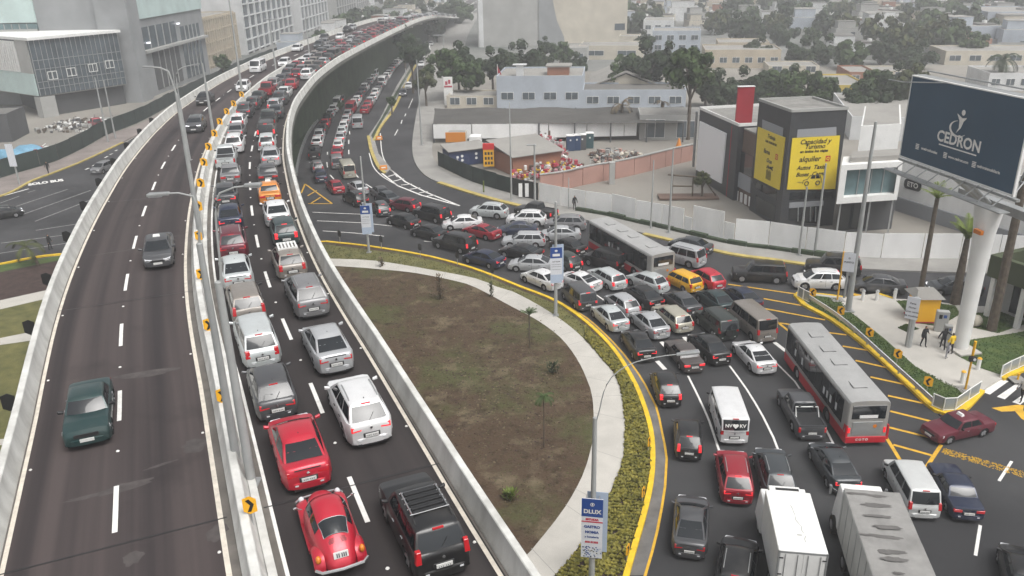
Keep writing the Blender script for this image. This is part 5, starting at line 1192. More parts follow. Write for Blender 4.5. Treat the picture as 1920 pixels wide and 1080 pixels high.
WC = dict(white=col('wall_white', (0.60, 0.61, 0.61)), cream=col('wall_cream', (0.52, 0.48, 0.40)), bluegrey=col('wall_bluegrey', (0.40, 0.44, 0.49)), beige=col('wall_beige', (0.46, 0.40, 0.31)), grey=col('wall_grey', (0.27, 0.28, 0.285)), lgrey=col('wall_lgrey', (0.36, 0.36, 0.345)), dgrey=col('wall_dgrey', (0.075, 0.077, 0.08)), brick=col('wall_brick', (0.30, 0.14, 0.09)), pink=col('wall_pink', (0.40, 0.235, 0.195)), yellow=col('wall_yellow', (0.55, 0.42, 0.10)), teal=col('wall_teal', (0.47, 0.58, 0.56)), roof=col('roof_grey', (0.27, 0.26, 0.24)), roofdark=col('roof_dark', (0.14, 0.135, 0.125)), olive=col('wall_olive', (0.06, 0.075, 0.035)), brown=col('wall_brown', (0.13, 0.085, 0.065)), red=col('wall_red', (0.33, 0.018, 0.03)))
def building(name, label, cat, origin, ang, w_, d_, h, wall='white', roof='roof', win=(), rim=0.35, z0=0, group=None, side=()):
    """box house: local x along the front, y away; win: (x, z, width, height)"""
    t = empty(name, (origin[0], origin[1], 0), ang); tag(t, label, cat, group)
    b = MB().mat(WC[wall]); b.box(0, w_, 0, d_, z0, h); b.build('wall', t)
    b = MB().mat(WC[roof]); b.box(0.15, w_-0.15, 0.15, d_-0.15, h, h+0.05); rf = b.build('roof', t)
    if rim:
        b = MB().mat(WC[wall])
        for q in ((0, w_, 0, 0.15), (0, w_, d_-0.15, d_), (0, 0.15, 0.15, d_-0.15), (w_-0.15, w_, 0.15, d_-0.15)): b.box(*q, h+0.0, h+rim)
        b.build('roof_rim', t)
    for i, (x, z, a, c) in enumerate(win):
        b = MB().mat('white_paint'); b.box(x-0.07, x+a+0.07, -0.05, 0.0, z-0.07, z+c+0.07); fr = b.build('window', t)
        b = MB().mat('glass_slate'); b.box(x, x+a, -0.075, -0.05, z, z+c); b.build('pane', fr)
        b = MB().mat('white_paint'); b.box(x+a/2-0.03, x+a/2+0.03, -0.095, -0.075, z, z+c); b.build('mullion', fr)
    for i, (y, z, a, c) in enumerate(side):
        b = MB().mat('glass_slate'); b.box(-0.04, 0, y, y+a, z, z+c); b.build('side_window', t)
    return t
def house(label, x0, x1, yb, yt, depth, wall='white', roof='roof', n=3, yb2=None, rows=1, cat='house', name='house', rim=0.35, group=None, extra=None, side=()):
    a, c = P(x0, yb), P(x1, yb if yb2 is None else yb2); d = c-a; h = HT(a, yt); w_ = d.length
    win = [(w_*(i+0.5)/n-w_/n*0.28, 1.0+r_*2.8+(h-2.9*rows)*.3, w_/n*0.56, 1.3) for r_ in range(rows) for i in range(n)]
    t = building(name, label, cat, a, atan2(d.y, d.x), w_, depth, h, wall, roof, win, rim, group=group, side=side)
    if extra: extra(t, w_, depth, h)
    return t
# ---------------------------------------------------------------- trees
def crown_mesh(seed, m, n=3000, flat=0.8, card=0.075):
    r = random.Random(seed); b = MB().mat(m); cl = []
    for i in range(30):
        while True:
            p = V((r.uniform(-1, 1), r.uniform(-1, 1), r.uniform(-1, 1)))
            if 0.30 < p.length < 0.92: break
        cl.append((V((p.x, p.y, p.z*flat)), r.uniform(0.16, 0.36)))
    for i in range(n):
        c, q = r.choice(cl); d = V((r.gauss(0, 1), r.gauss(0, 1), r.gauss(0, 1)+0.35)).normalized(); p = c+d*q*r.uniform(0.75, 1.05)
        u = d.cross(V((r.uniform(-1, 1), r.uniform(-1, 1), r.uniform(-1, 1)))).normalized(); v = (d+V((r.gauss(0, .5), r.gauss(0, .5), r.gauss(0, .5)))).cross(u).normalized(); s_ = card*r.uniform(0.6, 1.4)
        b.quad(p-u*s_, p-v*s_*0.7, p+u*s_, p+v*s_*0.7)
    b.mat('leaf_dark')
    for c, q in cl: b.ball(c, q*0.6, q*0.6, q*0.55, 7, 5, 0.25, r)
    o = b.build('crown'); return o
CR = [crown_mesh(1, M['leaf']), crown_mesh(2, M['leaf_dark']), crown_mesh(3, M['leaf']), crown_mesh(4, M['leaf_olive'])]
for o in CR: C.objects.unlink(o)
def tree(px, py, cx, cyy, rpx, label, kind=0, group=None, sq=0.85, name='tree', wx=1.0):
    g = P(px, py); d = (V((g.x, g.y, 28))-V((0, 0, CH))).length; r = rpx/F*g.y*.98; hc = HT(g, cyy)
    t = empty(name, (g.x, g.y, 0), rnd.uniform(0, 6)); tag(t, label, 'tree', group)
    hc = max(hc, r*0.8); b = MB().mat('bark'); top = hc
    b.tube([(0, 0, 0), (0.1, 0.05, top*0.35), (-0.05, 0.1, top*0.7), (0, 0, top)], [0.05*r+.14, 0.045*r+.1, 0.03*r+.06, 0.02*r], 8)
    for i in range(8):
        a = i*.79+rnd.random(); b.tube([(0, 0, top*0.55), (cos(a)*r*.3, sin(a)*r*.3, top*0.85), (cos(a)*r*.65, sin(a)*r*.65, top+r*.15)], [0.03*r+.03, 0.02*r+.02, 0.01*r], 5)
    b.build('trunk', t)
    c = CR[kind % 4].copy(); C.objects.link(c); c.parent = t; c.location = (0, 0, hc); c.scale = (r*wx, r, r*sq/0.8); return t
def palm(px, py, top_y, label, nf=16, fl=2.6, r0=0.26, thin=0.14, m='leaf', upright=0.5, plane=None, lean=0, name='palm_tree', dead=0):
    g = P(px, py); h = HT(g, top_y); t = empty(name, (g.x, g.y, 0), 0); tag(t, label, 'palm tree')
    b = MB().mat('bark'); n = 10; b.tube([(lean*(i/n)**2, 0, h*i/n) for i in range(n+1)], [lerp(r0, thin, i/n)*(1.0+0.06*(i % 2)) for i in range(n+1)], 10); b.build('trunk', t)
    r = random.Random(int(px)); b = MB().mat(m)
    for i in range(nf):
        a = 2*pi*i/nf+r.uniform(-.2, .2); el = r.uniform(-0.2, 1.2) if upright < 1 else r.uniform(0.7, 1.4); L = fl*r.uniform(0.8, 1.1); pts = []; p = V((lean, 0, h)); e = el
        for k in range(8):
            pts.append(p.copy()); p = p+V((cos(a)*cos(e), sin(a)*cos(e), sin(e)))*L/7; e -= (0.30 if upright < 1 else 0.12)
        for k in range(7):
            q, s_ = pts[k], pts[k+1]; d = (s_-q).normalized(); w_ = V((-sin(a), cos(a), 0))
            for sgn in (-1, 1):
                for j in range(3):
                    o = q.lerp(s_, j/3); ln = L*0.24*sin(pi*(k+1+j/3)/8.6)+.05
                    tip = o+(w_*sgn*0.85+d*0.5+V((0, 0, -0.3)))*ln; b.add([o, o+d*L*0.045, tip], [(0, 1, 2)])
        b.tube(pts, 0.018, 4, cap=False)
    b.build('crown', t); return t

# ---------------------------------------------------------------- street lamps, banners, chevrons
def lamp(base, z, ytop, r0, r1, arm=None, head=None, label='', group='street lamps', ra=0.045, cup=True, name='street_lamp'):
    g = P(*base, z); h = HT(g, ytop)
    t = empty(name, g, 0); tag(t, label, 'street lamp', group)
    b = MB().mat('pole_paint'); b.tube([(0, 0, 0), (0, 0, (h-z)*0.5), (0, 0, h-z-.03), (0, 0, h-z)], [r0, lerp(r0, r1, .5), r1, r1*.6], 12); b.build('pole', t, smooth=True)
    b = MB().mat('galvanised'); b.box(-r0*1.7, r0*1.7, -r0*1.7, r0*1.7, 0, 0.04); b.build('base_plate', t)
    if arm:
        A, B = V((g.x, g.y, 0)), V((g.x+1, g.y, 0)); pts = [PL(x, y, A, B)-g for x, y in arm]; pts = [V((0, 0, min(h-z-.05, pts[0].z)))]+pts[1:] if cup else pts
        b = MB().mat('pole_paint'); sp = spline(pts, 0.3); b.tube(sp, [lerp(ra, ra*.6, i/len(sp)) for i in range(len(sp))], 8); b.build('arm', t, smooth=True)
        if head:
            a, c = [PL(x, y, A, B)-g for x, y in head]; d = (c-a).normalized(); L = (c-a).length; up_ = V((0, 0, 1)); sd_ = d.cross(up_).normalized(); q = MB().mat('galvanised')
            w_ = max(.14, L*.16); lo = [a+sd_*w_*.5, a-sd_*w_*.5, c-sd_*w_, c+sd_*w_]; q.hexa([p-up_*.05 for p in lo], [p+up_*.06 for p in lo]); hd = q.build('lamp_head', t, bevel=0.03)
            q = MB().mat('lamp_clear'); lo = [a.lerp(c, .35)+sd_*w_*.5, a.lerp(c, .35)-sd_*w_*.5, c.lerp(a, .06)-sd_*w_*.7, c.lerp(a, .06)+sd_*w_*.7]; q.hexa([p-up_*.07 for p in lo], [p-up_*.05 for p in lo]); q.build('diffuser', hd)
    return t, g, h
GL = 'tall lamp posts on the median of the elevated road'
lamp((447, 880), ZD, 455, 0.16, 0.10, [(372, 460), (371, 392), (362, 368), (335, 362), (312, 363)], [(318, 363), (277, 366)], 'nearest thick lamp post on the median, its curved arm reaching left', GL)
lamp((472, 905), ZD, 527, 0.17, 0.12, [(409, 560), (413, 500), (404, 400), (412, 362), (440, 351), (460, 349)], [(458, 348), (490, 346)], 'near lamp post on the median, its curved arm reaching right over the cars', GL)
lamp((378, 452), ZD, 175, 0.20, 0.09, [(325, 178), (322, 150), (316, 134), (300, 127), (285, 126)], [(288, 126), (268, 125)], 'lamp post rising between the chevrons, arm pointing left', GL, ra=.07)
lamp((356, 300), ZD, 190, 0.12, 0.07, [(338, 192), (331, 150), (334, 132), (350, 124), (362, 122)], [(358, 122), (374, 120)], 'slim lamp post behind another, arm pointing right', GL, ra=.06)
lamp((402, 262), ZD, 118, 0.18, 0.08, None, None, 'straight grey mast beside the white oncoming taxi', GL)
lamp((455, 180), ZD, -10, 0.18, 0.08, None, None, 'very tall mast at the start of the row of yellow chevrons', GL)
lamp((518, 138), ZD, 36, 0.16, 0.08, [(508, 38), (500, 36), (495, 36)], [(495, 36), (518, 36)], 'mast with a flat cross-shaped head at the far bend', GL, ra=.05)
lamp((580, 101), ZD, 30, 0.14, 0.08, None, None, 'thin mast amid the dense far queue', GL)
GLL = 'masts at street level left'
lamp((203, 267), 0, 145, 0.16, 0.09, None, None, 'left one of two masts before the glass building', GLL)
lamp((217, 261), 0, 150, 0.14, 0.08, None, None, 'right one of two masts before the glass building', GLL)
lamp((155, 197), 0, 140, 0.12, 0.07, None, None, 'dark-based mast standing in the sandy lot', GLL)
GLR = 'poles along the curved street'
t1, g1, h1 = lamp((1109, 1092), 0.15, 782, 0.155, 0.095, [(1122, 800), (1125, 765), (1132, 735), (1147, 707), (1177, 685), (1210, 674), (1247, 667), (1275, 664)], [(1268, 665), (1311, 659)], 'nearest banner pole with a long thin arm over the jammed cars', GLR, ra=.03)
t2, g2, h2 = lamp((1042, 591), 0.15, 378, 0.15, 0.09, None, None, 'pole carrying a blue-headed banner on the round footpath', GLR)
t3, g3, h3 = lamp((692, 473), 0.15, 293, 0.14, 0.08, None, None, 'slim pole with a small blue banner near the viaduct parapet', GLR)
lamp((1590, 582), 0.15, 228, 0.25, 0.11, None, None, 'tall thick tapering pole leaning into view at the island tip', GLR)
lamp((1498, 478), 0.14, 350, 0.13, 0.08, None, None, 'short grey pole in front of the large yellow poster', GLR)
lamp((1527, 478), 0.14, 306, 0.14, 0.08, None, None, 'slanting pole right of the large yellow poster', GLR)
lamp((1254, 436), 0.14, 277, 0.14, 0.07, None, None, 'dark pole behind the stopped bus at the hoarding', GLR)
lamp((1220, 428), 0.14, 300, 0.10, 0.05, None, None, 'thin white pole left of the dark pole at the hoarding', GLR)
lamp((1066, 391), 0.14, 333, 0.07, 0.05, None, None, 'small grey post at the left end of the hoarding', GLR)
lamp((1106, 331), 0, 297, 0.07, 0.05, None, None, 'short post against the pink wall', GLR)
lamp((1003, 378), 0.14, 270, 0.15, 0.10, [(1003, 274), (998, 272), (992, 272)], [(1005, 272), (987, 272)], 'double-width pale pole with a floodlight by the black gate', GLR, ra=.06)
lamp((959, 375), 0.14, 192, 0.12, 0.05, None, None, 'very thin dark pole above the green mesh fence', GLR)
lamp((791, 272), 0.14, 112, 0.16, 0.08, None, None, 'pole beside the slip road pavement', GLR)
lamp((835, 150), 0, 67, 0.14, 0.08, [(832, 68), (825, 66), (818, 66)], [(836, 66), (812, 66)], 'pole with flat head near the red and white pylon sign', GLR, ra=.07)
lamp((762, 158), 0.14, 128, 0.10, 0.07, None, None, 'small pole on the traffic island grass', GLR)
lamp((1637, 380), 0, 225, 0.08, 0.04, None, None, 'thin rod above the white annex roof', GLR)
def banner(g, ytop, ybot, w_, ang, label, style, off=0.0, group='banners on poles', side=-1):
    z1, z0 = HT(g, ytop), HT(g, ybot); t = empty('banner', (g.x, g.y, z0), ang); tag(t, label, 'banner', group); H_ = z1-z0
    mat('banner_white', (0.66, 0.68, 0.72), 0.5, var=0.05, scale=1.0); mat('banner_blue', (0.012, 0.06, 0.26), 0.45); mat('banner_red', (0.50, 0.03, 0.06), 0.45); mat('banner_pale', (0.42, 0.50, 0.62), 0.5)
    y0 = 0.20*side; b = MB().mat('banner_white'); b.box(-w_/2+off, w_/2+off, y0-0.012, y0+0.012, 0, H_); pn = b.build('panel', t)
    b = MB().mat('banner_pale'); b.box(-w_/2+off+.22, w_/2+off+.20, 0.19, 0.21, H_*0.02, H_*1.03); b.build('back_panel', t)
    b = MB().mat('galvanised')
    for z in (0.1, H_-.1): b.tube([(off-.3, y0+.03, z), (off-.3, .19, z)], .02, 5); b.tube([(off+.3, y0+.03, z), (off+.3, .19, z)], .02, 5)
    b.build('bracket', t)
    fy = y0-0.014; b = MB().mat('banner_blue'); b.box(-w_/2+off+.0, w_/2+off-.0, fy-.004, fy, H_*0.70, H_-.02); b.build('blue_field', pn)
    F4 = lambda x, z: Matrix.Translation((off+x, fy-.008, z)) @ Matrix.Rotation(pi/2, 4, 'X')
    q = MB()
    if style == 'dlx':
        text_mesh(q, 'DLUX', .30, F4(0, H_*.785), 'white_line', .012); text_mesh(q, 'ESTUDIA', .15, F4(0, H_*.655), 'banner_red', .012); q.mat('banner_red'); q.box(off-w_/2, off+w_/2, fy-.006, fy, H_*.605, H_*.625)
        text_mesh(q, 'GASTRO', .19, F4(0, H_*.53), 'banner_blue', .01); text_mesh(q, 'NOMIA', .19, F4(.0, H_*.44), 'banner_blue', .01); text_mesh(q, 'y hoteleria', .15, F4(0, H_*.36), 'banner_blue', .006); text_mesh(q, '810 51333', .14, F4(0, H_*.27), 'banner_red', .012)
        q.mat('white_line')
        for i in range(20):
            a, c = 2*pi*i/20, 2*pi*(i+1)/20; q.add([V((off+cos(v)*rr, fy-.009, H_*.905+sin(v)*rr)) for v, rr in ((a, .10), (c, .10), (c, .075), (a, .075))], [(0, 1, 2, 3)])
        q.box(off-.03, off+.03, fy-.009, fy-.005, H_*.905-.05, H_*.905+.06)
        q.mat('banner_blue')
        rr_ = random.Random(4)
        for i in range(60): x, z = rr_.uniform(-w_/2+.04, w_/2-.04), rr_.uniform(.03, H_*.19); q.mat(rr_.choice(['banner_blue', 'banner_pale', 'sign_black'])); q.box(off+x-.03, off+x+.03, fy-.007, fy-.003, z-.02, z+.03)
    else:
        q.mat('white_line'); q.ball((off, fy, H_*.90), .14, .012, .10, 12, 6); q.box(off-.30, off+.30, fy-.009, fy, H_*.75, H_*.82)
        text_mesh(q, 'DLUX', .17, F4(0, H_*.785), 'banner_blue', .006); text_mesh(q, 'SORT VISLUMF', .10, F4(0, H_*.60), 'plate_ink', .004); q.mat('plate_ink')
        for z in (.52, .46, .38): q.box(off-w_*.42, off+w_*.42, fy-.006, fy, H_*z, H_*z+.018)
        q.mat('banner_pale'); q.box(off-w_/2, off+w_/2, fy-.006, fy, .02, H_*.24)
    q.build('print', pn); return t
banner(g1, 930, 1040, 0.98, R(-10), 'blue and white school banner near the bottom edge, with red phone number', 'dlx', off=-.02)
banner(g2, 462, 529, 0.95, R(6), 'blue-headed white banner above the jammed white sedans', 'lines')
banner(g3, 384, 438, 0.95, R(4), 'small blue-headed banner left of the crimson hatchback', 'lines', off=.0)
def chevron(p, label, zb, ang=None, size=(0.56, 0.72), flip=1, back=False, group='yellow chevron signs', thin=False):
    a = atan2(p.y, p.x)+pi/2+pi if ang is None else ang
    a = atan2(-p.y, -p.x)+pi/2 if ang is None else ang
    t = empty('chevron_sign', (p.x, p.y, zb), a); tag(t, label, 'road sign', group); h = p.z-zb
    b = MB().mat('galvanised'); b.tube([(0, 0.03, 0), (0, 0.03, h+.2)], .03, 6); b.build('post', t)
    w_, k = size[0]/2, size[1]/2; hx = [(-w_, h-k*.55), (-w_*.1, h-k), (w_, h-k*.85), (w_, h+k*.55), (w_*.1, h+k), (-w_, h+k*.85)]
    b = MB().mat('sign_black' if back else 'sign_yellow'); lo = [(x, 0.0, z) for x, z in hx]; b.hexa(lo, [(x, -0.02, z) for x, z in hx]); pl = b.build('sign_plate', t)
    if not back:
        b = MB().mat('sign_black'); f = flip; pts = [(-.6*f, .62), (-.05*f, .72), (.62*f, .05), (.10*f, -.72), (-.45*f, -.72), (.05*f, .0)]
        b.add([(x*w_, -.028, h+z*k) for x, z in pts], [(0, 1, 2, 5), (2, 3, 4, 5)]); b.build('chevron_mark', pl)
        b = MB().mat('sign_black'); b.hexa([(x, 0.004, z) for x, z in hx], [(x, 0.001, z) for x, z in hx]); b.build('sign_back', pl)
    return t
ORD = ['nearest', 'second', 'third', 'fourth', 'fifth', 'sixth', 'seventh', 'eighth', 'ninth', 'tenth', 'eleventh', 'twelfth', 'thirteenth', 'fourteenth']
for i, (x, y) in enumerate([(468, 947), (416, 742), (390, 609), (376, 514), (372, 442), (371, 386), (376, 343), (382, 304), (391, 275), (402, 250), (412, 228), (425, 209), (438, 194), (453, 177)]):
    chevron(P(x, y, ZD+1.15), f'{ORD[i]} yellow chevron sign in the row along the median of the elevated road', ZD+.3, size=(0.42, 0.66) if i < 5 else (.56, .78))
for i, (x, y) in enumerate([(30, 750), (68, 610), (103, 520), (130, 442), (160, 385), (187, 341), (212, 303), (237, 273), (258, 247), (281, 226)]):
    p, h = at_master(on_master(P(x, y, ZD+.8))[0], O_AO-.12, ZD+.75); chevron(p, f'{ORD[i]} black back of a sign on the outer left parapet', ZD-.2, size=(.5, .8), back=True, group='sign backs on the left parapet')
for i, (x, y) in enumerate([(636, 438), (714, 448), (787, 463), (857, 478), (922, 505)]):
    chevron(P(x, y, 1.2), f'{["first", "second", "third", "fourth", "fifth"][i]} small black sign from the viaduct along the verge kerb', .0, size=(.34, .75), back=True, group='black sign backs by the verge kerb')
for i, (x, y) in enumerate([(1177, 1030), (1206, 922), (1217, 828)]):
    chevron(P(x, y, .85), f'yellow sign seen edge-on in the hedge by the kerb, {["nearest of three", "middle of three", "farthest of three"][i]}', .13, ang=R(62), size=(.5, .7), group='edge-on signs in the hedge')
for i, (x, y) in enumerate([(1524, 548), (1577, 582), (1631, 623), (1684, 663), (1741, 715)]):
    chevron(P(x, y, 1.05), f'{["farthest", "second farthest", "middle", "second nearest", "nearest"][i]} yellow chevron on the island behind the guardrail', .15, flip=-1, size=(.55, .75), group='chevrons on the island')
# guard rail of the island
t = empty('guardrail', P(1520, 560)); tag(t, 'bright steel guardrail running along the grassy island edge', 'guardrail'); o = P(1520, 560)
gl = [p-o for p in PX([(1517, 566), (1560, 594), (1600, 626), (1650, 672), (1700, 718), (1748, 762)], .15)]
for z in (.45, .62):
    b = MB().mat('steel'); ribbon(b, gl, .10, z, 0, .14); b.build('rail', t)
for i in range(0, len(gl), 2):
    b = MB().mat('galvanised'); b.box(gl[i].x+.03, gl[i].x+.13, gl[i].y+.05, gl[i].y+.15, 0.14, .72); b.build('post', t)
def barrier_glass(l, label, n, h=.95, grp='glass panelled barriers'):
    pts = [P(x, y, .15) for x, y in l]; t = empty('railing', pts[0]); tag(t, label, 'railing', grp); o = pts[0]
    mat('clear_panel', (.30, .33, .33), .15, spec=.6)
    for a, c in zip(pts, pts[1:]):
        a, c = a-o, c-o; d = (c-a).normalized()
        b = MB().mat('clear_panel'); q = a+d*.08; e = c-d*.08; nn = V((-d.y, d.x, 0))*.01; b.hexa([q+nn+V((0, 0, .12)), e+nn+V((0, 0, .12)), e-nn+V((0, 0, .12)), q-nn+V((0, 0, .12))], [q+nn+V((0, 0, h)), e+nn+V((0, 0, h)), e-nn+V((0, 0, h)), q-nn+V((0, 0, h))]); b.build('panel', t)
        b = MB().mat('white_paint'); b.tube([a+V((0, 0, h)), c+V((0, 0, h))], .035, 6); b.build('top_rail', t); b = MB().mat('white_paint'); b.tube([a+V((0, 0, .1)), c+V((0, 0, .1))], .035, 6); b.build('bottom_rail', t)
        b = MB().mat('white_paint'); b.tube([a, a+V((0, 0, h+.03))], .045, 6); b.build('post', t)
barrier_glass([(1747, 762), (1768, 771), (1790, 770), (1815, 752), (1836, 738)], 'glazed railing around the near corner of the island', 4)
barrier_glass([(1876, 708), (1892, 699), (1908, 692), (1925, 684), (1950, 670)], 'glazed railing right of the zebra crossing', 4)
barrier_glass([(1495, 556), (1505, 562), (1517, 568)], 'short glazed railing at the far island tip', 2)
# yellow signal poles, bollards
def ypole(x, y, yt, label, z=.15, head=True):
    g = P(x, y, z); h = HT(g, yt)-z; t = empty('traffic_signal', g); tag(t, label, 'traffic signal', 'yellow signal poles')
    b = MB().mat('signal_yellow'); b.tube([(0, 0, 0), (0, 0, h*.6), (0, 0, h*.62), (0, 0, h)], [.075, .065, .085, .09], 10); b.build('pole', t, smooth=True)
    if head:
        b = MB().mat('sign_black'); b.box(-.28, .16, -.30, -.06, h*.62, h*.62+.34); hd = b.build('signal_head', t, bevel=.03)
        b = MB().mat('lamp_clear'); b.tube([(.0, -.31, h*.62+.17), (.0, -.34, h*.62+.17)], .10, 12); b.build('lens', hd)
    b = MB().mat('paving_grey'); b.box(-.5, .5, -.5, .5, -.02, .03); b.build('foot', t)
ypole(1810, 730, 640, 'yellow signal pole with a black lamp head near the crossing'); ypole(1570, 562, 472, 'thin orange signal pole at the far island tip', head=False)
ypole(1908, 712, 700, 'stub of a yellow post by the glazed railing', head=False)
for i, (x, y) in enumerate([(1617, 563), (1643, 563), (1677, 560), (1833, 693), (1803, 718)]):
    g = P(x, y, .15); t = empty('bollard', g); tag(t, ['left one of three white bollards behind the island plaza', 'middle one of three white bollards behind the island plaza', 'right one of three white bollards behind the island plaza', 'white bollard on the lawn edge near the crossing', 'white bollard beside the yellow signal pole'][i], 'bollard', 'white bollards')
    b = MB().mat('white_paint'); b.tube([(0, 0, 0), (0, 0, .78), (0, 0, .86)], [.14, .13, .17], 12); b.build('post', t); b = MB().mat('signal_yellow' if i > 2 else 'galvanised'); b.tube([(0, 0, .86), (0, 0, .95)], [.17, .1], 12); b.build('cap', t)
# ---------------------------------------------------------------- billboard
A_, B_ = P(1688, 291, 14.3), P(1898, 365, 14.3); d_ = (B_-A_); ba = atan2(d_.y, d_.x); BW = d_.length; BHt = 5.5
t = empty('billboard', (A_.x, A_.y, 14.3), ba); tag(t, 'huge dark teal billboard reading CEDRON on a thick white column', 'billboard')
mat('board_teal', (0.028, 0.066, 0.110), 0.55, var=0.10, scale=0.2)
b = MB().mat('board_teal'); b.box(0, BW, 0, .12, 0, BHt); bd = b.build('board', t)
b = MB().mat('white_paint'); b.box(-.08, BW+.08, -.03, .15, -.12, 0); b.box(-.08, 0, -.03, .15, 0, BHt); b.box(BW, BW+.10, -.03, .15, -.12, BHt+.05); b.box(-.08, BW+.08, -.03, .15, BHt, BHt+.08); b.build('frame', bd)
FB = lambda x, z, y=-.02: Matrix.Translation((x, y, z)) @ Matrix.Rotation(pi/2, 4, 'X')
def bl(px, py):
    p = PL(px, py, A_, B_); return ((p-A_).x*cos(ba)+(p-A_).y*sin(ba), p.z-14.3)
q = MB(); cx, cz = bl(1797, 266); text_mesh(q, 'CEDRON', 0.98, FB(cx, cz+.02), 'white_line', .03); cx2, cz2 = bl(1795, 280); q.mat('white_line'); q.box(cx2-1.75, cx2+1.75, -.03, -.01, cz2-.06, cz2+.02); q.build('lettering', bd)
q = MB(); lx, lz = bl(1799, 241); S0 = len(q.v); q.mat('white_line'); q.ball((lx+.18, -.03, lz+.95), .21, .02, .22, 14, 8)
arc = [(lx-.1+1.02*cos(a), lz-.35+.62*sin(a)) for a in [R(100+i*12) for i in range(20)]]; vs = []
for i, (x, z) in enumerate(arc): w_ = .04+.20*sin(pi*i/19); vs += [(x, -.03, z), (lx-.1+(x-lx+.1)*(1-w_), -.03, lz-.35+(z-lz+.35)*(1-w_))]
q.add(vs, [(2*i, 2*i+1, 2*i+3, 2*i+2) for i in range(19)])
q.add([(lx+.62, -.03, lz+.62), (lx+.18, -.03, lz+.52), (lx-.48, -.03, lz+.80), (lx-.42, -.03, lz+.68), (lx-.12, -.03, lz+.30), (lx-.05, -.03, lz-.25), (lx-.28, -.03, lz-.72), (lx+.18, -.03, lz-.25), (lx+.36, -.03, lz+.28), (lx+.60, -.03, lz+.52)], [tuple(range(10))]); q.v = [(lx+(a-lx)*.82, b_, lz+.25+(c-lz)*.82) for a, b_, c in q.v]; q.build('emblem', bd)
for (px, py), s_ in (((1739, 281), 'ocedronhoteles'), ((1793, 298), 'www.cedron.com'), ((1849, 316), 'cedroninmobiliaria')):
    q = MB(); x, z = bl(px, py); text_mesh(q, s_, .26, FB(x+.2, z), 'white_line', .008); q.mat('white_line')
    x0 = x-1.05
    for k in range(4): q.box(x0-.17+.0, x0+.17, -.03, -.02, z-.17+.1*k, z-.17+.1*k+.06)
    q.build('small_print', bd)
b = MB().mat('galvanised')
for z in (-.25, -.9): b.box(-.3, BW+.3, .1 if z > -.5 else -.9, .35 if z > -.5 else -.65, z-.16, z)
b.box(-.2, BW+.5, -1.05, -.35, -.98, -.92); b.build('catwalk', t)
for i in range(9):
    x = BW*(i+.5)/9; b = MB().mat('galvanised'); b.tube([(x, .2, -.2), (x, -.8, -.9)], .04, 5); b.tube([(x+.3, .3, -.2), (x, 1.5, 1.0)], .05, 5); b.build('brace', t)
for y in (1.6,):
    b = MB().mat('galvanised')
    for z in (0.3, BHt-.3): b.tube([(0, y, z), (BW, y, z)], .09, 6)
    for i in range(8): x = BW*i/8; b.tube([(x, y, .3), (x+BW/8, y, BHt-.3)], .05, 5); b.tube([(x, y, .3), (x, .12, .3)], .05, 5); b.tube([(x, y, BHt-.3), (x, .12, BHt-.3)], .05, 5)
    b.build('truss', t)
b = MB().mat('wall_lgrey' if 0 else 'galvanised'); b.box(0, BW, .15, .9, BHt+.02, BHt+.10); b.tube([(-1.3, -.9, BHt-.35), (.4, -.9, BHt-.3), (BW*.34, -.2, BHt+.05)], .04, 6); b.tube([(.2, .9, BHt+.35), (BW, .9, BHt+.35)], .05, 6); b.build('top_walkway', t)
pg = P(1800, 654, .15); b = MB().mat('white_paint'); ci = V((pg.x, pg.y, 0))-V((A_.x, A_.y, 0)); lx_, ly_ = ci.x*cos(ba)+ci.y*sin(ba), -ci.x*sin(ba)+ci.y*cos(ba)
b.tube([(lx_, ly_, -14.15), (lx_, ly_, -8), (lx_, ly_, -5.0), (lx_, ly_, -3.0)], [.52, .58, .72, .98], 24); cl = b.build('column', t, smooth=True)
b = MB().mat('paving'); b.box(lx_-1.2, lx_+1.2, ly_-.9, ly_+.9, -14.15, -13.98); b.build('footing', cl, bevel=.05)
b = MB().mat('galvanised'); b.box(min(lx_, 2)-1.2, BW-.5, ly_-.35, ly_+.35, -3.1, -2.5); b.tube([(lx_, ly_, -3), (lx_, 1.2, -.3)], .3, 10); b.tube([(lx_+.2, ly_, -3), (lx_+2.5, .6, -.3)], .14, 8); b.build('spine_beam', t)
b = MB().mat('amber'); b.box(lx_+.1, lx_+.8, ly_-1.0, ly_-.75, -4.9, -4.6); b.build('bird_nest_bracket', t)
# ---------------------------------------------------------------- dark commercial building with yellow posters
mat('cladding_dark', (0.040, 0.042, 0.046), 0.55, var=0.18, scale=0.5, detail=8); mat('poster_yellow', (0.74, 0.56, 0.03), 0.5, var=0.05, scale=0.4); mat('poster_red', (0.55, 0.02, 0.02), 0.5); mat('fascia_grey', (0.27, 0.28, 0.30), 0.6)
ZR = 12.8; a1, a2, a3, a4 = P(1424, 185, ZR), P(1485, 206, ZR), P(1590, 201, ZR), P(1524, 181, ZR)
t = empty('showroom_tower', (a2.x, a2.y, 0)); tag(t, 'dark grey corner tower with two yellow vehicle posters', 'building'); ob = V((a2.x, a2.y, 0))
def pb(b, name, parent=None, **k):
    b.v = [tuple(V(p)-ob) for p in b.v]; return b.build(name, parent or t, **k)
mat('slab_roof', (0.22, 0.215, 0.20), 0.9, var=0.25, scale=0.6, detail=9)
b = MB().mat('cladding_dark'); b.prism([tuple(p[:2]) for p in (a1, a2, a3, a4)], 0, ZR-.25); pb(b, 'wall')
b = MB().mat('slab_roof'); b.prism([tuple((p+(p-(a2+a4)/2)*(-.03))[:2]) for p in (a1, a2, a3, a4)], ZR-.25, ZR-.2); pb(b, 'roof')
b = MB().mat('wall_lgrey'); 
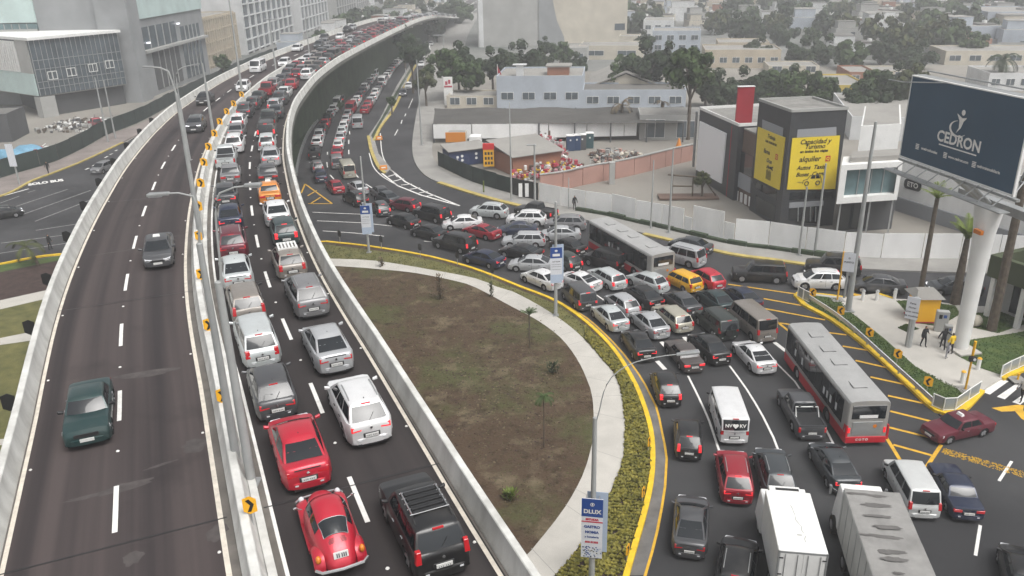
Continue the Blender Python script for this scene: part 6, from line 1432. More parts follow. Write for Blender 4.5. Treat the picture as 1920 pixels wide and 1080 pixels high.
for p, q in ((a1, a2), (a2, a3), (a3, a4), (a4, a1)): ribbon(b, [V((p.x, p.y, 0)), V((q.x, q.y, 0))], .18, ZR-.25, 0, .3)
pb(b, 'roof_rim')
b = MB().mat('fascia_grey'); panel(b, [(1429, 250), (1467, 268), (1469, 240), (1430, 224)], a1, a2, .02, .06); pb(b, 'sign_box'); b = MB().mat('fascia_grey'); panel(b, [(1494, 258), (1568, 254), (1568, 238), (1495, 243)], a2, a3, .02, .06); pb(b, 'sign_box')
def poster(quad, A, B, lines, car, nm='poster'):
    b = MB().mat('poster_yellow'); panel(b, quad, A, B, .02, .14); po = pb(b, nm)
    q0, q1, q2, q3 = [PL(x, y, A, B, .16) for x, y in quad]; U = (q1-q0); Vv = (q3-q0)
    ux = V((B.x-A.x, B.y-A.y, 0)).normalized(); 
    q = MB()
    def at(u, v): return q0.lerp(q1, u).lerp(q3.lerp(q2, u), v)
    for s_, u, v, sz, m, sh in lines:
        o = at(u, v)-ob; q4 = Matrix(((ux.x, 0, ux.y, o.x), (ux.y, 0, -ux.x, o.y), (0, 1, 0, o.z), (0, 0, 0, 1))); q2_ = MB(); text_mesh(q2_, s_, sz, q4, m, .015, shear=sh); q.mats = q.mats
        q.mat(m); q.add(q2_.v, q2_.f)
    o = at(.80 if car else .76, .58)-ob; q.mat('poster_red'); r_ = .30; k = V((0, 0, 1)); q.add([o-ux*r_*.9-k*r_, o+ux*r_*.9-k*r_, o+ux*r_*.9+k*r_, o-ux*r_*.9+k*r_], [(0, 1, 2, 3)])
    q4 = Matrix(((ux.x, 0, ux.y, o.x), (ux.y, 0, -ux.x, o.y), (0, 1, 0, o.z), (0, 0, 0, 1))); nn = V((ux.y, -ux.x, 0))*.01; nn = nn if nn.dot(-o-ob) > 0 else -nn
    q2_ = MB(); text_mesh(q2_, 'Q', .45, Matrix.Translation(nn) @ q4, 'poster_yellow', .02); q.mat('poster_yellow'); q.add(q2_.v, q2_.f)
    q.build('print', po)
    q = MB().mat('sign_black'); o = at(.52, .10)-ob+nn
    def pt(x, z): return o+ux*x+k*z
    if car:   # line drawing of an estate car
        out = [(-1.1, .1), (-1.05, .45), (-.6, .55), (-.35, .95), (.7, .95), (.95, .55), (1.0, .1)]
        q.tube([pt(*p) for p in out], .035, 4)
        for x in (-.65, .6): q.tube([pt(x+.22*cos(a*.524), .08+.22*sin(a*.524)) for a in range(13)], .05, 4)
        q.add([pt(-.28, .58), pt(.25, .58), pt(.25, .88), pt(-.16, .88)], [(0, 1, 2, 3)]); q.add([pt(.33, .58), pt(.82, .58), pt(.64, .88), pt(.33, .88)], [(0, 1, 2, 3)]); q.tube([pt(-1.7, .3), pt(-1.1, .25)], .02, 4)
    else:
        for i in range(5): q.add([pt(-.5+.24*i, -.1), pt(-.38+.24*i, -.1), pt(-.38+.24*i, .9+.25*(i % 2)), pt(-.5+.24*i, .95)], [(0, 1, 2, 3)])
        for i in range(6): q.tube([pt(.55+.32*cos(a*.524+i), 1.1+.2*i*.2+.2*sin(a*.524)) for a in range(5)], .04, 4)
    q.build('drawing', po)
K = 'sign_black'
poster([(1475, 355), (1565, 354), (1574, 254), (1485, 259)], a2, a3, [('Capacidad y', .50, .91, .70, K, .3), ('Turismo', .50, .815, .66, K, .3), ('en todos los viajes', .49, .73, .42, K, .2), ('alquiler', .42, .58, .80, K, .2), ('Autos  Taxis', .46, .42, .62, K, .3), ('Buses  Carga', .46, .29, .62, K, .3)], True)
poster([(1415, 333), (1462, 356), (1473, 258), (1423, 238)], a1, a2, [('Trabaja', .5, .90, .60, K, .2), ('con nosotros', .5, .80, .48, K, .2), ('llama', .38, .60, .70, K, .2), ('Gran', .5, .44, .62, K, .3), ('plan', .5, .33, .55, K, .3)], False)
b = MB().mat('glass_dark'); panel(b, [(1478, 412), (1536, 420), (1540, 385), (1480, 390)], a2, a3, .02, .05); pb(b, 'shopfront')
b = MB().mat('fascia_grey'); panel(b, [(1479, 390), (1543, 385), (1544, 376), (1480, 380)], a2, a3, .02, .12); pb(b, 'fascia')
b = MB().mat('glass_dark'); panel(b, [(1480, 375), (1560, 371), (1561, 358), (1481, 361)], a2, a3, .02, .04); pb(b, 'upper_window')
for x in (1495, 1507, 1518, 1528): b = MB().mat('galvanised'); panel(b, [(x, 415), (x+1.5, 415), (x+2.5, 388), (x+1, 388)], a2, a3, .05, .09); pb(b, 'mullion')
b = MB().mat('glass_dark'); panel(b, [(1417, 395), (1452, 414), (1454, 386), (1418, 366)], a1, a2, .02, .05); pb(b, 'shopfront'); b = MB().mat('glass_dark'); panel(b, [(1416, 352), (1456, 375), (1457, 358), (1417, 340)], a1, a2, .02, .05); pb(b, 'upper_window')
# low showroom left of it with blank white panel, red fin
c0, c1 = P(1304, 331), P(1374, 376); hz = HT(c0, 205); dd = (c1-c0).normalized(); nn_ = V((-dd.y, dd.x, 0)); nn_ = nn_ if nn_.y > 0 else -nn_
t = empty('showroom', (c0.x, c0.y, 0)); tag(t, 'low dark showroom with a blank white panel left of the yellow posters', 'building'); ob = V((c0.x, c0.y, 0))
b = MB().mat('cladding_dark'); b.prism([tuple(p[:2]) for p in (c0, c1, c1+nn_*13, c0+nn_*13)], 0, hz); pb(b, 'wall')
b = MB().mat('slab_roof'); b.prism([tuple(p[:2]) for p in (c0+nn_*.3+dd*.3, c1+nn_*.3-dd*.3, c1+nn_*12.7-dd*.3, c0+nn_*12.7+dd*.3)], hz, hz+.05); pb(b, 'roof')
b = MB().mat('white_paint')
for p, q_ in ((c0, c1), (c1, c1+nn_*13), (c1+nn_*13, c0+nn_*13), (c0+nn_*13, c0)): ribbon(b, [V((p.x, p.y, 0)), V((q_.x, q_.y, 0))], .14, hz, 0, .35)
pb(b, 'roof_rim')
b = MB().mat('bright_panel' if 'bright_panel' in M else mat('bright_panel', (.86, .86, .87), .5)); panel(b, [(1307, 318), (1354, 344), (1363, 250), (1314, 227)], c0, c1, .03, .2); pb(b, 'blank_panel')
b = MB().mat('galvanised'); panel(b, [(1300, 312), (1302, 313), (1309, 209), (1307, 208)], c0, c1, .03, .25); pb(b, 'edge_trim')
# connecting brown section and red fin
e0, e1 = P(1372, 372), P(1410, 398)
t = empty('annex', (e0.x, e0.y, 0)); tag(t, 'brown recessed block between the blank panel and the yellow posters', 'building'); ob = V((e0.x, e0.y, 0)); de = (e1-e0).normalized(); ne = V((-de.y, de.x, 0)); ne = ne if ne.y > 0 else -ne; he = HT(e0, 240)
b = MB().mat('wall_brown'); b.prism([tuple(p[:2]) for p in (e0+ne*.4, e1+de*2+ne*.4, e1+de*2+ne*9, e0+ne*9)], 0, he); pb(b, 'wall')
b = MB().mat('slab_roof'); b.prism([tuple(p[:2]) for p in (e0+ne*.4, e1+de*2+ne*.4, e1+de*2+ne*9, e0+ne*9)], he, he+.15); pb(b, 'roof')
b = MB().mat('glass_dark'); panel(b, [(1378, 317), (1410, 332), (1413, 294), (1380, 278)], e0, e1, -.35, -.3); pb(b, 'window'); b = MB().mat('fascia_grey'); panel(b, [(1376, 345), (1408, 362), (1410, 334), (1378, 318)], e0, e1, -.35, -.2); pb(b, 'fascia')
for i in range(4): b = MB().mat('white_paint'); panel(b, [(1380+8*i, 374+4*i), (1384+8*i, 376+4*i), (1385+8*i, 358+4*i), (1381+8*i, 356+4*i)], e0, e1, -.38, -.3); pb(b, 'pillar')
f0 = P(1366, 368); f1 = f0+V((1.9, -.15, 0)); t = empty('red_fin', (f0.x, f0.y, 0)); tag(t, 'tall red sign fin rising above the showroom roofs', 'sign pylon'); ob = V((f0.x, f0.y, 0))
hf = HT(f0, 163); hl = HT(f0, 236)
b = MB().mat('wall_red'); b.hexa([V((f0.x+.1, f0.y, hl)), V((f1.x+.1, f1.y, hl)), V((f1.x+.1, f1.y+.35, hl)), V((f0.x+.1, f0.y+.35, hl))], [V((f0.x+.1, f0.y, hf)), V((f1.x+.1, f1.y, hf)), V((f1.x+.1, f1.y+.35, hf)), V((f0.x+.1, f0.y+.35, hf))]); pb(b, 'fin')
b = MB().mat('wall_red'); b.box(f0.x-.3, f0.x+.15, f0.y-.1, f0.y+.3, 0, hl); pb(b, 'mast'); b = MB().mat('white_paint'); b.box(f0.x+.15, f0.x+.35, f0.y-.12, f0.y+.2, .5, hl); pb(b, 'white_stripe'); b = MB().mat('white_paint'); b.box(f0.x+.05, f1.x+.15, f0.y-.17, f0.y+.4, hf, hf+.08); pb(b, 'cap')
# white cantilevered glass box
w0, w1 = P(1568, 381, 4.0), P(1682, 373, 4.0); t = empty('white_annex', (w0.x, w0.y, 0)); tag(t, 'white framed glass box on pillars right of the dark tower', 'building'); ob = V((w0.x, w0.y, 0)); dw = V((w1.x-w0.x, w1.y-w0.y, 0)).normalized(); nw = V((w0.x+2, w0.y, 0)).normalized(); L_w = (w1-w0).length; zt = HT(w0, 310)
q8 = lambda x0, x1, y0, y1, z0, z1: ([w0+dw*x+nw*y+V((0, 0, z0-4)) for x, y in ((x0, y0), (x1, y0), (x1, y1), (x0, y1))], [w0+dw*x+nw*y+V((0, 0, z1-4)) for x, y in ((x0, y0), (x1, y0), (x1, y1), (x0, y1))])
for nm, *bx in (('floor_slab', 0, L_w, 0, 4, 3.9, 4.55), ('roof_slab', 0, L_w, 0, 4, zt-.55, zt), ('side_wall', 0, .7, 0, 4, 4.55, zt-.55), ('side_wall', L_w-.45, L_w, 0, 4, 4.55, zt-.55)):
    b = MB().mat('white_paint'); b.hexa(*q8(*bx)); pb(b, nm)
b = MB().mat('glass_building'); b.hexa(*q8(.7, L_w-.45, .9, 1.0, 4.55, zt-.55)); gg = pb(b, 'glazing')
for i in range(1, 4): b = MB().mat('galvanised'); x = .7+(L_w-1.2)*i/4; b.hexa(*q8(x-.05, x+.05, .8, .95, 4.55, zt-.55)); pb(b, 'mullion', gg)
b = MB().mat('wall_dgrey'); b.hexa(*q8(.3, L_w, 2.5, 9, 0, 3.9)); pb(b, 'ground_floor'); b = MB().mat('glass_dark'); b.hexa(*q8(.5, L_w*.55, 2.4, 2.5, .3, 3.2)); pb(b, 'ground_window')
for x in (.4, L_w*.55, L_w-.5): b = MB().mat('galvanised'); b.hexa(*q8(x, x+.18, .5, .68, 0, 3.9)); pb(b, 'column')
b = MB().mat('roof_grey'); b.hexa(*q8(.9, L_w-.2, .9, 4, zt, zt+.5)); pb(b, 'roof'); b = MB().mat('white_paint'); b.hexa(*q8(1.5, L_w-.5, 9, 22, 0, zt+2.2)); pb(b, 'rear_hall'); b = MB().mat('roof_grey'); b.hexa(*q8(1.7, L_w-.7, 9.2, 21.8, zt+2.2, zt+2.25)); pb(b, 'rear_roof')
t = building('warehouse', 'long white flat-roofed warehouse behind the dark tower and billboard', 'building', P(1592, 262), R(-14), 34, 24, HT(P(1592, 262), 222), 'white', 'roof', rim=.3)
# white wall building with rounded logo under the billboard
h0, h1 = P(1674, 392), P(1860, 452); t = empty('white_hall', (h0.x, h0.y, 0)); tag(t, 'white hall with grey plinth and a rounded black logo under the billboard', 'building'); ob = V((h0.x, h0.y, 0)); dh = V((h1.x-h0.x, h1.y-h0.y, 0)).normalized(); nh = V((-dh.y, dh.x, 0)); Lh = (h1-h0).length+6
qh = lambda x0, x1, y0, y1, z0, z1: ([h0+dh*x+nh*y+V((0, 0, z0)) for x, y in ((x0, y0), (x1, y0), (x1, y1), (x0, y1))], [h0+dh*x+nh*y+V((0, 0, z1)) for x, y in ((x0, y0), (x1, y0), (x1, y1), (x0, y1))])
b = MB().mat('hoarding'); b.hexa(*qh(0, Lh, 0, 12, 1.6, 7.2)); wl_ = pb(b, 'wall'); b = MB().mat('fascia_grey'); b.hexa(*qh(-.3, Lh+.2, -.25, 12, 0, 1.6)); pb(b, 'plinth'); b = MB().mat('roof_grey'); b.hexa(*qh(.2, Lh-.2, .2, 11.8, 7.2, 7.25)); pb(b, 'roof')
lo = PL(1711, 347, h0, h1, .05); b = MB().mat('sign_black'); k = V((0, 0, 1)); pts = []
for sx, ca in ((1, -90), (1, 0), (-1, 90), (-1, 180)):
    for a in range(0, 91, 15): pts.append(lo+dh*(sx*.75+.42*cos(R(ca+a)))+k*((-.14 if ca in (-90, 180) else .14)+.42*sin(R(ca+a))))
nl = PL(1711, 347, h0, h1, .10)-lo; b.hexa(pts, [p+nl.normalized()*.06 for p in pts]); lg = pb(b, 'logo')
q4 = Matrix(((dh.x, 0, dh.y, lo.x-ob.x), (dh.y, 0, -dh.x, lo.y-ob.y), (0, 1, 0, lo.z), (0, 0, 0, 1))); q = MB(); n4 = PL(1711, 347, h0, h1, .14)-lo; n4 = V((n4.x, n4.y, 0)).normalized()*.09; text_mesh(q, 'ETO', .78, Matrix.Translation(n4) @ q4, 'white_line', .02); q.build('logo_lettering', wl_)
# white hoarding along the pavement, panel by panel
def fence(name, label, cat, l, zt, m, seg=2.4, parts='panel', post=None, thick=.05, zb=.14, jit=.06, group=None):
    pts = PX(l, 0, 0.4); t = empty(name, (pts[0].x, pts[0].y, 0)); tag(t, label, cat, group); o = V((pts[0].x, pts[0].y, 0)); acc = 0; i0 = 0; k = 0; r = random.Random(len(l))
    for i in range(1, len(pts)):
        acc += (pts[i]-pts[i-1]).length
        if acc >= seg or i == len(pts)-1:
            h = zt(k) if callable(zt) else zt+r.uniform(-jit, jit)
            if h > .2:
                b = MB().mat(m); sub = [pts[j]-o for j in range(i0, i+1)]; sub[0] = sub[0].lerp(sub[-1], .012); sub[-1] = sub[-1].lerp(sub[0], .012); ribbon(b, [sub[0], sub[-1]], thick, zb, 0, h-zb); b.build(parts, t)
            if post: b = MB().mat(post); p = pts[i]-o; b.tube([(p.x, p.y+.08, 0), (p.x, p.y+.08, (zt if not callable(zt) else h)+.05)], .04, 6); b.build('post', t)
            i0 = i; acc = 0; k += 1
    return t
hh = lambda k: 2.4+(.12 if k % 5 == 3 else 0)
fence('hoarding', 'long run of tall white hoarding panels behind the bus', 'hoarding', [(1011, 378), (1077, 392), (1135, 400), (1185, 412), (1240, 422), (1281, 431)], hh, 'hoarding', 3.0)
fence('hoarding', 'low white hoarding stub between two taller white runs', 'hoarding', [(1282, 432), (1296, 436)], 1.6, 'hoarding', 3.0)
fence('hoarding', 'white hoarding pair left of the yellow poster tower', 'hoarding', [(1297, 436), (1327, 443), (1355, 450)], 3.1, 'hoarding', 3.3)
fence('hoarding', 'lower white hoarding piece left of the yellow poster tower', 'hoarding', [(1356, 450), (1375, 455)], 2.0, 'hoarding', 3.3)
fence('hoarding', 'longest white hoarding run, passing below the yellow posters to the billboard column', 'hoarding', [(1376, 455), (1440, 461), (1500, 471), (1560, 479), (1600, 484), (1660, 486), (1735, 487), (1815, 487), (1920, 490), (2100, 496)], 2.6, 'hoarding', 3.4)
fence('mesh_fence', 'dark green mesh fence around the junk yard left of the black gate', 'fence', [(822, 312), (850, 326), (885, 342), (920, 353), (958, 364)], 2.2, 'mesh_green', 2.5, post='mesh_black')
fence('mesh_fence', 'black sheet gate between the green mesh and the white hoarding', 'gate', [(960, 366), (985, 372), (1009, 377)], 2.3, 'mesh_black', 1.6)
for i, x in enumerate((976, 988)): g = P(x, 371, .14); b = MB().mat('hoarding'); b.obox((g.x, g.y-.25, 1.2), 0, .45, .06, 1.7); tag(b.build('door_panel'), ['left white panel leaning on the black gate', 'right white panel leaning on the black gate'][i], 'panel', 'white panels on the black gate')
fence('brick_wall', 'pink rendered boundary wall with pale coping behind the hoarding', 'wall', [(1012, 362), (1060, 355), (1105, 344), (1150, 336)], 2.3, 'wall_pink', 3.2, post='wall_lgrey', thick=.2, zb=0)
fence('brick_wall', 'pink rendered boundary wall continuing up to the showroom', 'wall', [(1152, 336), (1200, 325), (1250, 312), (1300, 300)], 2.3, 'wall_pink', 3.2, post='wall_lgrey', thick=.2, zb=0)
b = MB().mat('wall_lgrey'); ribbon(b, PX([(1012, 362), (1060, 355), (1105, 344), (1150, 336), (1200, 325), (1250, 312), (1300, 300)]), .35, 2.36, 0, .12); tag(b.build('wall_coping'), 'pale coping slab on top of the pink boundary wall', 'coping')
pl_ = P(1147, 345); b = MB().mat('wall_lgrey'); b.box(pl_.x-.35, pl_.x+.35, pl_.y-.3, pl_.y+.3, 0, 2.9); tag(b.build('gate_pillar'), 'pale square pillar in the middle of the pink wall', 'pillar')
fence('green_hedge_rail', 'scruffy planted trough along the foot of the white hoarding', 'planter', [(1080, 396), (1140, 406), (1185, 417), (1280, 438), (1375, 460), (1440, 468), (1560, 486)], .55, 'verge', 2.0, thick=.5, jit=.15)
# green mesh fence and lot on the left
fence('mesh_fence', 'dark green mesh fence along the left pavement', 'fence', [(-80, 352), (0, 336), (37, 324), (100, 305), (150, 282), (175, 268), (205, 252), (267, 227), (340, 187), (420, 148), (500, 112), (600, 78)], 2.6, 'mesh_green', 4, post='mesh_black', jit=.1)
b = MB().mat('verge'); r = random.Random(8)
# ---------------------------------------------------------------- left: glass and concrete buildings
t = building('office_tower', 'pale teal and grey office tower rising out of the top left', 'building', (-132, 181.5), 0, 51.5, 46, 46, 'grey', 'roof')
ob = V((0, 0, 0)); inv = V((-132, 181.5, 0))
def lb(b, name, parent=None): b.v = [tuple(V(p)-inv) for p in b.v]; return b.build(name, parent or t)
X1 = -80.5
b = MB().mat('wall_teal'); b.box(X1, X1+.4, 186, 227.3, 16.8, 46); lb(b, 'teal_cladding')
b = MB().mat('wall_grey'); b.box(X1-5.6, X1+1.2, 180.5, 186, 0, 46); lb(b, 'stair_shaft')
b = MB().mat('wall_teal'); b.box(-131.8, -99, 181.1, 181.45, 17, 46); lb(b, 'teal_cladding')
b = MB().mat('glass_building'); b.box(-131.8, -99, 181.0, 181.45, 9, 16.8); g_ = lb(b, 'glazing')
for i in range(20): b = MB().mat('galvanised'); x = -131.5+32*i/20; b.box(x, x+.14, 180.8, 181.0, 9, 16.8); lb(b, 'mullion', g_)
b = MB().mat('wall_lgrey'); b.box(-131.8, -99, 180.7, 181.45, 15.2, 15.7); lb(b, 'band')
for z0, z1, y0, y1, m in ((1, 9.5, 192, 208, 'wall_dgrey'), (10.3, 15.0, 188, 208, 'glass_slate'), (1, 13.5, 211, 224, 'glass_slate')):
    b = MB().mat(m); b.box(X1, X1+.12, y0, y1, z0, z1); g_ = lb(b, 'recess')
    for i in range(1, 5): b = MB().mat('pole_paint'); y = lerp(y0, y1, i/5); b.box(X1+.12, X1+.3, y-.12, y+.12, z0, z1); lb(b, 'mullion', g_)
b = MB().mat('wall_lgrey'); b.box(X1, X1+1.2, 187, 227, 9.6, 10.2); lb(b, 'ledge')
for y, z in ((190, 11.5), (209, 14.2)): b = MB().mat('lamp_lit'); b.box(X1+.3, X1+.8, y-.5, y+.5, z, z+.3); lb(b, 'wall_lamp')
# cantilevered glass volume
k0, k1, k2 = P(76, 180, 4.3), P(237, 157, 4.3), P(-60, 160, 4.3); t = empty('glass_pavilion', (k0.x, k0.y, 0)); tag(t, 'cantilevered glass pavilion with white mullion grid at the left', 'building'); inv = V((k0.x, k0.y, 0))
du = V((k1.x-k0.x, k1.y-k0.y, 0)); Lu = du.length; du.normalize(); dl = V((k2.x-k0.x, k2.y-k0.y, 0)); Ll = dl.length; dl.normalize(); ZT = HT(k0, 76)
foot = [k0, k1, k1+dl*10, k2+du*10, k2]
b = MB().mat('glass_slate'); b.prism([tuple(p[:2]) for p in foot], 4.3, ZT); body_ = lb(b, 'glazed_volume')
b = MB().mat('white_paint'); b.prism([tuple((p+(p-(k0+k1+k2)/3).normalized()*.8)[:2]) for p in foot], ZT, ZT+.5); lb(b, 'roof_slab')
b = MB().mat('wall_lgrey'); b.prism([tuple((p-(p-(k0+k1+k2)/3).normalized()*.3)[:2]) for p in foot], 4.05, 4.3); lb(b, 'floor_slab')
nrm = V((du.y, -du.x, 0)); nrm = nrm if nrm.y < 0 else -nrm
def strip(a, d, n, x0, x1, z0, z1, o0, o1): q = [a+d*x0+n*o0, a+d*x1+n*o0, a+d*x1+n*o1, a+d*x0+n*o1]; return ([V((p.x, p.y, z0)) for p in q], [V((p.x, p.y, z1)) for p in q])
nm_ = MB().mat('galvanised')
for i in range(19): x = Lu*i/18; b = MB().mat('galvanised'); b.hexa(*strip(k0, du, nrm, x-.05, x+.05, 4.3, ZT, .02, .14)); lb(b, 'mullion', body_)
for z in (5.7, 6.9, 9.3, 11.0): b = MB().mat('galvanised'); b.hexa(*strip(k0, du, nrm, 0, Lu, z-.05, z+.05, .15, .19)); lb(b, 'transom', body_)
for i, (x, z) in enumerate(((2.2, 7.1), (6.1, 7.3), (10.8, 7.6), (14.6, 7.9))):
    b = MB().mat('white_paint'); a_ = Lu*x/18.6; w_ = 1.9
    for q in ((a_, a_+w_, z, z+.12), (a_, a_+w_, z+1.5, z+1.62), (a_, a_+.12, z+.12, z+1.5), (a_+w_-.12, a_+w_, z+.12, z+1.5), (a_+w_/2-.06, a_+w_/2+.06, z+.12, z+1.5)): b.hexa(*strip(k0, du, nrm, q[0], q[1], q[2], q[3], .2, .3))
    lb(b, 'open_window', body_)
nl_ = V((dl.y, -dl.x, 0)); nl_ = nl_ if nl_.y < 0 else -nl_
b = MB().mat('wall_teal'); b.hexa(*strip(k0, dl, nl_, .5, Ll, 4.3, 8.5, .02, .3)); lb(b, 'side_wall'); b = MB().mat('wall_lgrey'); b.hexa(*strip(k0, dl, nl_, .5, 5, 8.5, ZT, .02, .25)); lb(b, 'side_wall')
for i in range(14): x = 5.3+i*.9; b = MB().mat('white_paint'); b.hexa(*strip(k0, dl, nl_, x, x+.22, 8.6, ZT-.3, .02, .5)); lb(b, 'sun_fin', body_)
b = MB().mat('wall_dgrey'); q = [k0+du*2+dl*1.5, k1+dl*1.5, k1+dl*9, k2+du*8]; b.prism([tuple(p[:2]) for p in q], 0, 4.05); lb(b, 'recessed_base')
b = MB().mat('wall_lgrey'); q = k0+du*1.2+dl*1.0; b.obox((q.x, q.y, 2.02), atan2(du.y, du.x), 3.0, 2.2, 4.05); lb(b, 'support_wall')
# grid-fronted block and hazy blocks behind
def gridblock(name, label, x1, y0, y1, h, w_, nv, nh, wall, fin, zb=.0):
    global t, inv
    t = building(name, label, 'building', (x1-w_, y0), 0, w_, y1-y0, h, wall, 'roof'); inv = V((x1-w_, y0, 0)); b = MB().mat('glass_slate'); b.box(x1, x1+.06, y0+.5, y1-.5, zb+1, h-.8); g_ = lb(b, 'glazing')
    for i in range(nv+1): b = MB().mat(fin); y = lerp(y0+.5, y1-.5, i/nv); b.box(x1+.06, x1+.7, y-.22, y+.22, zb, h); lb(b, 'fin', g_)
    for i in range(nh+1): b = MB().mat(fin); z = lerp(zb+.8, h-.4, i/nh); b.box(x1+.06, x1+.5, y0, y1, z-.18, z+.18); lb(b, 'floor_band', g_)
    b = MB().mat(fin); b.box(x1-w_*.5, x1+.3, y0-.15, y0, 0, h); lb(b, 'end_wall')
gridblock('office_block', 'beige grid-fronted office block beyond the teal tower', -84.5, 237, 267, 13.6, 24, 15, 4, 'beige', 'wall_beige')
gridblock('office_block', 'dark office block with white frames at the top left', -84.5, 274, 338, 34, 30, 9, 9, 'dgrey', 'wall_white')
gridblock('office_block', 'hazy pale block farthest along the left side', -84, 350, 404, 30, 30, 8, 6, 'lgrey', 'wall_white')
gridblock('office_block', 'faint low block beyond the hazy pale one', -82, 415, 470, 18, 40, 8, 3, 'lgrey', 'wall_lgrey')
gridblock('office_block', 'faint distant tower at the end of the left row', -86, 480, 540, 24, 40, 8, 6, 'grey', 'wall_lgrey')
# dark wall piece and gate at the far left edge
t = building('shed', 'dark shed cut by the left edge above the sandy lot', 'shed', P(-50, 270), R(10), 6.3, 8, 4.6, 'dgrey', 'roofdark', rim=.2)
# ---------------------------------------------------------------- centre and right background
def chim(t, w_, d_, h):
    b = MB().mat('wall_white'); b.box(w_*.22, w_*.30, 2, 3.4, h, h+2.1); b.box(w_*.18, w_*.34, 1.8, 3.6, h+2.1, h+2.25); b.build('water_tank_tower', t)
    b = MB().mat('wall_brick'); b.box(w_*.58, w_*.83, 3, 7, h, h+1.6); b.build('roof_room', t); b = MB().mat('roof_grey'); b.box(w_*.56, w_*.86, 2.7, 7.3, h+1.6, h+1.9); b.build('roof_room_slab', t)
t = house('blue-grey flat-roofed modern house behind the grey shade roof', 932, 1092, 205, 146, 14, 'bluegrey', 'roof', 4, extra=chim)
house('low pale blue-grey wing right of the modern house', 1092, 1285, 205, 172, 10, 'bluegrey', 'roofdark', 5)
house('white porch block left of the blue-grey house', 838, 932, 203, 183, 8, 'cream', 'roof', 3)
# barn roof hall
a = P(1105, 190); c = P(1240, 190); d = c-a; w_ = d.length; t = empty('gabled_hall', (a.x, a.y, 0), atan2(d.y, d.x)); tag(t, 'hall with a broad low-pitched brown-grey gable roof', 'building'); h = HT(a, 165); hp = HT(a, 137)
b = MB().mat('wall_cream'); b.box(.5, w_-.5, .5, 20, 0, h); b.add([(.5, .5, h), (w_-.5, .5, h), (w_/2, .5, hp-.3)], [(0, 1, 2)]); b.build('wall', t)
b = MB().mat('roof_grey'); b.hexa([(-.5, 0, h-.1), (w_/2, 0, hp), (w_/2, 21, hp), (-.5, 21, h-.1)], [(-.5, 0, h+.15), (w_/2, 0, hp+.3), (w_/2, 21, hp+.3), (-.5, 21, h+.15)]); b.hexa([(w_/2, 0, hp), (w_+.5, 0, h-.1), (w_+.5, 21, h-.1), (w_/2, 21, hp)], [(w_/2, 0, hp+.3), (w_+.5, 0, h+.15), (w_+.5, 21, h+.15), (w_/2, 21, hp+.3)]); b.build('roof', t)
for x in (.22, .66): b = MB().mat('wall_dgrey'); b.box(w_*x, w_*x+2.2, .40, .5, .5, h-.3); b.build('door', t)
# shade roof
s0, s1, s2, s3 = P(812, 232, 3.1), P(1282, 230, 3.1), P(1282, 201, 3.1), P(816, 203, 3.1); t = empty('shade_roof', (s0.x, s0.y, 0)); tag(t, 'long dark grey shade-net roof over the yard', 'shade roof'); inv = V((s0.x, s0.y, 0))
b = MB().mat('net_grey'); n = 14; vs = []
for i in range(n+1):
    for j in range(5): p = s0.lerp(s1, i/n).lerp(s3.lerp(s2, i/n), j/4); vs.append(V((p.x, p.y, 3.1+.18*sin(i*1.7)*sin(j*1.3))))
b.add(vs, [(i*5+j, (i+1)*5+j, (i+1)*5+j+1, i*5+j+1) for i in range(n) for j in range(4)]); lb(b, 'net')
for i in range(8):
    for e_ in (0, 1): b = MB().mat('wall_dgrey'); p = (s0.lerp(s1, i/7) if e_ == 0 else s3.lerp(s2, i/7)); b.tube([(p.x, p.y, 0), (p.x, p.y, 3.1)], .13, 6); lb(b, 'post')
fence('hoarding', 'white hoarding under the edge of the dark shade roof', 'hoarding', [(813, 268), (900, 268), (1000, 267), (1100, 265), (1193, 263)], 3.0, 'hoarding', 6, thick=.1, zb=.75, jit=.02)
# yard objects
t = building('container', 'orange roofed stall at the yard entrance', 'stall', P(838, 283), R(-4), 2.9, 3, 2.6, 'cream', 'roof', rim=0); b = MB().mat('orange_paint' if 'orange_paint' in M else mat('orange_paint', (.62, .22, .02), .6)); b.box(-.1, 3.0, -.15, .0, 1.4, 2.9); b.build('orange_awning', t)
def kiosk():
    a, c = P(843, 315), P(913, 306); d = c-a; w_ = d.length; t = empty('portable_office', (a.x, a.y, 0), atan2(d.y, d.x)); tag(t, 'navy blue portable office with white circles and a grey sloped roof', 'cabin')
    mat('navy_paint', (.02, .035, .10), .5, var=.1, scale=1); b = MB().mat('navy_paint'); b.box(0, w_, 0, 2.6, 0.1, 2.3); b.build('wall', t); b = MB().mat('roof_grey'); b.hexa([(-.2, -.3, 2.3), (w_+.2, -.3, 2.3), (w_+.2, 3, 2.8), (-.2, 3, 2.8)], [(-.2, -.3, 2.4), (w_+.2, -.3, 2.4), (w_+.2, 3, 2.9), (-.2, 3, 2.9)]); b.build('roof', t)
    for x, z in ((1.3, 1.4), (2.0, 1.5), (1.2, .9), (2.0, .9), (4.2, 1.6), (4.2, 1.0)): b = MB().mat('white_paint'); b.tube([(x, -.01, z), (x, -.04, z)], .2, 12); b.build('white_disc', t)
kiosk()
g = P(917, 318); t = empty('yellow_rack', (g.x, g.y, 0)); tag(t, 'red-topped yellow rack with dark square openings', 'rack'); b = MB().mat('signal_yellow'); b.box(-.75, .75, -.2, .3, .5, 2.9); b.build('body', t); b = MB().mat('poster_red'); b.box(-.8, .8, -.25, .35, 2.9, 3.7); b.build('red_top', t)
for i in range(3):
    for j in range(3): b = MB().mat('sign_black'); b.box(-.55+.42*i, -.27+.42*i, -.23, -.2, .8+.68*j, 1.2+.68*j); b.build('opening', t)
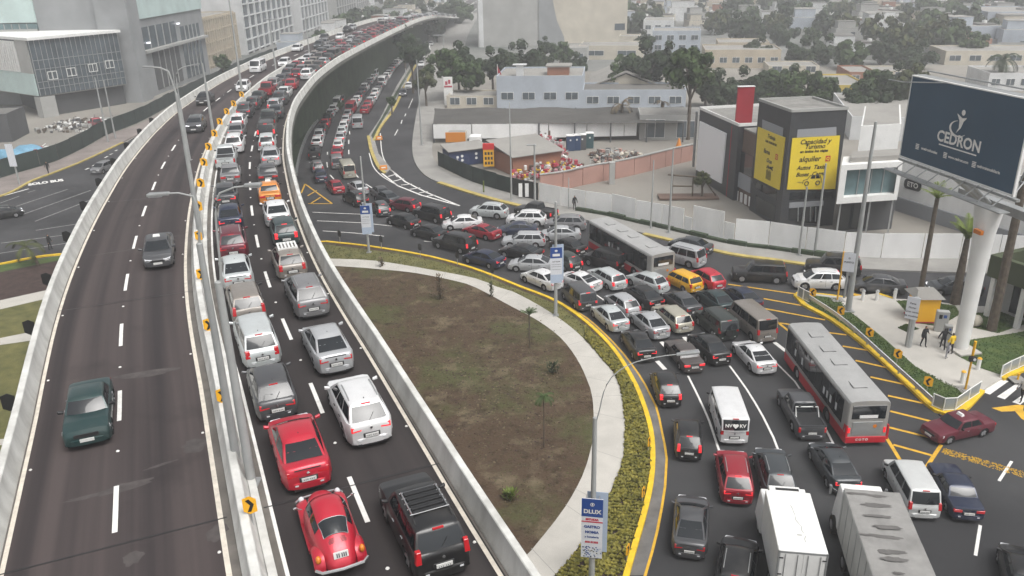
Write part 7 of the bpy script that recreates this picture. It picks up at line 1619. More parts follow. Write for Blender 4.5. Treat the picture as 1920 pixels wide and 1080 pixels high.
t = empty('delivery_truck', (*P(892, 285)[:2], 0), R(175)); tag(t, 'white truck cab parked behind the navy cabin', 'truck'); b = MB().mat('white_paint'); b.hexa([(-.9, -1.1, .5), (1.1, -1.1, .5), (1.1, 1.1, .5), (-.9, 1.1, .5)], [(-.9, -1, 2.6), (.8, -1, 2.6), (.8, 1, 2.6), (-.9, 1, 2.6)]); b.build('cab', t, bevel=.08); b = MB().mat('glass_dark'); b.box(-.3, .5, -1.12, -1.0, 1.5, 2.2); b.build('side_window', t); b.mat('glass_dark')
b = MB().mat('wall_dgrey'); b.box(-5.5, -1.0, -1.1, 1.1, .7, 1.2); b.build('flatbed', t); truck_common(t, 0, 1, 1.1, xs=(.2, -4))
# brown shed with pitched grey roof
a, c = P(962, 330), P(1052, 316); d = c-a; w_ = d.length; t = empty('shed', (a.x, a.y, 0), atan2(d.y, d.x)); tag(t, 'brick red shed with a pale sloping sheet roof in the yard', 'shed'); b = MB().mat('wall_brick'); b.box(0, w_, 0, 7, 0, 2.6); b.build('wall', t); b = MB().mat('roof_grey'); b.hexa([(-.3, -.5, 2.6), (w_+.3, -.5, 2.6), (w_+.3, 7.5, 3.6), (-.3, 7.5, 3.6)], [(-.3, -.5, 2.7), (w_+.3, -.5, 2.7), (w_+.3, 7.5, 3.7), (-.3, 7.5, 3.7)]); b.build('roof', t)
mat('toilet_blue', (.02, .05, .12), .5); mat('toilet_teal', (.03, .08, .09), .5)
for i, (x, y, m) in enumerate([(1069, 282, 'toilet_blue'), (1081, 281, 'toilet_blue'), (1091, 280, 'wall_dgrey'), (1105, 277, 'toilet_teal')]):
    g = P(x, y); t = empty('portable_toilet', (g.x, g.y, 0)); tag(t, ['leftmost navy portable toilet', 'second navy portable toilet with two white discs', 'dark grey narrow portable toilet', 'teal portable toilet at the right end'][i], 'portable toilet', 'portable toilets in the yard')
    b = MB().mat(m); b.box(-.6, .6, -.6, .6, 0, 2.3); b.build('cabin', t, bevel=.05, segs=1); b = MB().mat('white_paint'); b.box(-.62, .62, -.62, .62, 2.3, 2.42); b.build('roof', t, bevel=.03, segs=1)
    b = MB().mat('white_paint'); b.tube([(0, -.6, 1.7), (0, -.64, 1.7)], .14, 10); b.build('door_sign', t)
def heap(name, label, x0, x1, yb, hm, n, cols_, sz=(.15, .7), depth=4):
    a, c = P(x0, yb), P(x1, yb); r = random.Random(int(x0)); b = MB()
    for i in range(n):
        u = r.random(); p = a.lerp(c, u)+V((0, r.random()*depth, 0)); hh_ = hm*(1-abs(u-.5)*1.3)*(.4+.6*r.random()); s_ = r.uniform(*sz); b.mat(r.choice(cols_))
        if r.random() < .5: b.obox((p.x, p.y, hh_*r.random()+s_/3), r.uniform(0, 3), s_, s_*r.uniform(.3, 1), s_*r.uniform(.3, 1))
        elif r.random() < .5: q = V((r.uniform(-1, 1), r.uniform(-1, 1), r.uniform(0, 1)))*s_*1.4; e_ = V((p.x, p.y, hh_*.6)); b.tube([e_, e_+q], .05, 4)
        else: b.ball((p.x, p.y, hh_*.5), s_*.6, s_*.6, s_*.5, 7, 5, .25, r)
    tag(b.build(name), label, kind='stuff')
RD = [M['wall_red'], mat('rag_red', (.42, .05, .08), .8), mat('rag_pink', (.45, .25, .27), .8), M['wall_lgrey'], M['white_paint'], M['wall_brown']]
heap('scrap_heap', 'heap of red and pink scrap material in the yard', 985, 1062, 302, 3.6, 420, RD, depth=10)
heap('scrap_heap', 'heap of red drums and rags behind the black gate', 960, 1105, 345, 2.4, 420, RD+[M['cloth_yellow']], depth=9)
heap('rubble', 'pile of pale rubble and timber by the pink wall', 1115, 1215, 312, 1.7, 260, [M['wall_cream'], M['wall_lgrey'], M['wall_brown'], M['wall_pink'], M['wall_dgrey']], depth=7)
heap('rubble', 'scattered debris in the sandy lot at the left', 60, 160, 250, .7, 240, [M['wall_lgrey'], M['wall_dgrey'], M['bark'], M['white_paint']], depth=14)
heap('rubble', 'red tangled scrap in the sandy lot beside the fence', 40, 75, 290, .9, 120, [M['wall_red'], M['wall_brown'], M['white_paint'], M['wall_pink']], depth=4)
for i, (x, y, w_) in enumerate([(12, 299, 3.0), (48, 290, 2.4)]):
    g = P(x, y); mat('tarp_blue', (.14, .30, .42), .6, var=.2, scale=1.5); t = MB().mat('tarp_blue'); t.ball((g.x, g.y+1, 0.3), w_, 1.6, 1.1, 14, 7, .08, rnd); tag(t.build('tarpaulin', smooth=True), ['light blue tarpaulin heap at the left edge of the lot', 'smaller light blue tarpaulin behind the green mesh fence'][i], 'tarpaulin', 'blue tarpaulins')
# right shed with beige frames and dark trees stumps
building('shed', 'beige open-fronted shed under the big tree', 'shed', P(1198, 262), R(-6), 10, 7, 3.9, 'lgrey', 'roof', win=[(1, .4, 3, 2.8), (6, .4, 3, 2.6)], rim=.1)
g = P(1272, 283); t = MB().mat('orange_paint'); t.tube([(g.x, g.y, 0), (g.x, g.y, .15), (g.x, g.y, .16), (g.x, g.y, 1.9)], [.9, .9, .6, .12], 14); tag(t.build('traffic_cone'), 'bright orange cone-like marker beside the tree trunk', 'marker')
# red and white pylon sign
g = P(842, 197); t = empty('pylon_sign', (g.x, g.y, 0)); tag(t, 'white pylon sign with a pink-red emblem near the slip road', 'sign'); b = MB().mat('white_paint'); b.box(-.9, .9, -.3, .3, 0, 5.6); b.build('pylon', t); b = MB().mat('rag_red'); b.box(-.8, .8, -.34, -.3, 3.6, 3.9); b.box(-.55, -.1, -.34, -.3, 4.1, 4.8); b.box(0.05, .5, -.34, -.3, 4.3, 5.1); b.build('emblem', t)
g = P(936, 198); t = empty('flag', (g.x, g.y, 0)); tag(t, 'red and white pennant at the blue-grey house corner', 'flag'); b = MB().mat('white_paint'); b.tube([(0, 0, 0), (-.2, 0, 8.2)], .06, 6); b.build('mast', t); b = MB().mat('wall_red'); b.add([(-.2, -.02, 8.0), (.7, -.02, 6), (.8, -.02, 3.6), (.1, -.02, 3.4)], [(0, 1, 2, 3)]); b.build('cloth', t)
# big grey tower at the top
tw0 = P(897, 88); t = building('grey_tower', 'huge plain grey tower cut by the top of the picture', 'building', tw0, R(-1), 49.5, 26, 60, 'cream', 'roof'); inv = V((tw0.x, tw0.y, 0))
b = MB().mat('wall_lgrey'); b.box(.0, 20.3, -1.2, 0, 0, 60); b.build('front_slab', t); b = MB().mat('wall_white'); b.box(.4, 1.9, -1.5, -1.2, 0, 60); b.build('pilaster', t)
b = MB().mat('wall_grey'); vs = [(20.3, 26)]; pts = [(20.3, -1.6, 60), (23.5, -1.6, 60), (24, -1.6, 24), (24.9, -1.6, 14), (26.2, -1.6, 8), (28.5, -1.6, 3), (29, -1.6, 0), (20.3, -1.6, 0)]; b.hexa(pts, [(x, 0, z) for x, y, z in pts]); b.build('curved_buttress', t)
b = MB().mat('glass_slate'); b.box(45.4, 48.8, -.06, 0, 4.5, 6.6); b.build('window', t)
# named houses right of centre
house('cream flat-roofed house with one small window', 1085, 1205, 112, 88, 14, 'cream', 'roof', 2, extra=None)
house('small beige roof room house right of the grey tower', 1160, 1198, 92, 70, 8, 'cream', 'roof', 1)
house('brown-grey low house in front of the grey tower', 1040, 1100, 118, 92, 12, 'lgrey', 'roof', 2)
house('white and pale blue house between the trees', 1222, 1312, 100, 60, 14, 'bluegrey', 'roof', 4, rows=2)
house('white house behind the pale blue one', 1205, 1260, 78, 40, 14, 'white', 'roof', 3, rows=2)
house('long beige house on the right of the big tree', 1320, 1462, 128, 96, 14, 'beige', 'roof', 6, rows=1)
house('stepped beige upper storey above the long beige house', 1345, 1440, 112, 82, 12, 'beige', 'roof', 4, yb2=112)
house('cream house with red roof strip', 1440, 1535, 140, 126, 10, 'cream', 'roof', 3)
house('yellow walled building half hidden by trees', 1562, 1625, 196, 163, 16, 'yellow', 'roof', 0 or 1)
house('brick coloured house behind the yellow wall', 1590, 1640, 160, 138, 12, 'brick', 'roof', 2)
house('ochre flat house right of the yellow one', 1640, 1700, 152, 136, 10, 'cream', 'roof', 2)
house('large white hall at the right edge', 1845, 1960, 66, 24, 30, 'bluegrey', 'roof', 1)
house('long pale terrace above the billboard', 1770, 1960, 122, 98, 14, 'cream', 'roof', 5)
house('white low house above the billboard with dark door', 1850, 1960, 170, 140, 12, 'white', 'roof', 4)
# ---------------------------------------------------------------- trees
GT = 'street trees behind the yard'
for i, (px, py, cx, cyy, rp, kd, lb_) in enumerate([
 (1290, 262, 1292, 125, 50, 0, 'tallest bushy tree with a long bare trunk beside the showroom'), (1212, 185, 1210, 118, 44, 1, 'broad dark tree left of the tallest one'), (1165, 185, 1168, 140, 26, 2, 'small round tree beside the gabled hall'), (1255, 190, 1250, 108, 30, 1, 'dark tree touching the tallest tree'),
 (1345, 205, 1345, 168, 38, 1, 'dark tree behind the blank white panel'), (1395, 205, 1395, 158, 34, 1, 'dark tree behind the red fin'), (1450, 200, 1450, 162, 40, 0, 'green tree left above the dark tower'), (1505, 205, 1505, 162, 42, 0, 'green tree right above the dark tower'), (1545, 205, 1548, 172, 28, 2, 'small green tree at the dark tower corner'),
 (1610, 225, 1612, 188, 36, 1, 'dark olive tree above the warehouse'), (1655, 222, 1655, 175, 42, 1, 'dark olive tree left of the billboard'), (1700, 215, 1700, 160, 40, 3, 'olive tree touching the billboard corner'),
 (840, 190, 842, 125, 34, 2, 'tree above the pylon sign'), (885, 190, 885, 138, 34, 0, 'green tree left of the blue-grey house'), (925, 180, 920, 118, 30, 1, 'dark tree behind the blue-grey house'), (985, 160, 985, 112, 36, 1, 'dark columnar tree in front of the grey tower'), (1080, 150, 1082, 122, 24, 1, 'round dark tree before the cream house'), (1022, 130, 1022, 85, 16, 1, 'narrow conifer at the foot of the curved buttress'),
 (775, 175, 775, 95, 26, 1, 'dark tree at the head of the slip road'), (760, 130, 762, 72, 24, 1, 'dark tree beyond the street queue'), (800, 200, 803, 150, 22, 3, 'thin tree on the slip road pavement'), (735, 215, 735, 190, 10, 2, 'bush at the tip of the traffic island'), (790, 120, 792, 90, 18, 1, 'tree beside the far slip road'), (640, 215, 640, 196, 8, 2, 'shrub against the viaduct kerb'),
 (1180, 160, 1175, 122, 30, 0, 'green tree beside the broad dark tree'), (1322, 200, 1320, 160, 30, 1, 'dark tree just right of the tallest one'), (1422, 200, 1425, 168, 34, 1, 'dark tree between the red fin and the tower'), (1478, 195, 1478, 150, 30, 1, 'dark tree rising between two green ones'), (1632, 215, 1632, 165, 34, 2, 'leafy tree above the warehouse roof'), (1680, 190, 1682, 148, 32, 1, 'dark tree above the billboard corner'), (862, 180, 864, 108, 30, 1, 'taller tree between the two green ones on the left'), (958, 140, 958, 105, 24, 1, 'dark tree left of the grey tower foot'), (1012, 150, 1010, 112, 26, 1, 'dark tree below the curved buttress'), (1050, 128, 1052, 100, 22, 2, 'tree before the brown-grey low house'), (1420, 120, 1420, 92, 26, 1, 'hazy tree behind the beige house'), (1500, 125, 1500, 98, 30, 1, 'broad hazy tree right of the beige house'), (1545, 120, 1545, 92, 28, 1, 'second broad hazy tree right of the beige house'), (1590, 130, 1590, 105, 30, 2, 'hazy green tree above the yellow wall'), (1650, 122, 1650, 92, 28, 1, 'hazy dark tree above the ochre house'), (1720, 130, 1722, 104, 30, 1, 'hazy dark tree left above the billboard'), (1780, 100, 1780, 70, 32, 1, 'hazy dark tree above the billboard middle'), (1825, 112, 1825, 84, 24, 2, 'hazy green tree above the billboard right part'), (1470, 84, 1470, 60, 26, 1, 'faint tree far behind the tower'), (1380, 76, 1380, 50, 28, 1, 'faint tree far behind the tallest tree'), (765, 70, 762, 50, 22, 1, 'big dark tree overlapping the viaduct end'), (815, 48, 812, 30, 24, 1, 'dark tree where the viaduct comes down'), (860, 44, 858, 24, 24, 2, 'hazy tree left of the grey tower, tallest there'), (800, 52, 792, 36, 22, 1, 'tree crowding the far end of the viaduct'), (772, 66, 768, 44, 20, 2, 'tall tree hiding the viaduct parapet far away'), (845, 40, 838, 20, 22, 1, 'dim tree farthest along the viaduct'), (742, 84, 744, 62, 20, 1, 'dark tree touching the far end of the viaduct parapet'), (752, 108, 754, 84, 20, 2, 'tree between the far viaduct and the street queue'), (705, 118, 707, 100, 12, 1, 'small tree against the green wall below the viaduct'), (785, 62, 786, 42, 18, 1, 'hazy tree beyond the viaduct end'), (820, 80, 822, 52, 20, 1, 'hazy dark tree left of the grey tower'), (1208, 100, 1212, 75, 18, 1, 'dark tree between the white houses'), (420, 150, 420, 118, 16, 2, 'green tree in front of the beige grid block')]):
    tree(px, py, cx, cyy, rp, lb_, kd, GT, wx=1.2)
r = random.Random(21); cnt = 0
HM = []
for i, (wc, rc) in enumerate([('white', 'roof'), ('cream', 'roof'), ('lgrey', 'roofdark'), ('beige', 'roof'), ('bluegrey', 'roof'), ('white', 'roofdark'), ('cream', 'roofdark'), ('brick', 'roof')]):
    b = MB().mat(WC[wc]); w_, d_, h = r.uniform(9, 17), r.uniform(8, 14), r.uniform(3.2, 6.4); b.box(-w_/2, w_/2, -d_/2, d_/2, 0, h); b.box(-w_/2+1, -w_/2+1+w_*.4, -d_/2+2, d_/2-1, h, h+2.4)
    b.mat(WC[rc]); b.box(-w_/2+.2, w_/2-.2, -d_/2+.2, d_/2-.2, h, h+.06); b.box(-w_/2+.9, -w_/2+1.1+w_*.4, -d_/2+1.9, d_/2-.9, h+2.4, h+2.5)
    b.mat('glass_slate'); 
    for q in range(int(h//2.9)):
        for k in range(4):
            x = lerp(-w_/2+1, w_/2-2, k/3)+r.uniform(-.4, .4)
            if r.random() < .62: b.box(x, x+r.uniform(.7, 1.8), -d_/2-.04, -d_/2, 1+q*2.9, 2.1+q*2.9)
    b.mat('wall_dgrey'); b.box(-w_*.1, w_*.1, -d_/2-.05, -d_/2, .1, 2.2); b.mat('roof_dark'); b.box(w_*.1, w_*.42, -d_*.3, d_*.3, h+.06, h+.5)
    b.mat('wall_lgrey'); b.box(-w_/2-1.5, w_/2+1.5, -d_/2-3, -d_/2-2.85, 0, 2.0)
    b.mat('white_paint'); b.tube([(w_*.3, 0, h), (w_*.3, 0, h+1.2)], .7, 10)
    o = b.build('house'); C.objects.unlink(o); HM.append((o, wc))
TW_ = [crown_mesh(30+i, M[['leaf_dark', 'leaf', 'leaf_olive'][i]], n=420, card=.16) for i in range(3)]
for o in TW_: C.objects.unlink(o)
cn = dict(white='white', cream='cream', lgrey='grey', beige='beige', bluegrey='blue-grey', brick='brick red')
def where(px, py):
    a = 'left of the grey tower' if px < 905 else 'right beside the grey tower' if px < 1240 else 'behind the pale blue house' if px < 1340 else 'behind the long beige house' if px < 1470 else 'above the dark poster tower' if px < 1600 else 'between dark tower and billboard' if px < 1740 else 'above the billboard'
    return a+', '+('nearest' if py > 70 else 'middle' if py > 45 else 'farther' if py > 20 else 'faintest')+' row'
for iy in range(31):
    for ix in range(-14, 46):
        X, Y = ix*15.5+r.uniform(-4, 4), 205+iy*14.5+r.uniform(-4, 4); px, py = Q((X, Y, 0))
        if not (-40 < px < 1980) or py < -25: continue
        if px < 905:
            mx_ = on_master((X, Y))[1]
            if -17 < mx_ < 15 or (X < -66 and Y < 550) or Y < 250 or (mx_ > 0 and mx_ < 42 and Y < 330) or (py > 48 and px > 860): continue
        elif py > (76 if px < 1200 else 64 if px < 1330 else 88 if px < 1560 else 118 if px < 1790 else 92): continue
        if 890 < px < 1170 and py > 15 and py < 95: continue
        if r.random() < .52:
            rr = r.uniform(3, 5.5); b = r.choice(TW_).copy(); C.objects.link(b); b.name = 'tree'; b.location = (X, Y, rr*.95); b.scale = (rr, rr, rr*1.15); b.rotation_euler = (0, 0, r.uniform(0, 6)); tag(b, f'hazy dark {"broad" if rr > 4.4 else "small"} tree {where(px, py)}', 'tree', 'distant trees between the houses')
        elif r.random() < .85:
            s_, wc = r.choice(HM); o = s_.copy(); C.objects.link(o); o.name = 'house'; o.location = (X, Y, 0); o.rotation_euler = (0, 0, r.choice([-.25, -.15, .1, 1.4, -.2])+r.uniform(-.08, .08)); q = r.uniform(.8, 1.15); o.scale = (q, q, q)
            tag(o, f'{cn[wc]} flat-roofed house {where(px, py)}', 'house', 'distant flat-roofed houses')
# palms and small plants
palm(1722, 566, 372, 'slender palm trunk with a small bright crown left of the billboard column', nf=11, fl=1.6, r0=.22, thin=.16, m='leaf_bright', upright=1)
palm(1789, 572, 448, 'stout palm with bright upright fronds beside the billboard column', nf=18, fl=2.1, r0=.42, thin=.2, m='leaf_bright', upright=1)
palm(1858, 622, 330, 'dark palm trunk rising past the right edge of the billboard', nf=0, r0=.36, thin=.26)
palm(1165, 245, 196, 'dry palm above the dark shade roof', nf=9, fl=3.4, r0=.3, thin=.25, m='leaf_dry')
palm(1240, 245, 192, 'second dry palm stump above the shade roof', nf=5, fl=2.0, r0=.35, thin=.3, m='leaf_dry')
palm(993, 656, 590, 'young palm with a small spiky crown on the bare island', nf=12, fl=.75, r0=.05, thin=.05, m='leaf', upright=1)
palm(1020, 842, 745, 'thin sapling with drooping green leaves on the bare island', nf=10, fl=.9, r0=.035, thin=.03, m='leaf')
palm(72, 500, 462, 'wind-blown palm on the mulch bed left of the viaduct', nf=9, fl=2.3, r0=.16, thin=.12, m='leaf_olive', lean=-.8)
palm(1872, 125+40, 112, 'umbrella-shaped hazy palm above the billboard', nf=16, fl=4.5, r0=.4, thin=.3, m='leaf_dark')
def tuft(x, y, h, w_, m, label, name='shrub', n=90, z=.13):
    g = P(x, y, z); r = random.Random(int(x+y)); b = MB().mat(m)
    for i in range(n):
        a = r.uniform(0, 6.28); q = V((cos(a)*w_*r.random()*.5, sin(a)*w_*r.random()*.5, h*r.random())); d = V((cos(a)*.5, sin(a)*.5, r.uniform(.2, 1))).normalized()*.22; s_ = V((-sin(a), cos(a), 0))*.07; e_ = V(g)+q; b.add([e_-s_, e_+s_, e_+d], [(0, 1, 2)])
    b.mat('bark'); b.tube([g, V(g)+V((0, 0, h*.9))], .02, 5); o = b.build(name); tag(o, label, 'plant', 'small plants on the bare island'); return o
tuft(716, 500, .9, .6, 'leaf_dry', 'tiny dry sapling on the pale footpath edge'); tuft(826, 560, 2.2, .8, 'leaf_dry', 'tall dry bush near the footpath at the island top', n=200); tuft(921, 556, 1.3, .4, 'leaf_olive', 'staked sapling where the footpath narrows'); tuft(957, 935, .5, .8, 'leaf_bright', 'low bright green tuft near the viaduct parapet', n=120); tuft(1036, 700, .9, .8, 'leaf_dark', 'faint dark shrub above the drooping sapling', n=90); tuft(60, 712, .3, 1.4, 'leaf_bright', 'bright green weeds left of the parapet', n=160)
# clump grasses on the planted verge (hedge cover)
hb = MB().mat('leaf_hedge'); r = random.Random(11); ko, ki = PX(KI[8:], .13, .25), PX(SO[9:], .13, .25)
def strip_pt(A, B, u, v):
    p = A[min(len(A)-1, int(u*(len(A)-1)))]; q = B[min(len(B)-1, int(u*(len(B)-1)))]; return p.lerp(q, v)
for i in range(5200):
    u, v = r.random(), r.uniform(.05, .97); p = strip_pt(ko, ki, u, v); s_ = r.uniform(.10, .2); 
    for k in range(6):
        a = r.uniform(0, 6.28); d = V((cos(a), sin(a), r.uniform(.15, 1.1))).normalized()*s_; w_ = V((-sin(a), cos(a), 0))*s_*.42; o = V((p.x, p.y, .12+r.random()*.10)); hb.add([o, o+d*.55+w_, o+d, o+d*.55-w_], [(0, 1, 2, 3)])
tag(hb.build('ground_cover'), 'dense low yellow-green planting between the footpath and the yellow kerb', kind='stuff')
gb = MB().mat('grass'); 
def blades(poly, n, z, m, h=.10):
    gb.mat(m); xs = [p[0] for p in poly]; ys = [p[1] for p in poly]; k = 0
    while k < n:
        x, y = r.uniform(min(xs), max(xs)), r.uniform(min(ys), max(ys)); ins = False; j = len(poly)-1
        for i in range(len(poly)):
            if (poly[i][1] > y) != (poly[j][1] > y) and x < (poly[j][0]-poly[i][0])*(y-poly[i][1])/(poly[j][1]-poly[i][1])+poly[i][0]: ins = not ins
            j = i
        k += 1
        if not ins: continue
        a = r.uniform(0, 6.28); s_ = r.uniform(.03, .07); gb.add([(x-cos(a)*s_, y-sin(a)*s_, z), (x+cos(a)*s_, y+sin(a)*s_, z), (x+r.uniform(-.08, .08), y+r.uniform(-.08, .08), z+h*r.uniform(.4, 1.3))], [(0, 1, 2)])
vg = [tuple(p[:2]) for p in PX(KI[:9], .134)]+[tuple(p[:2]) for p in PX(SO[:11], .134)[::-1]]; blades(vg, 26000, .13, 'grass')
blades([tuple(P(x, y)[:2]) for x, y in [(1500, 558), (1560, 598), (1629, 650), (1694, 710), (1744, 757), (1800, 768), (1812, 740), (1715, 690), (1610, 600), (1570, 562)]], 14000, .15, 'grass_green', .08)
for g_ in GR: blades([tuple(P(x, y)[:2]) for x, y in g_], 5000, .15, 'grass_green', .07)
sl = [tuple(P(x, y)[:2]) for x, y in [(700, 505), (892, 545), (1007, 610), (1078, 680), (1108, 760), (1105, 845), (1060, 945), (996, 1025), (690, 560)]]; blades(sl, 16000, .12, 'leaf_olive', .06); blades(sl, 9000, .12, 'leaf_dry', .07)
tag(gb.build('grass_blades'), 'short grass blades on the verges and lawns', kind='stuff')
# pebbles and clods on the bare soil
cb = MB().mat('soil'); 
for i in range(1500):
    u_ = r.random(); A1, B1 = P(r.uniform(700, 1060), r.uniform(560, 700), .13), P(r.uniform(820, 1075), r.uniform(720, 900), .13); p = A1.lerp(B1, u_); s_ = r.uniform(.03, .09); cb.mat(r.choice(['soil', 'mulch', 'leaf_dry'])); cb.ball(p, s_, s_*r.uniform(.6, 1.4), s_*.6, 5, 4, .3, r)
tag(cb.build('soil_clods'), 'small clods and stones scattered on the bare soil', kind='stuff')
# wall of greenery added under the elevated road to block bright ground beyond
gw = MB().mat('verge'); pts = off_line(1.4, 96, 330, 3); ribbon(gw, pts, .4, .1, 0, ZD-1.7); tag(gw.build('green_wall'), 'dark green planted wall added as a screen under the right side of the elevated road', 'planted wall')
# kiosk, cabinet, boulders
a, c = P(1714, 606, .15), P(1757, 606, .15); t = empty('kiosk', (a.x, a.y, .15), atan2((c-a).y, (c-a).x)); tag(t, 'bright yellow newspaper kiosk with a grey pitched roof', 'kiosk'); w_ = (c-a).length; b = MB().mat('signal_yellow'); b.box(0, w_, 0, 1.6, 0, 2.1); b.build('wall', t); b = MB().mat('wall_red'); b.box(-.06, w_+.06, -.06, 1.96, 0, .12); b.build('plinth', t); b = MB().mat('roof_grey'); b.hexa([(-.25, -.2, 2.1), (w_+.25, -.2, 2.1), (w_+.25, 2.2, 2.1), (-.25, 2.2, 2.1)], [(.2, .7, 2.6), (w_-.2, .7, 2.6), (w_-.2, 1.3, 2.6), (.2, 1.3, 2.6)]); b.build('roof', t)
for i, (x, y, w_, h) in enumerate([(1762, 620, .9, 1.7), (1774, 636, .55, 1.2)]):
    g = P(x, y, .15); t = empty('cabinet', g, R(-18)); tag(t, ['grey double street cabinet beside the yellow kiosk', 'small grey street cabinet in front of the larger one'][i], 'street cabinet', 'grey street cabinets'); b = MB().mat('wall_lgrey'); b.box(-w_/2, w_/2, -.25, .25, 0, h); b.build('body', t, bevel=.03, segs=1); b = MB().mat('sign_black'); b.box(-w_*.3, -w_*.05, -.27, -.25, h*.65, h*.85); b.build('vent', t); b = MB().mat('banner_blue'); b.box(w_*.05, w_*.3, -.27, -.25, h*.7, h*.85); b.build('sticker', t)
for i, (x, y) in enumerate([(1828, 610)]): g = P(x, y, .15); b = MB().mat('wall_cream'); b.ball((g.x, g.y, .55), .5, .45, .5, 12, 8, .05, rnd); tag(b.build('boulder', smooth=True), 'round pale boulder on the right lawn', 'boulder')
# signs: white hanging panels
def hang(x, y, w_, h, ang, z, label, txt):
    p = P(x, y, z); t = empty('hanging_sign', p, ang); tag(t, label, 'sign'); b = MB().mat('banner_white'); b.box(-w_/2, w_/2, -.03, .03, -h/2, h/2); b.build('panel', t); q = MB()
    for i, s_ in enumerate(txt): text_mesh(q, s_, .2, Matrix.Translation((0, -.04, h*.22-i*.32)) @ Matrix.Rotation(pi/2, 4, 'X'), 'plate_ink', .004)
    q.build('print', t); b = MB().mat('galvanised'); b.tube([(0, .05, -h/2), (0, .08, -h/2-2.2)], .09, 8); b.build('post', t)
hang(1711, 578, .85, 1.7, R(-35), 4.0, 'white hanging sign with dark script on a grey post left of the kiosk', ['Feria', 'Hogar', 'Gran venta', 'de muebles'])
hang(1592, 492, .85, 1.5, R(-25), 5.8, 'white narrow sign panel on the tall tapering pole', ['El', 'PUNTO'])
g = P(1703, 650, .15); b = MB().mat('pole_paint'); b.tube([g, (g.x+.0, g.y, 4.2)], [.22, .16], 12); tag(b.build('sign_post'), 'stout pale post beside the second nearest chevron on the island', 'post')
g = P(37, 347); t = empty('banner', (g.x, g.y, 0)); tag(t, 'white vertical banner on a post at the far left', 'banner'); b = MB().mat('pole_paint'); h = HT(g, 268); b.tube([(0, 0, 0), (0, 0, h)], .12, 8); b.build('post', t); b = MB().mat('banner_white'); b.box(-.55, .45, -.25, -.2, h-3.2, h-.1); b.build('panel', t)
# right edge building
e0, e1 = P(1836, 585, .15), P(1990, 648, .15); t = empty('corner_building', (e0.x, e0.y, .15), atan2((e1-e0).y, (e1-e0).x)); tag(t, 'dark building with olive fascia cut by the right edge', 'building'); w_ = (e1-e0).length+6
b = MB().mat('wall_lgrey'); b.box(0, w_, 1.6, 14, 0, 3.4); b.build('ground_floor', t); b = MB().mat('wall_olive'); b.box(.3, w_, -.5, .0, 3.4, 5.2); b.box(.3, .8, 0, 6, 3.4, 5.2); b.build('fascia', t); b = MB().mat('slab_roof'); b.box(.8, w_, 0, 14, 3.4, 3.7); b.build('terrace', t)
b = MB().mat('cladding_dark'); b.box(1.5, w_, 5, 14, 3.7, 12.5); b.build('upper_block', t)
for i in range(4): b = MB().mat('glass_slate'); b.box(2.2+3*i, 4.4+3*i, 4.9, 5, 5, 9); b.build('window', t)
for i in range(5): b = MB().mat('white_paint'); b.box(.6+2.6*i, .95+2.6*i, -.3, .1, 0, 3.4); b.build('column', t)
for i in range(3): b = MB().mat('glass_dark'); b.box(1.4+3.4*i, 3.6+3.4*i, 1.5, 1.6, .3, 2.9); b.build('shop_window', t)
tr = P(1855, 615, .15); b = MB().mat('white_paint'); b.obox((tr.x, tr.y, 1.4), R(-10), .35, .25, 2.8); tag(b.build('white_board'), 'white upright board standing on the lawn', 'board')
# low debris platform in the forecourt
g = P(1290, 372); t = empty('platform', (g.x, g.y, 0), R(-3)); tag(t, 'low timber platform with a broken frame on the forecourt', 'platform'); b = MB().mat('wall_brown'); b.box(-3.6, 3.6, -1, 1.2, .1, .3); b.build('deck', t); b = MB().mat('bark')
for x0, z0, x1, z1 in ((-2, .3, -2, 3.0), (.5, .3, .5, 2.8), (-2.6, 3.0, 1.6, 2.6), (1.6, 2.7, 3.4, .3), (-2, 1.6, .5, 1.5)): b.tube([(x0, 0, z0), (x1, .1, z1)], .1, 5)
b.build('frame', t)
tree(1316, 372, 1316, 335, 17, 'bare grey shrub beside the timber platform', 3, GT)
for i, (x, y, h) in enumerate([(907, 360, 1.6)]): g = P(x, y, .14); b = MB().mat('leaf_bright'); b.tube([g, (g.x, g.y, h)], .1, 8); tag(b.build('post'), 'short yellow-green post at the green mesh fence', 'post')
for i, (x, y) in enumerate([(719, 318), (711, 262)]):
    g = P(x, y, .15); t = empty('water_barrier', g, R(20)); t.scale = (.6, .6, .7); tag(t, ['orange barrier at the tip of the traffic island', 'orange barrier halfway along the traffic island'][i], 'barrier', 'orange barriers'); b = MB().mat('orange_paint'); b.hexa([(-.9, -.35, 0), (.9, -.35, 0), (.9, .35, 0), (-.9, .35, 0)], [(-.85, -.12, .9), (.85, -.12, .9), (.85, .12, .9), (-.85, .12, .9)]); b.build('body', t, bevel=.04, segs=1); b = MB().mat('white_paint'); b.box(-.5, .5, -.3, -.22, .35, .6); b.build('stripe', t)
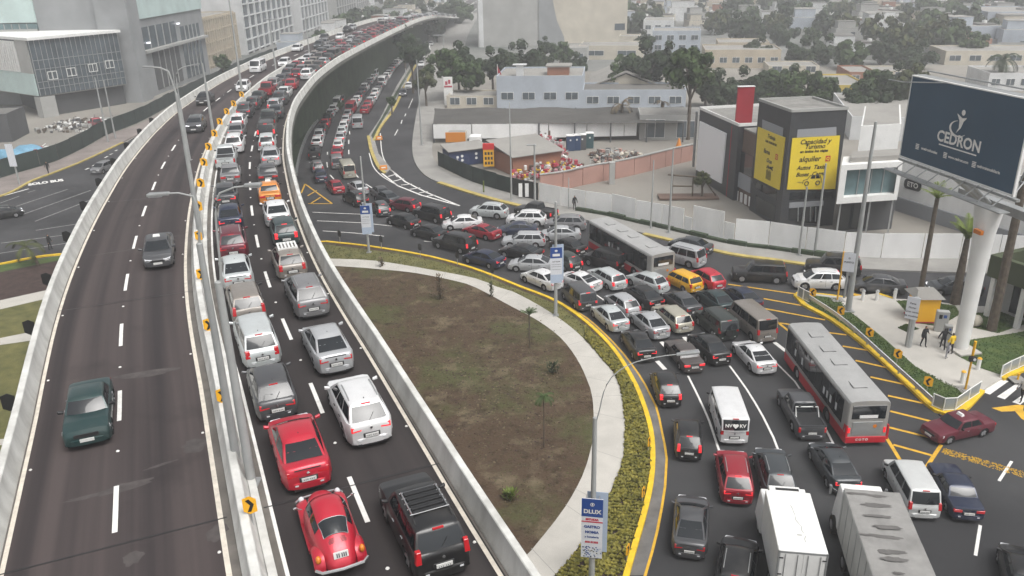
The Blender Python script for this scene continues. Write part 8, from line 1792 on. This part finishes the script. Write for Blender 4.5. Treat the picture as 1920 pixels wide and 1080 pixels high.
# ---------------------------------------------------------------- people
def person(x, y, z, ang, label, J, cl, hair='sign_black', sc=1.0):
    """J: joint positions; skinned single body, coloured by region"""
    g = P(x, y, z); me = bpy.data.meshes.new('person'); names = list(J); idx = {n: i for i, n in enumerate(names)}
    E = [('pelvis', 'waist'), ('waist', 'chest'), ('chest', 'neck'), ('neck', 'head'), ('head', 'crown')]
    for s_ in 'LR': E += [('chest', 'sh'+s_), ('sh'+s_, 'el'+s_), ('el'+s_, 'wr'+s_), ('wr'+s_, 'ha'+s_), ('pelvis', 'hip'+s_), ('hip'+s_, 'kn'+s_), ('kn'+s_, 'an'+s_), ('an'+s_, 'toe'+s_)]
    me.from_pydata([J[n] for n in names], [(idx[a], idx[b]) for a, b in E], []); o = link('person', me); md = o.modifiers.new('s', 'SKIN')
    rad = dict(pelvis=(.15, .12), waist=(.135, .10), chest=(.17, .115), neck=(.055, .055), head=(.085, .10), crown=(.07, .08), sh=(.075, .07), el=(.05, .05), wr=(.034, .034), ha=(.038, .022), hip=(.095, .095), kn=(.062, .062), an=(.042, .045), toe=(.04, .035))
    for n in names:
        k = n if n in rad else n[:-1]; q = me.skin_vertices[0].data[idx[n]]; q.radius = rad[k]; q.use_root = (n == 'pelvis')
    sb = o.modifiers.new('u', 'SUBSURF'); sb.levels = 1; sb.render_levels = 1
    bpy.context.view_layer.update(); m2 = bpy.data.meshes.new_from_object(o.evaluated_get(bpy.context.evaluated_depsgraph_get())); bpy.data.objects.remove(o)
    for m in (cl[0], cl[1], 'skin', hair, 'rubber'): m2.materials.append(M[m])
    hd = V(J['head']); hs_ = [V(J['haL']), V(J['haR'])]
    for f in m2.polygons:
        c = f.center; mi = 0 if c.z > J['pelvis'][2]-.02 else 1
        if c.z > J['neck'][2]: mi = 3 if (c-hd).y > .0 or c.z > hd.z+.06 else 2
        if any((c-h_).length < .09 for h_ in hs_): mi = 2
        if c.z < .10: mi = 4
        f.material_index = mi; f.use_smooth = True
    o = link('person', m2); o.location = g; o.rotation_euler = (0, 0, ang); o.scale = (sc,)*3; tag(o, label, 'person'); return o
def joints(step=.12, armL=(.34, -.05, 1.0), armR=(-.34, -.05, 1.0), handL=(.36, -.16, .78), handR=(-.36, -.16, .78), lean=0.0):
    J = dict(pelvis=(0, 0, .95), waist=(0, -.02*lean, 1.12), chest=(0, -.08*lean, 1.36), neck=(0, -.12*lean, 1.52), head=(0, -.02-.14*lean, 1.62), crown=(0, 0-.14*lean, 1.72))
    for s_, k in (('L', 1), ('R', -1)):
        J['sh'+s_] = (k*.19, -.08*lean, 1.42); J['hip'+s_] = (k*.09, 0, .90); st = step*k; J['kn'+s_] = (k*.10, -st*.6-.02, .50); J['an'+s_] = (k*.11, -st+.02, .09); J['toe'+s_] = (k*.12, -st-.13, .045)
    J['elL'], J['elR'], J['wrL'], J['wrR'] = armL, armR, tuple(V(handL).lerp(V(armL), .22)), tuple(V(handR).lerp(V(armR), .22)); J['haL'], J['haR'] = handL, handR; return J
person(1730, 650, .15, R(20), 'person in black walking on the plaza with a small shoulder bag', joints(.14, handL=(.2, -.22, 1.15), armL=(.3, .0, 1.12)), ('cloth_black', 'cloth_black'))
person(1766, 655, .15, R(160), 'person in a dark jacket over a white shirt stretching one arm out', joints(.22, armR=(-.42, -.1, 1.25), handR=(-.62, -.25, 1.12)), ('cloth_black', 'cloth_black'))
person(1781, 664, .15, R(200), 'person in a yellow and black jacket beside the billboard column', joints(.06, handL=(.15, -.25, 1.1), handR=(-.15, -.25, 1.1)), ('cloth_yellow', 'cloth_black'))
person(1773, 672, .15, R(80), 'person in grey clothes crouching lower beside the yellow jacket', joints(.1, lean=1.5, handL=(.15, -.35, .9), handR=(-.15, -.35, .9)), ('cloth_grey', 'cloth_grey'), sc=.72)
person(1914, 752, .01, R(-60), 'person in a pale top stepping onto the zebra crossing', joints(.25, handL=(.3, -.25, 1.2)), ('cloth_white', 'cloth_black'))
person(1077, 393, .14, R(30), 'person in black standing at the white hoarding', joints(.05), ('cloth_black', 'cloth_black'))
person(91, 325, .14, R(0), 'person in black walking on the left pavement', joints(.16), ('cloth_black', 'cloth_black'))
person(95, 468, .02, R(90), 'person in dark clothes at the kerb left of the viaduct', joints(.1), ('cloth_black', 'cloth_black'))
# ---------------------------------------------------------------- the haze
hm = bpy.data.materials.new('haze'); hm.use_nodes = True; n = hm.node_tree.nodes; l = hm.node_tree.links; n.clear()
pv = n.new('ShaderNodeVolumePrincipled'); ou = n.new('ShaderNodeOutputMaterial'); pv.inputs['Color'].default_value = (0.96, 0.975, 1.0, 1); pv.inputs['Density'].default_value = 0.0009; pv.inputs['Anisotropy'].default_value = 0.2
l.new(pv.outputs[0], ou.inputs['Volume'])
b = MB(); b.mats.append(hm); b.box(-1200, 1200, -260, 1500, -1.0, 66.0); o = b.build('haze'); tag(o, kind='stuff')

# the far end of the elevated road comes down to street level
def low(y):
    t = max(0, min(1, (y-235)/215)); return 1-.955*t*t*(3-2*t)
for o in list(via.children)+[q for q in SC.objects if q.name.startswith('green_wall')]:
    for v in o.data.vertices:
        y = v.co.y+(60 if o.parent else 0)
        if y > 235: v.co.z *= low(y)
    o.data.update()
for o in SC.objects:
    if o.parent is None and o.get('group') in ('far cars packed on the elevated road', 'far oncoming cars on the elevated road') and o.location.y > 235: o.location.z *= low(o.location.y)
# ---------------------------------------------------------------- labels of look-alikes are told apart by their place
by = {}
for o in SC.objects:
    if o.parent is None and 'label' in o and 'group' in o and o.get('kind') is None: by.setdefault(o['label'], []).append(o)
OR2 = ['leftmost', 'second from the left', 'third from the left', 'fourth from the left', 'fifth from the left', 'sixth from the left', 'seventh from the left', 'eighth from the left', 'ninth from the left', 'tenth from the left']
for k_, l_ in by.items():
    if len(l_) > 1 and len(k_.split()) <= 12:
        l_.sort(key=lambda o: Q(o.location)[0])
        for i, o in enumerate(l_): o['label'] = f'{k_}, {OR2[i] if i < 10 else "rightmost of them" if i == len(l_)-1 else "towards the right"}'
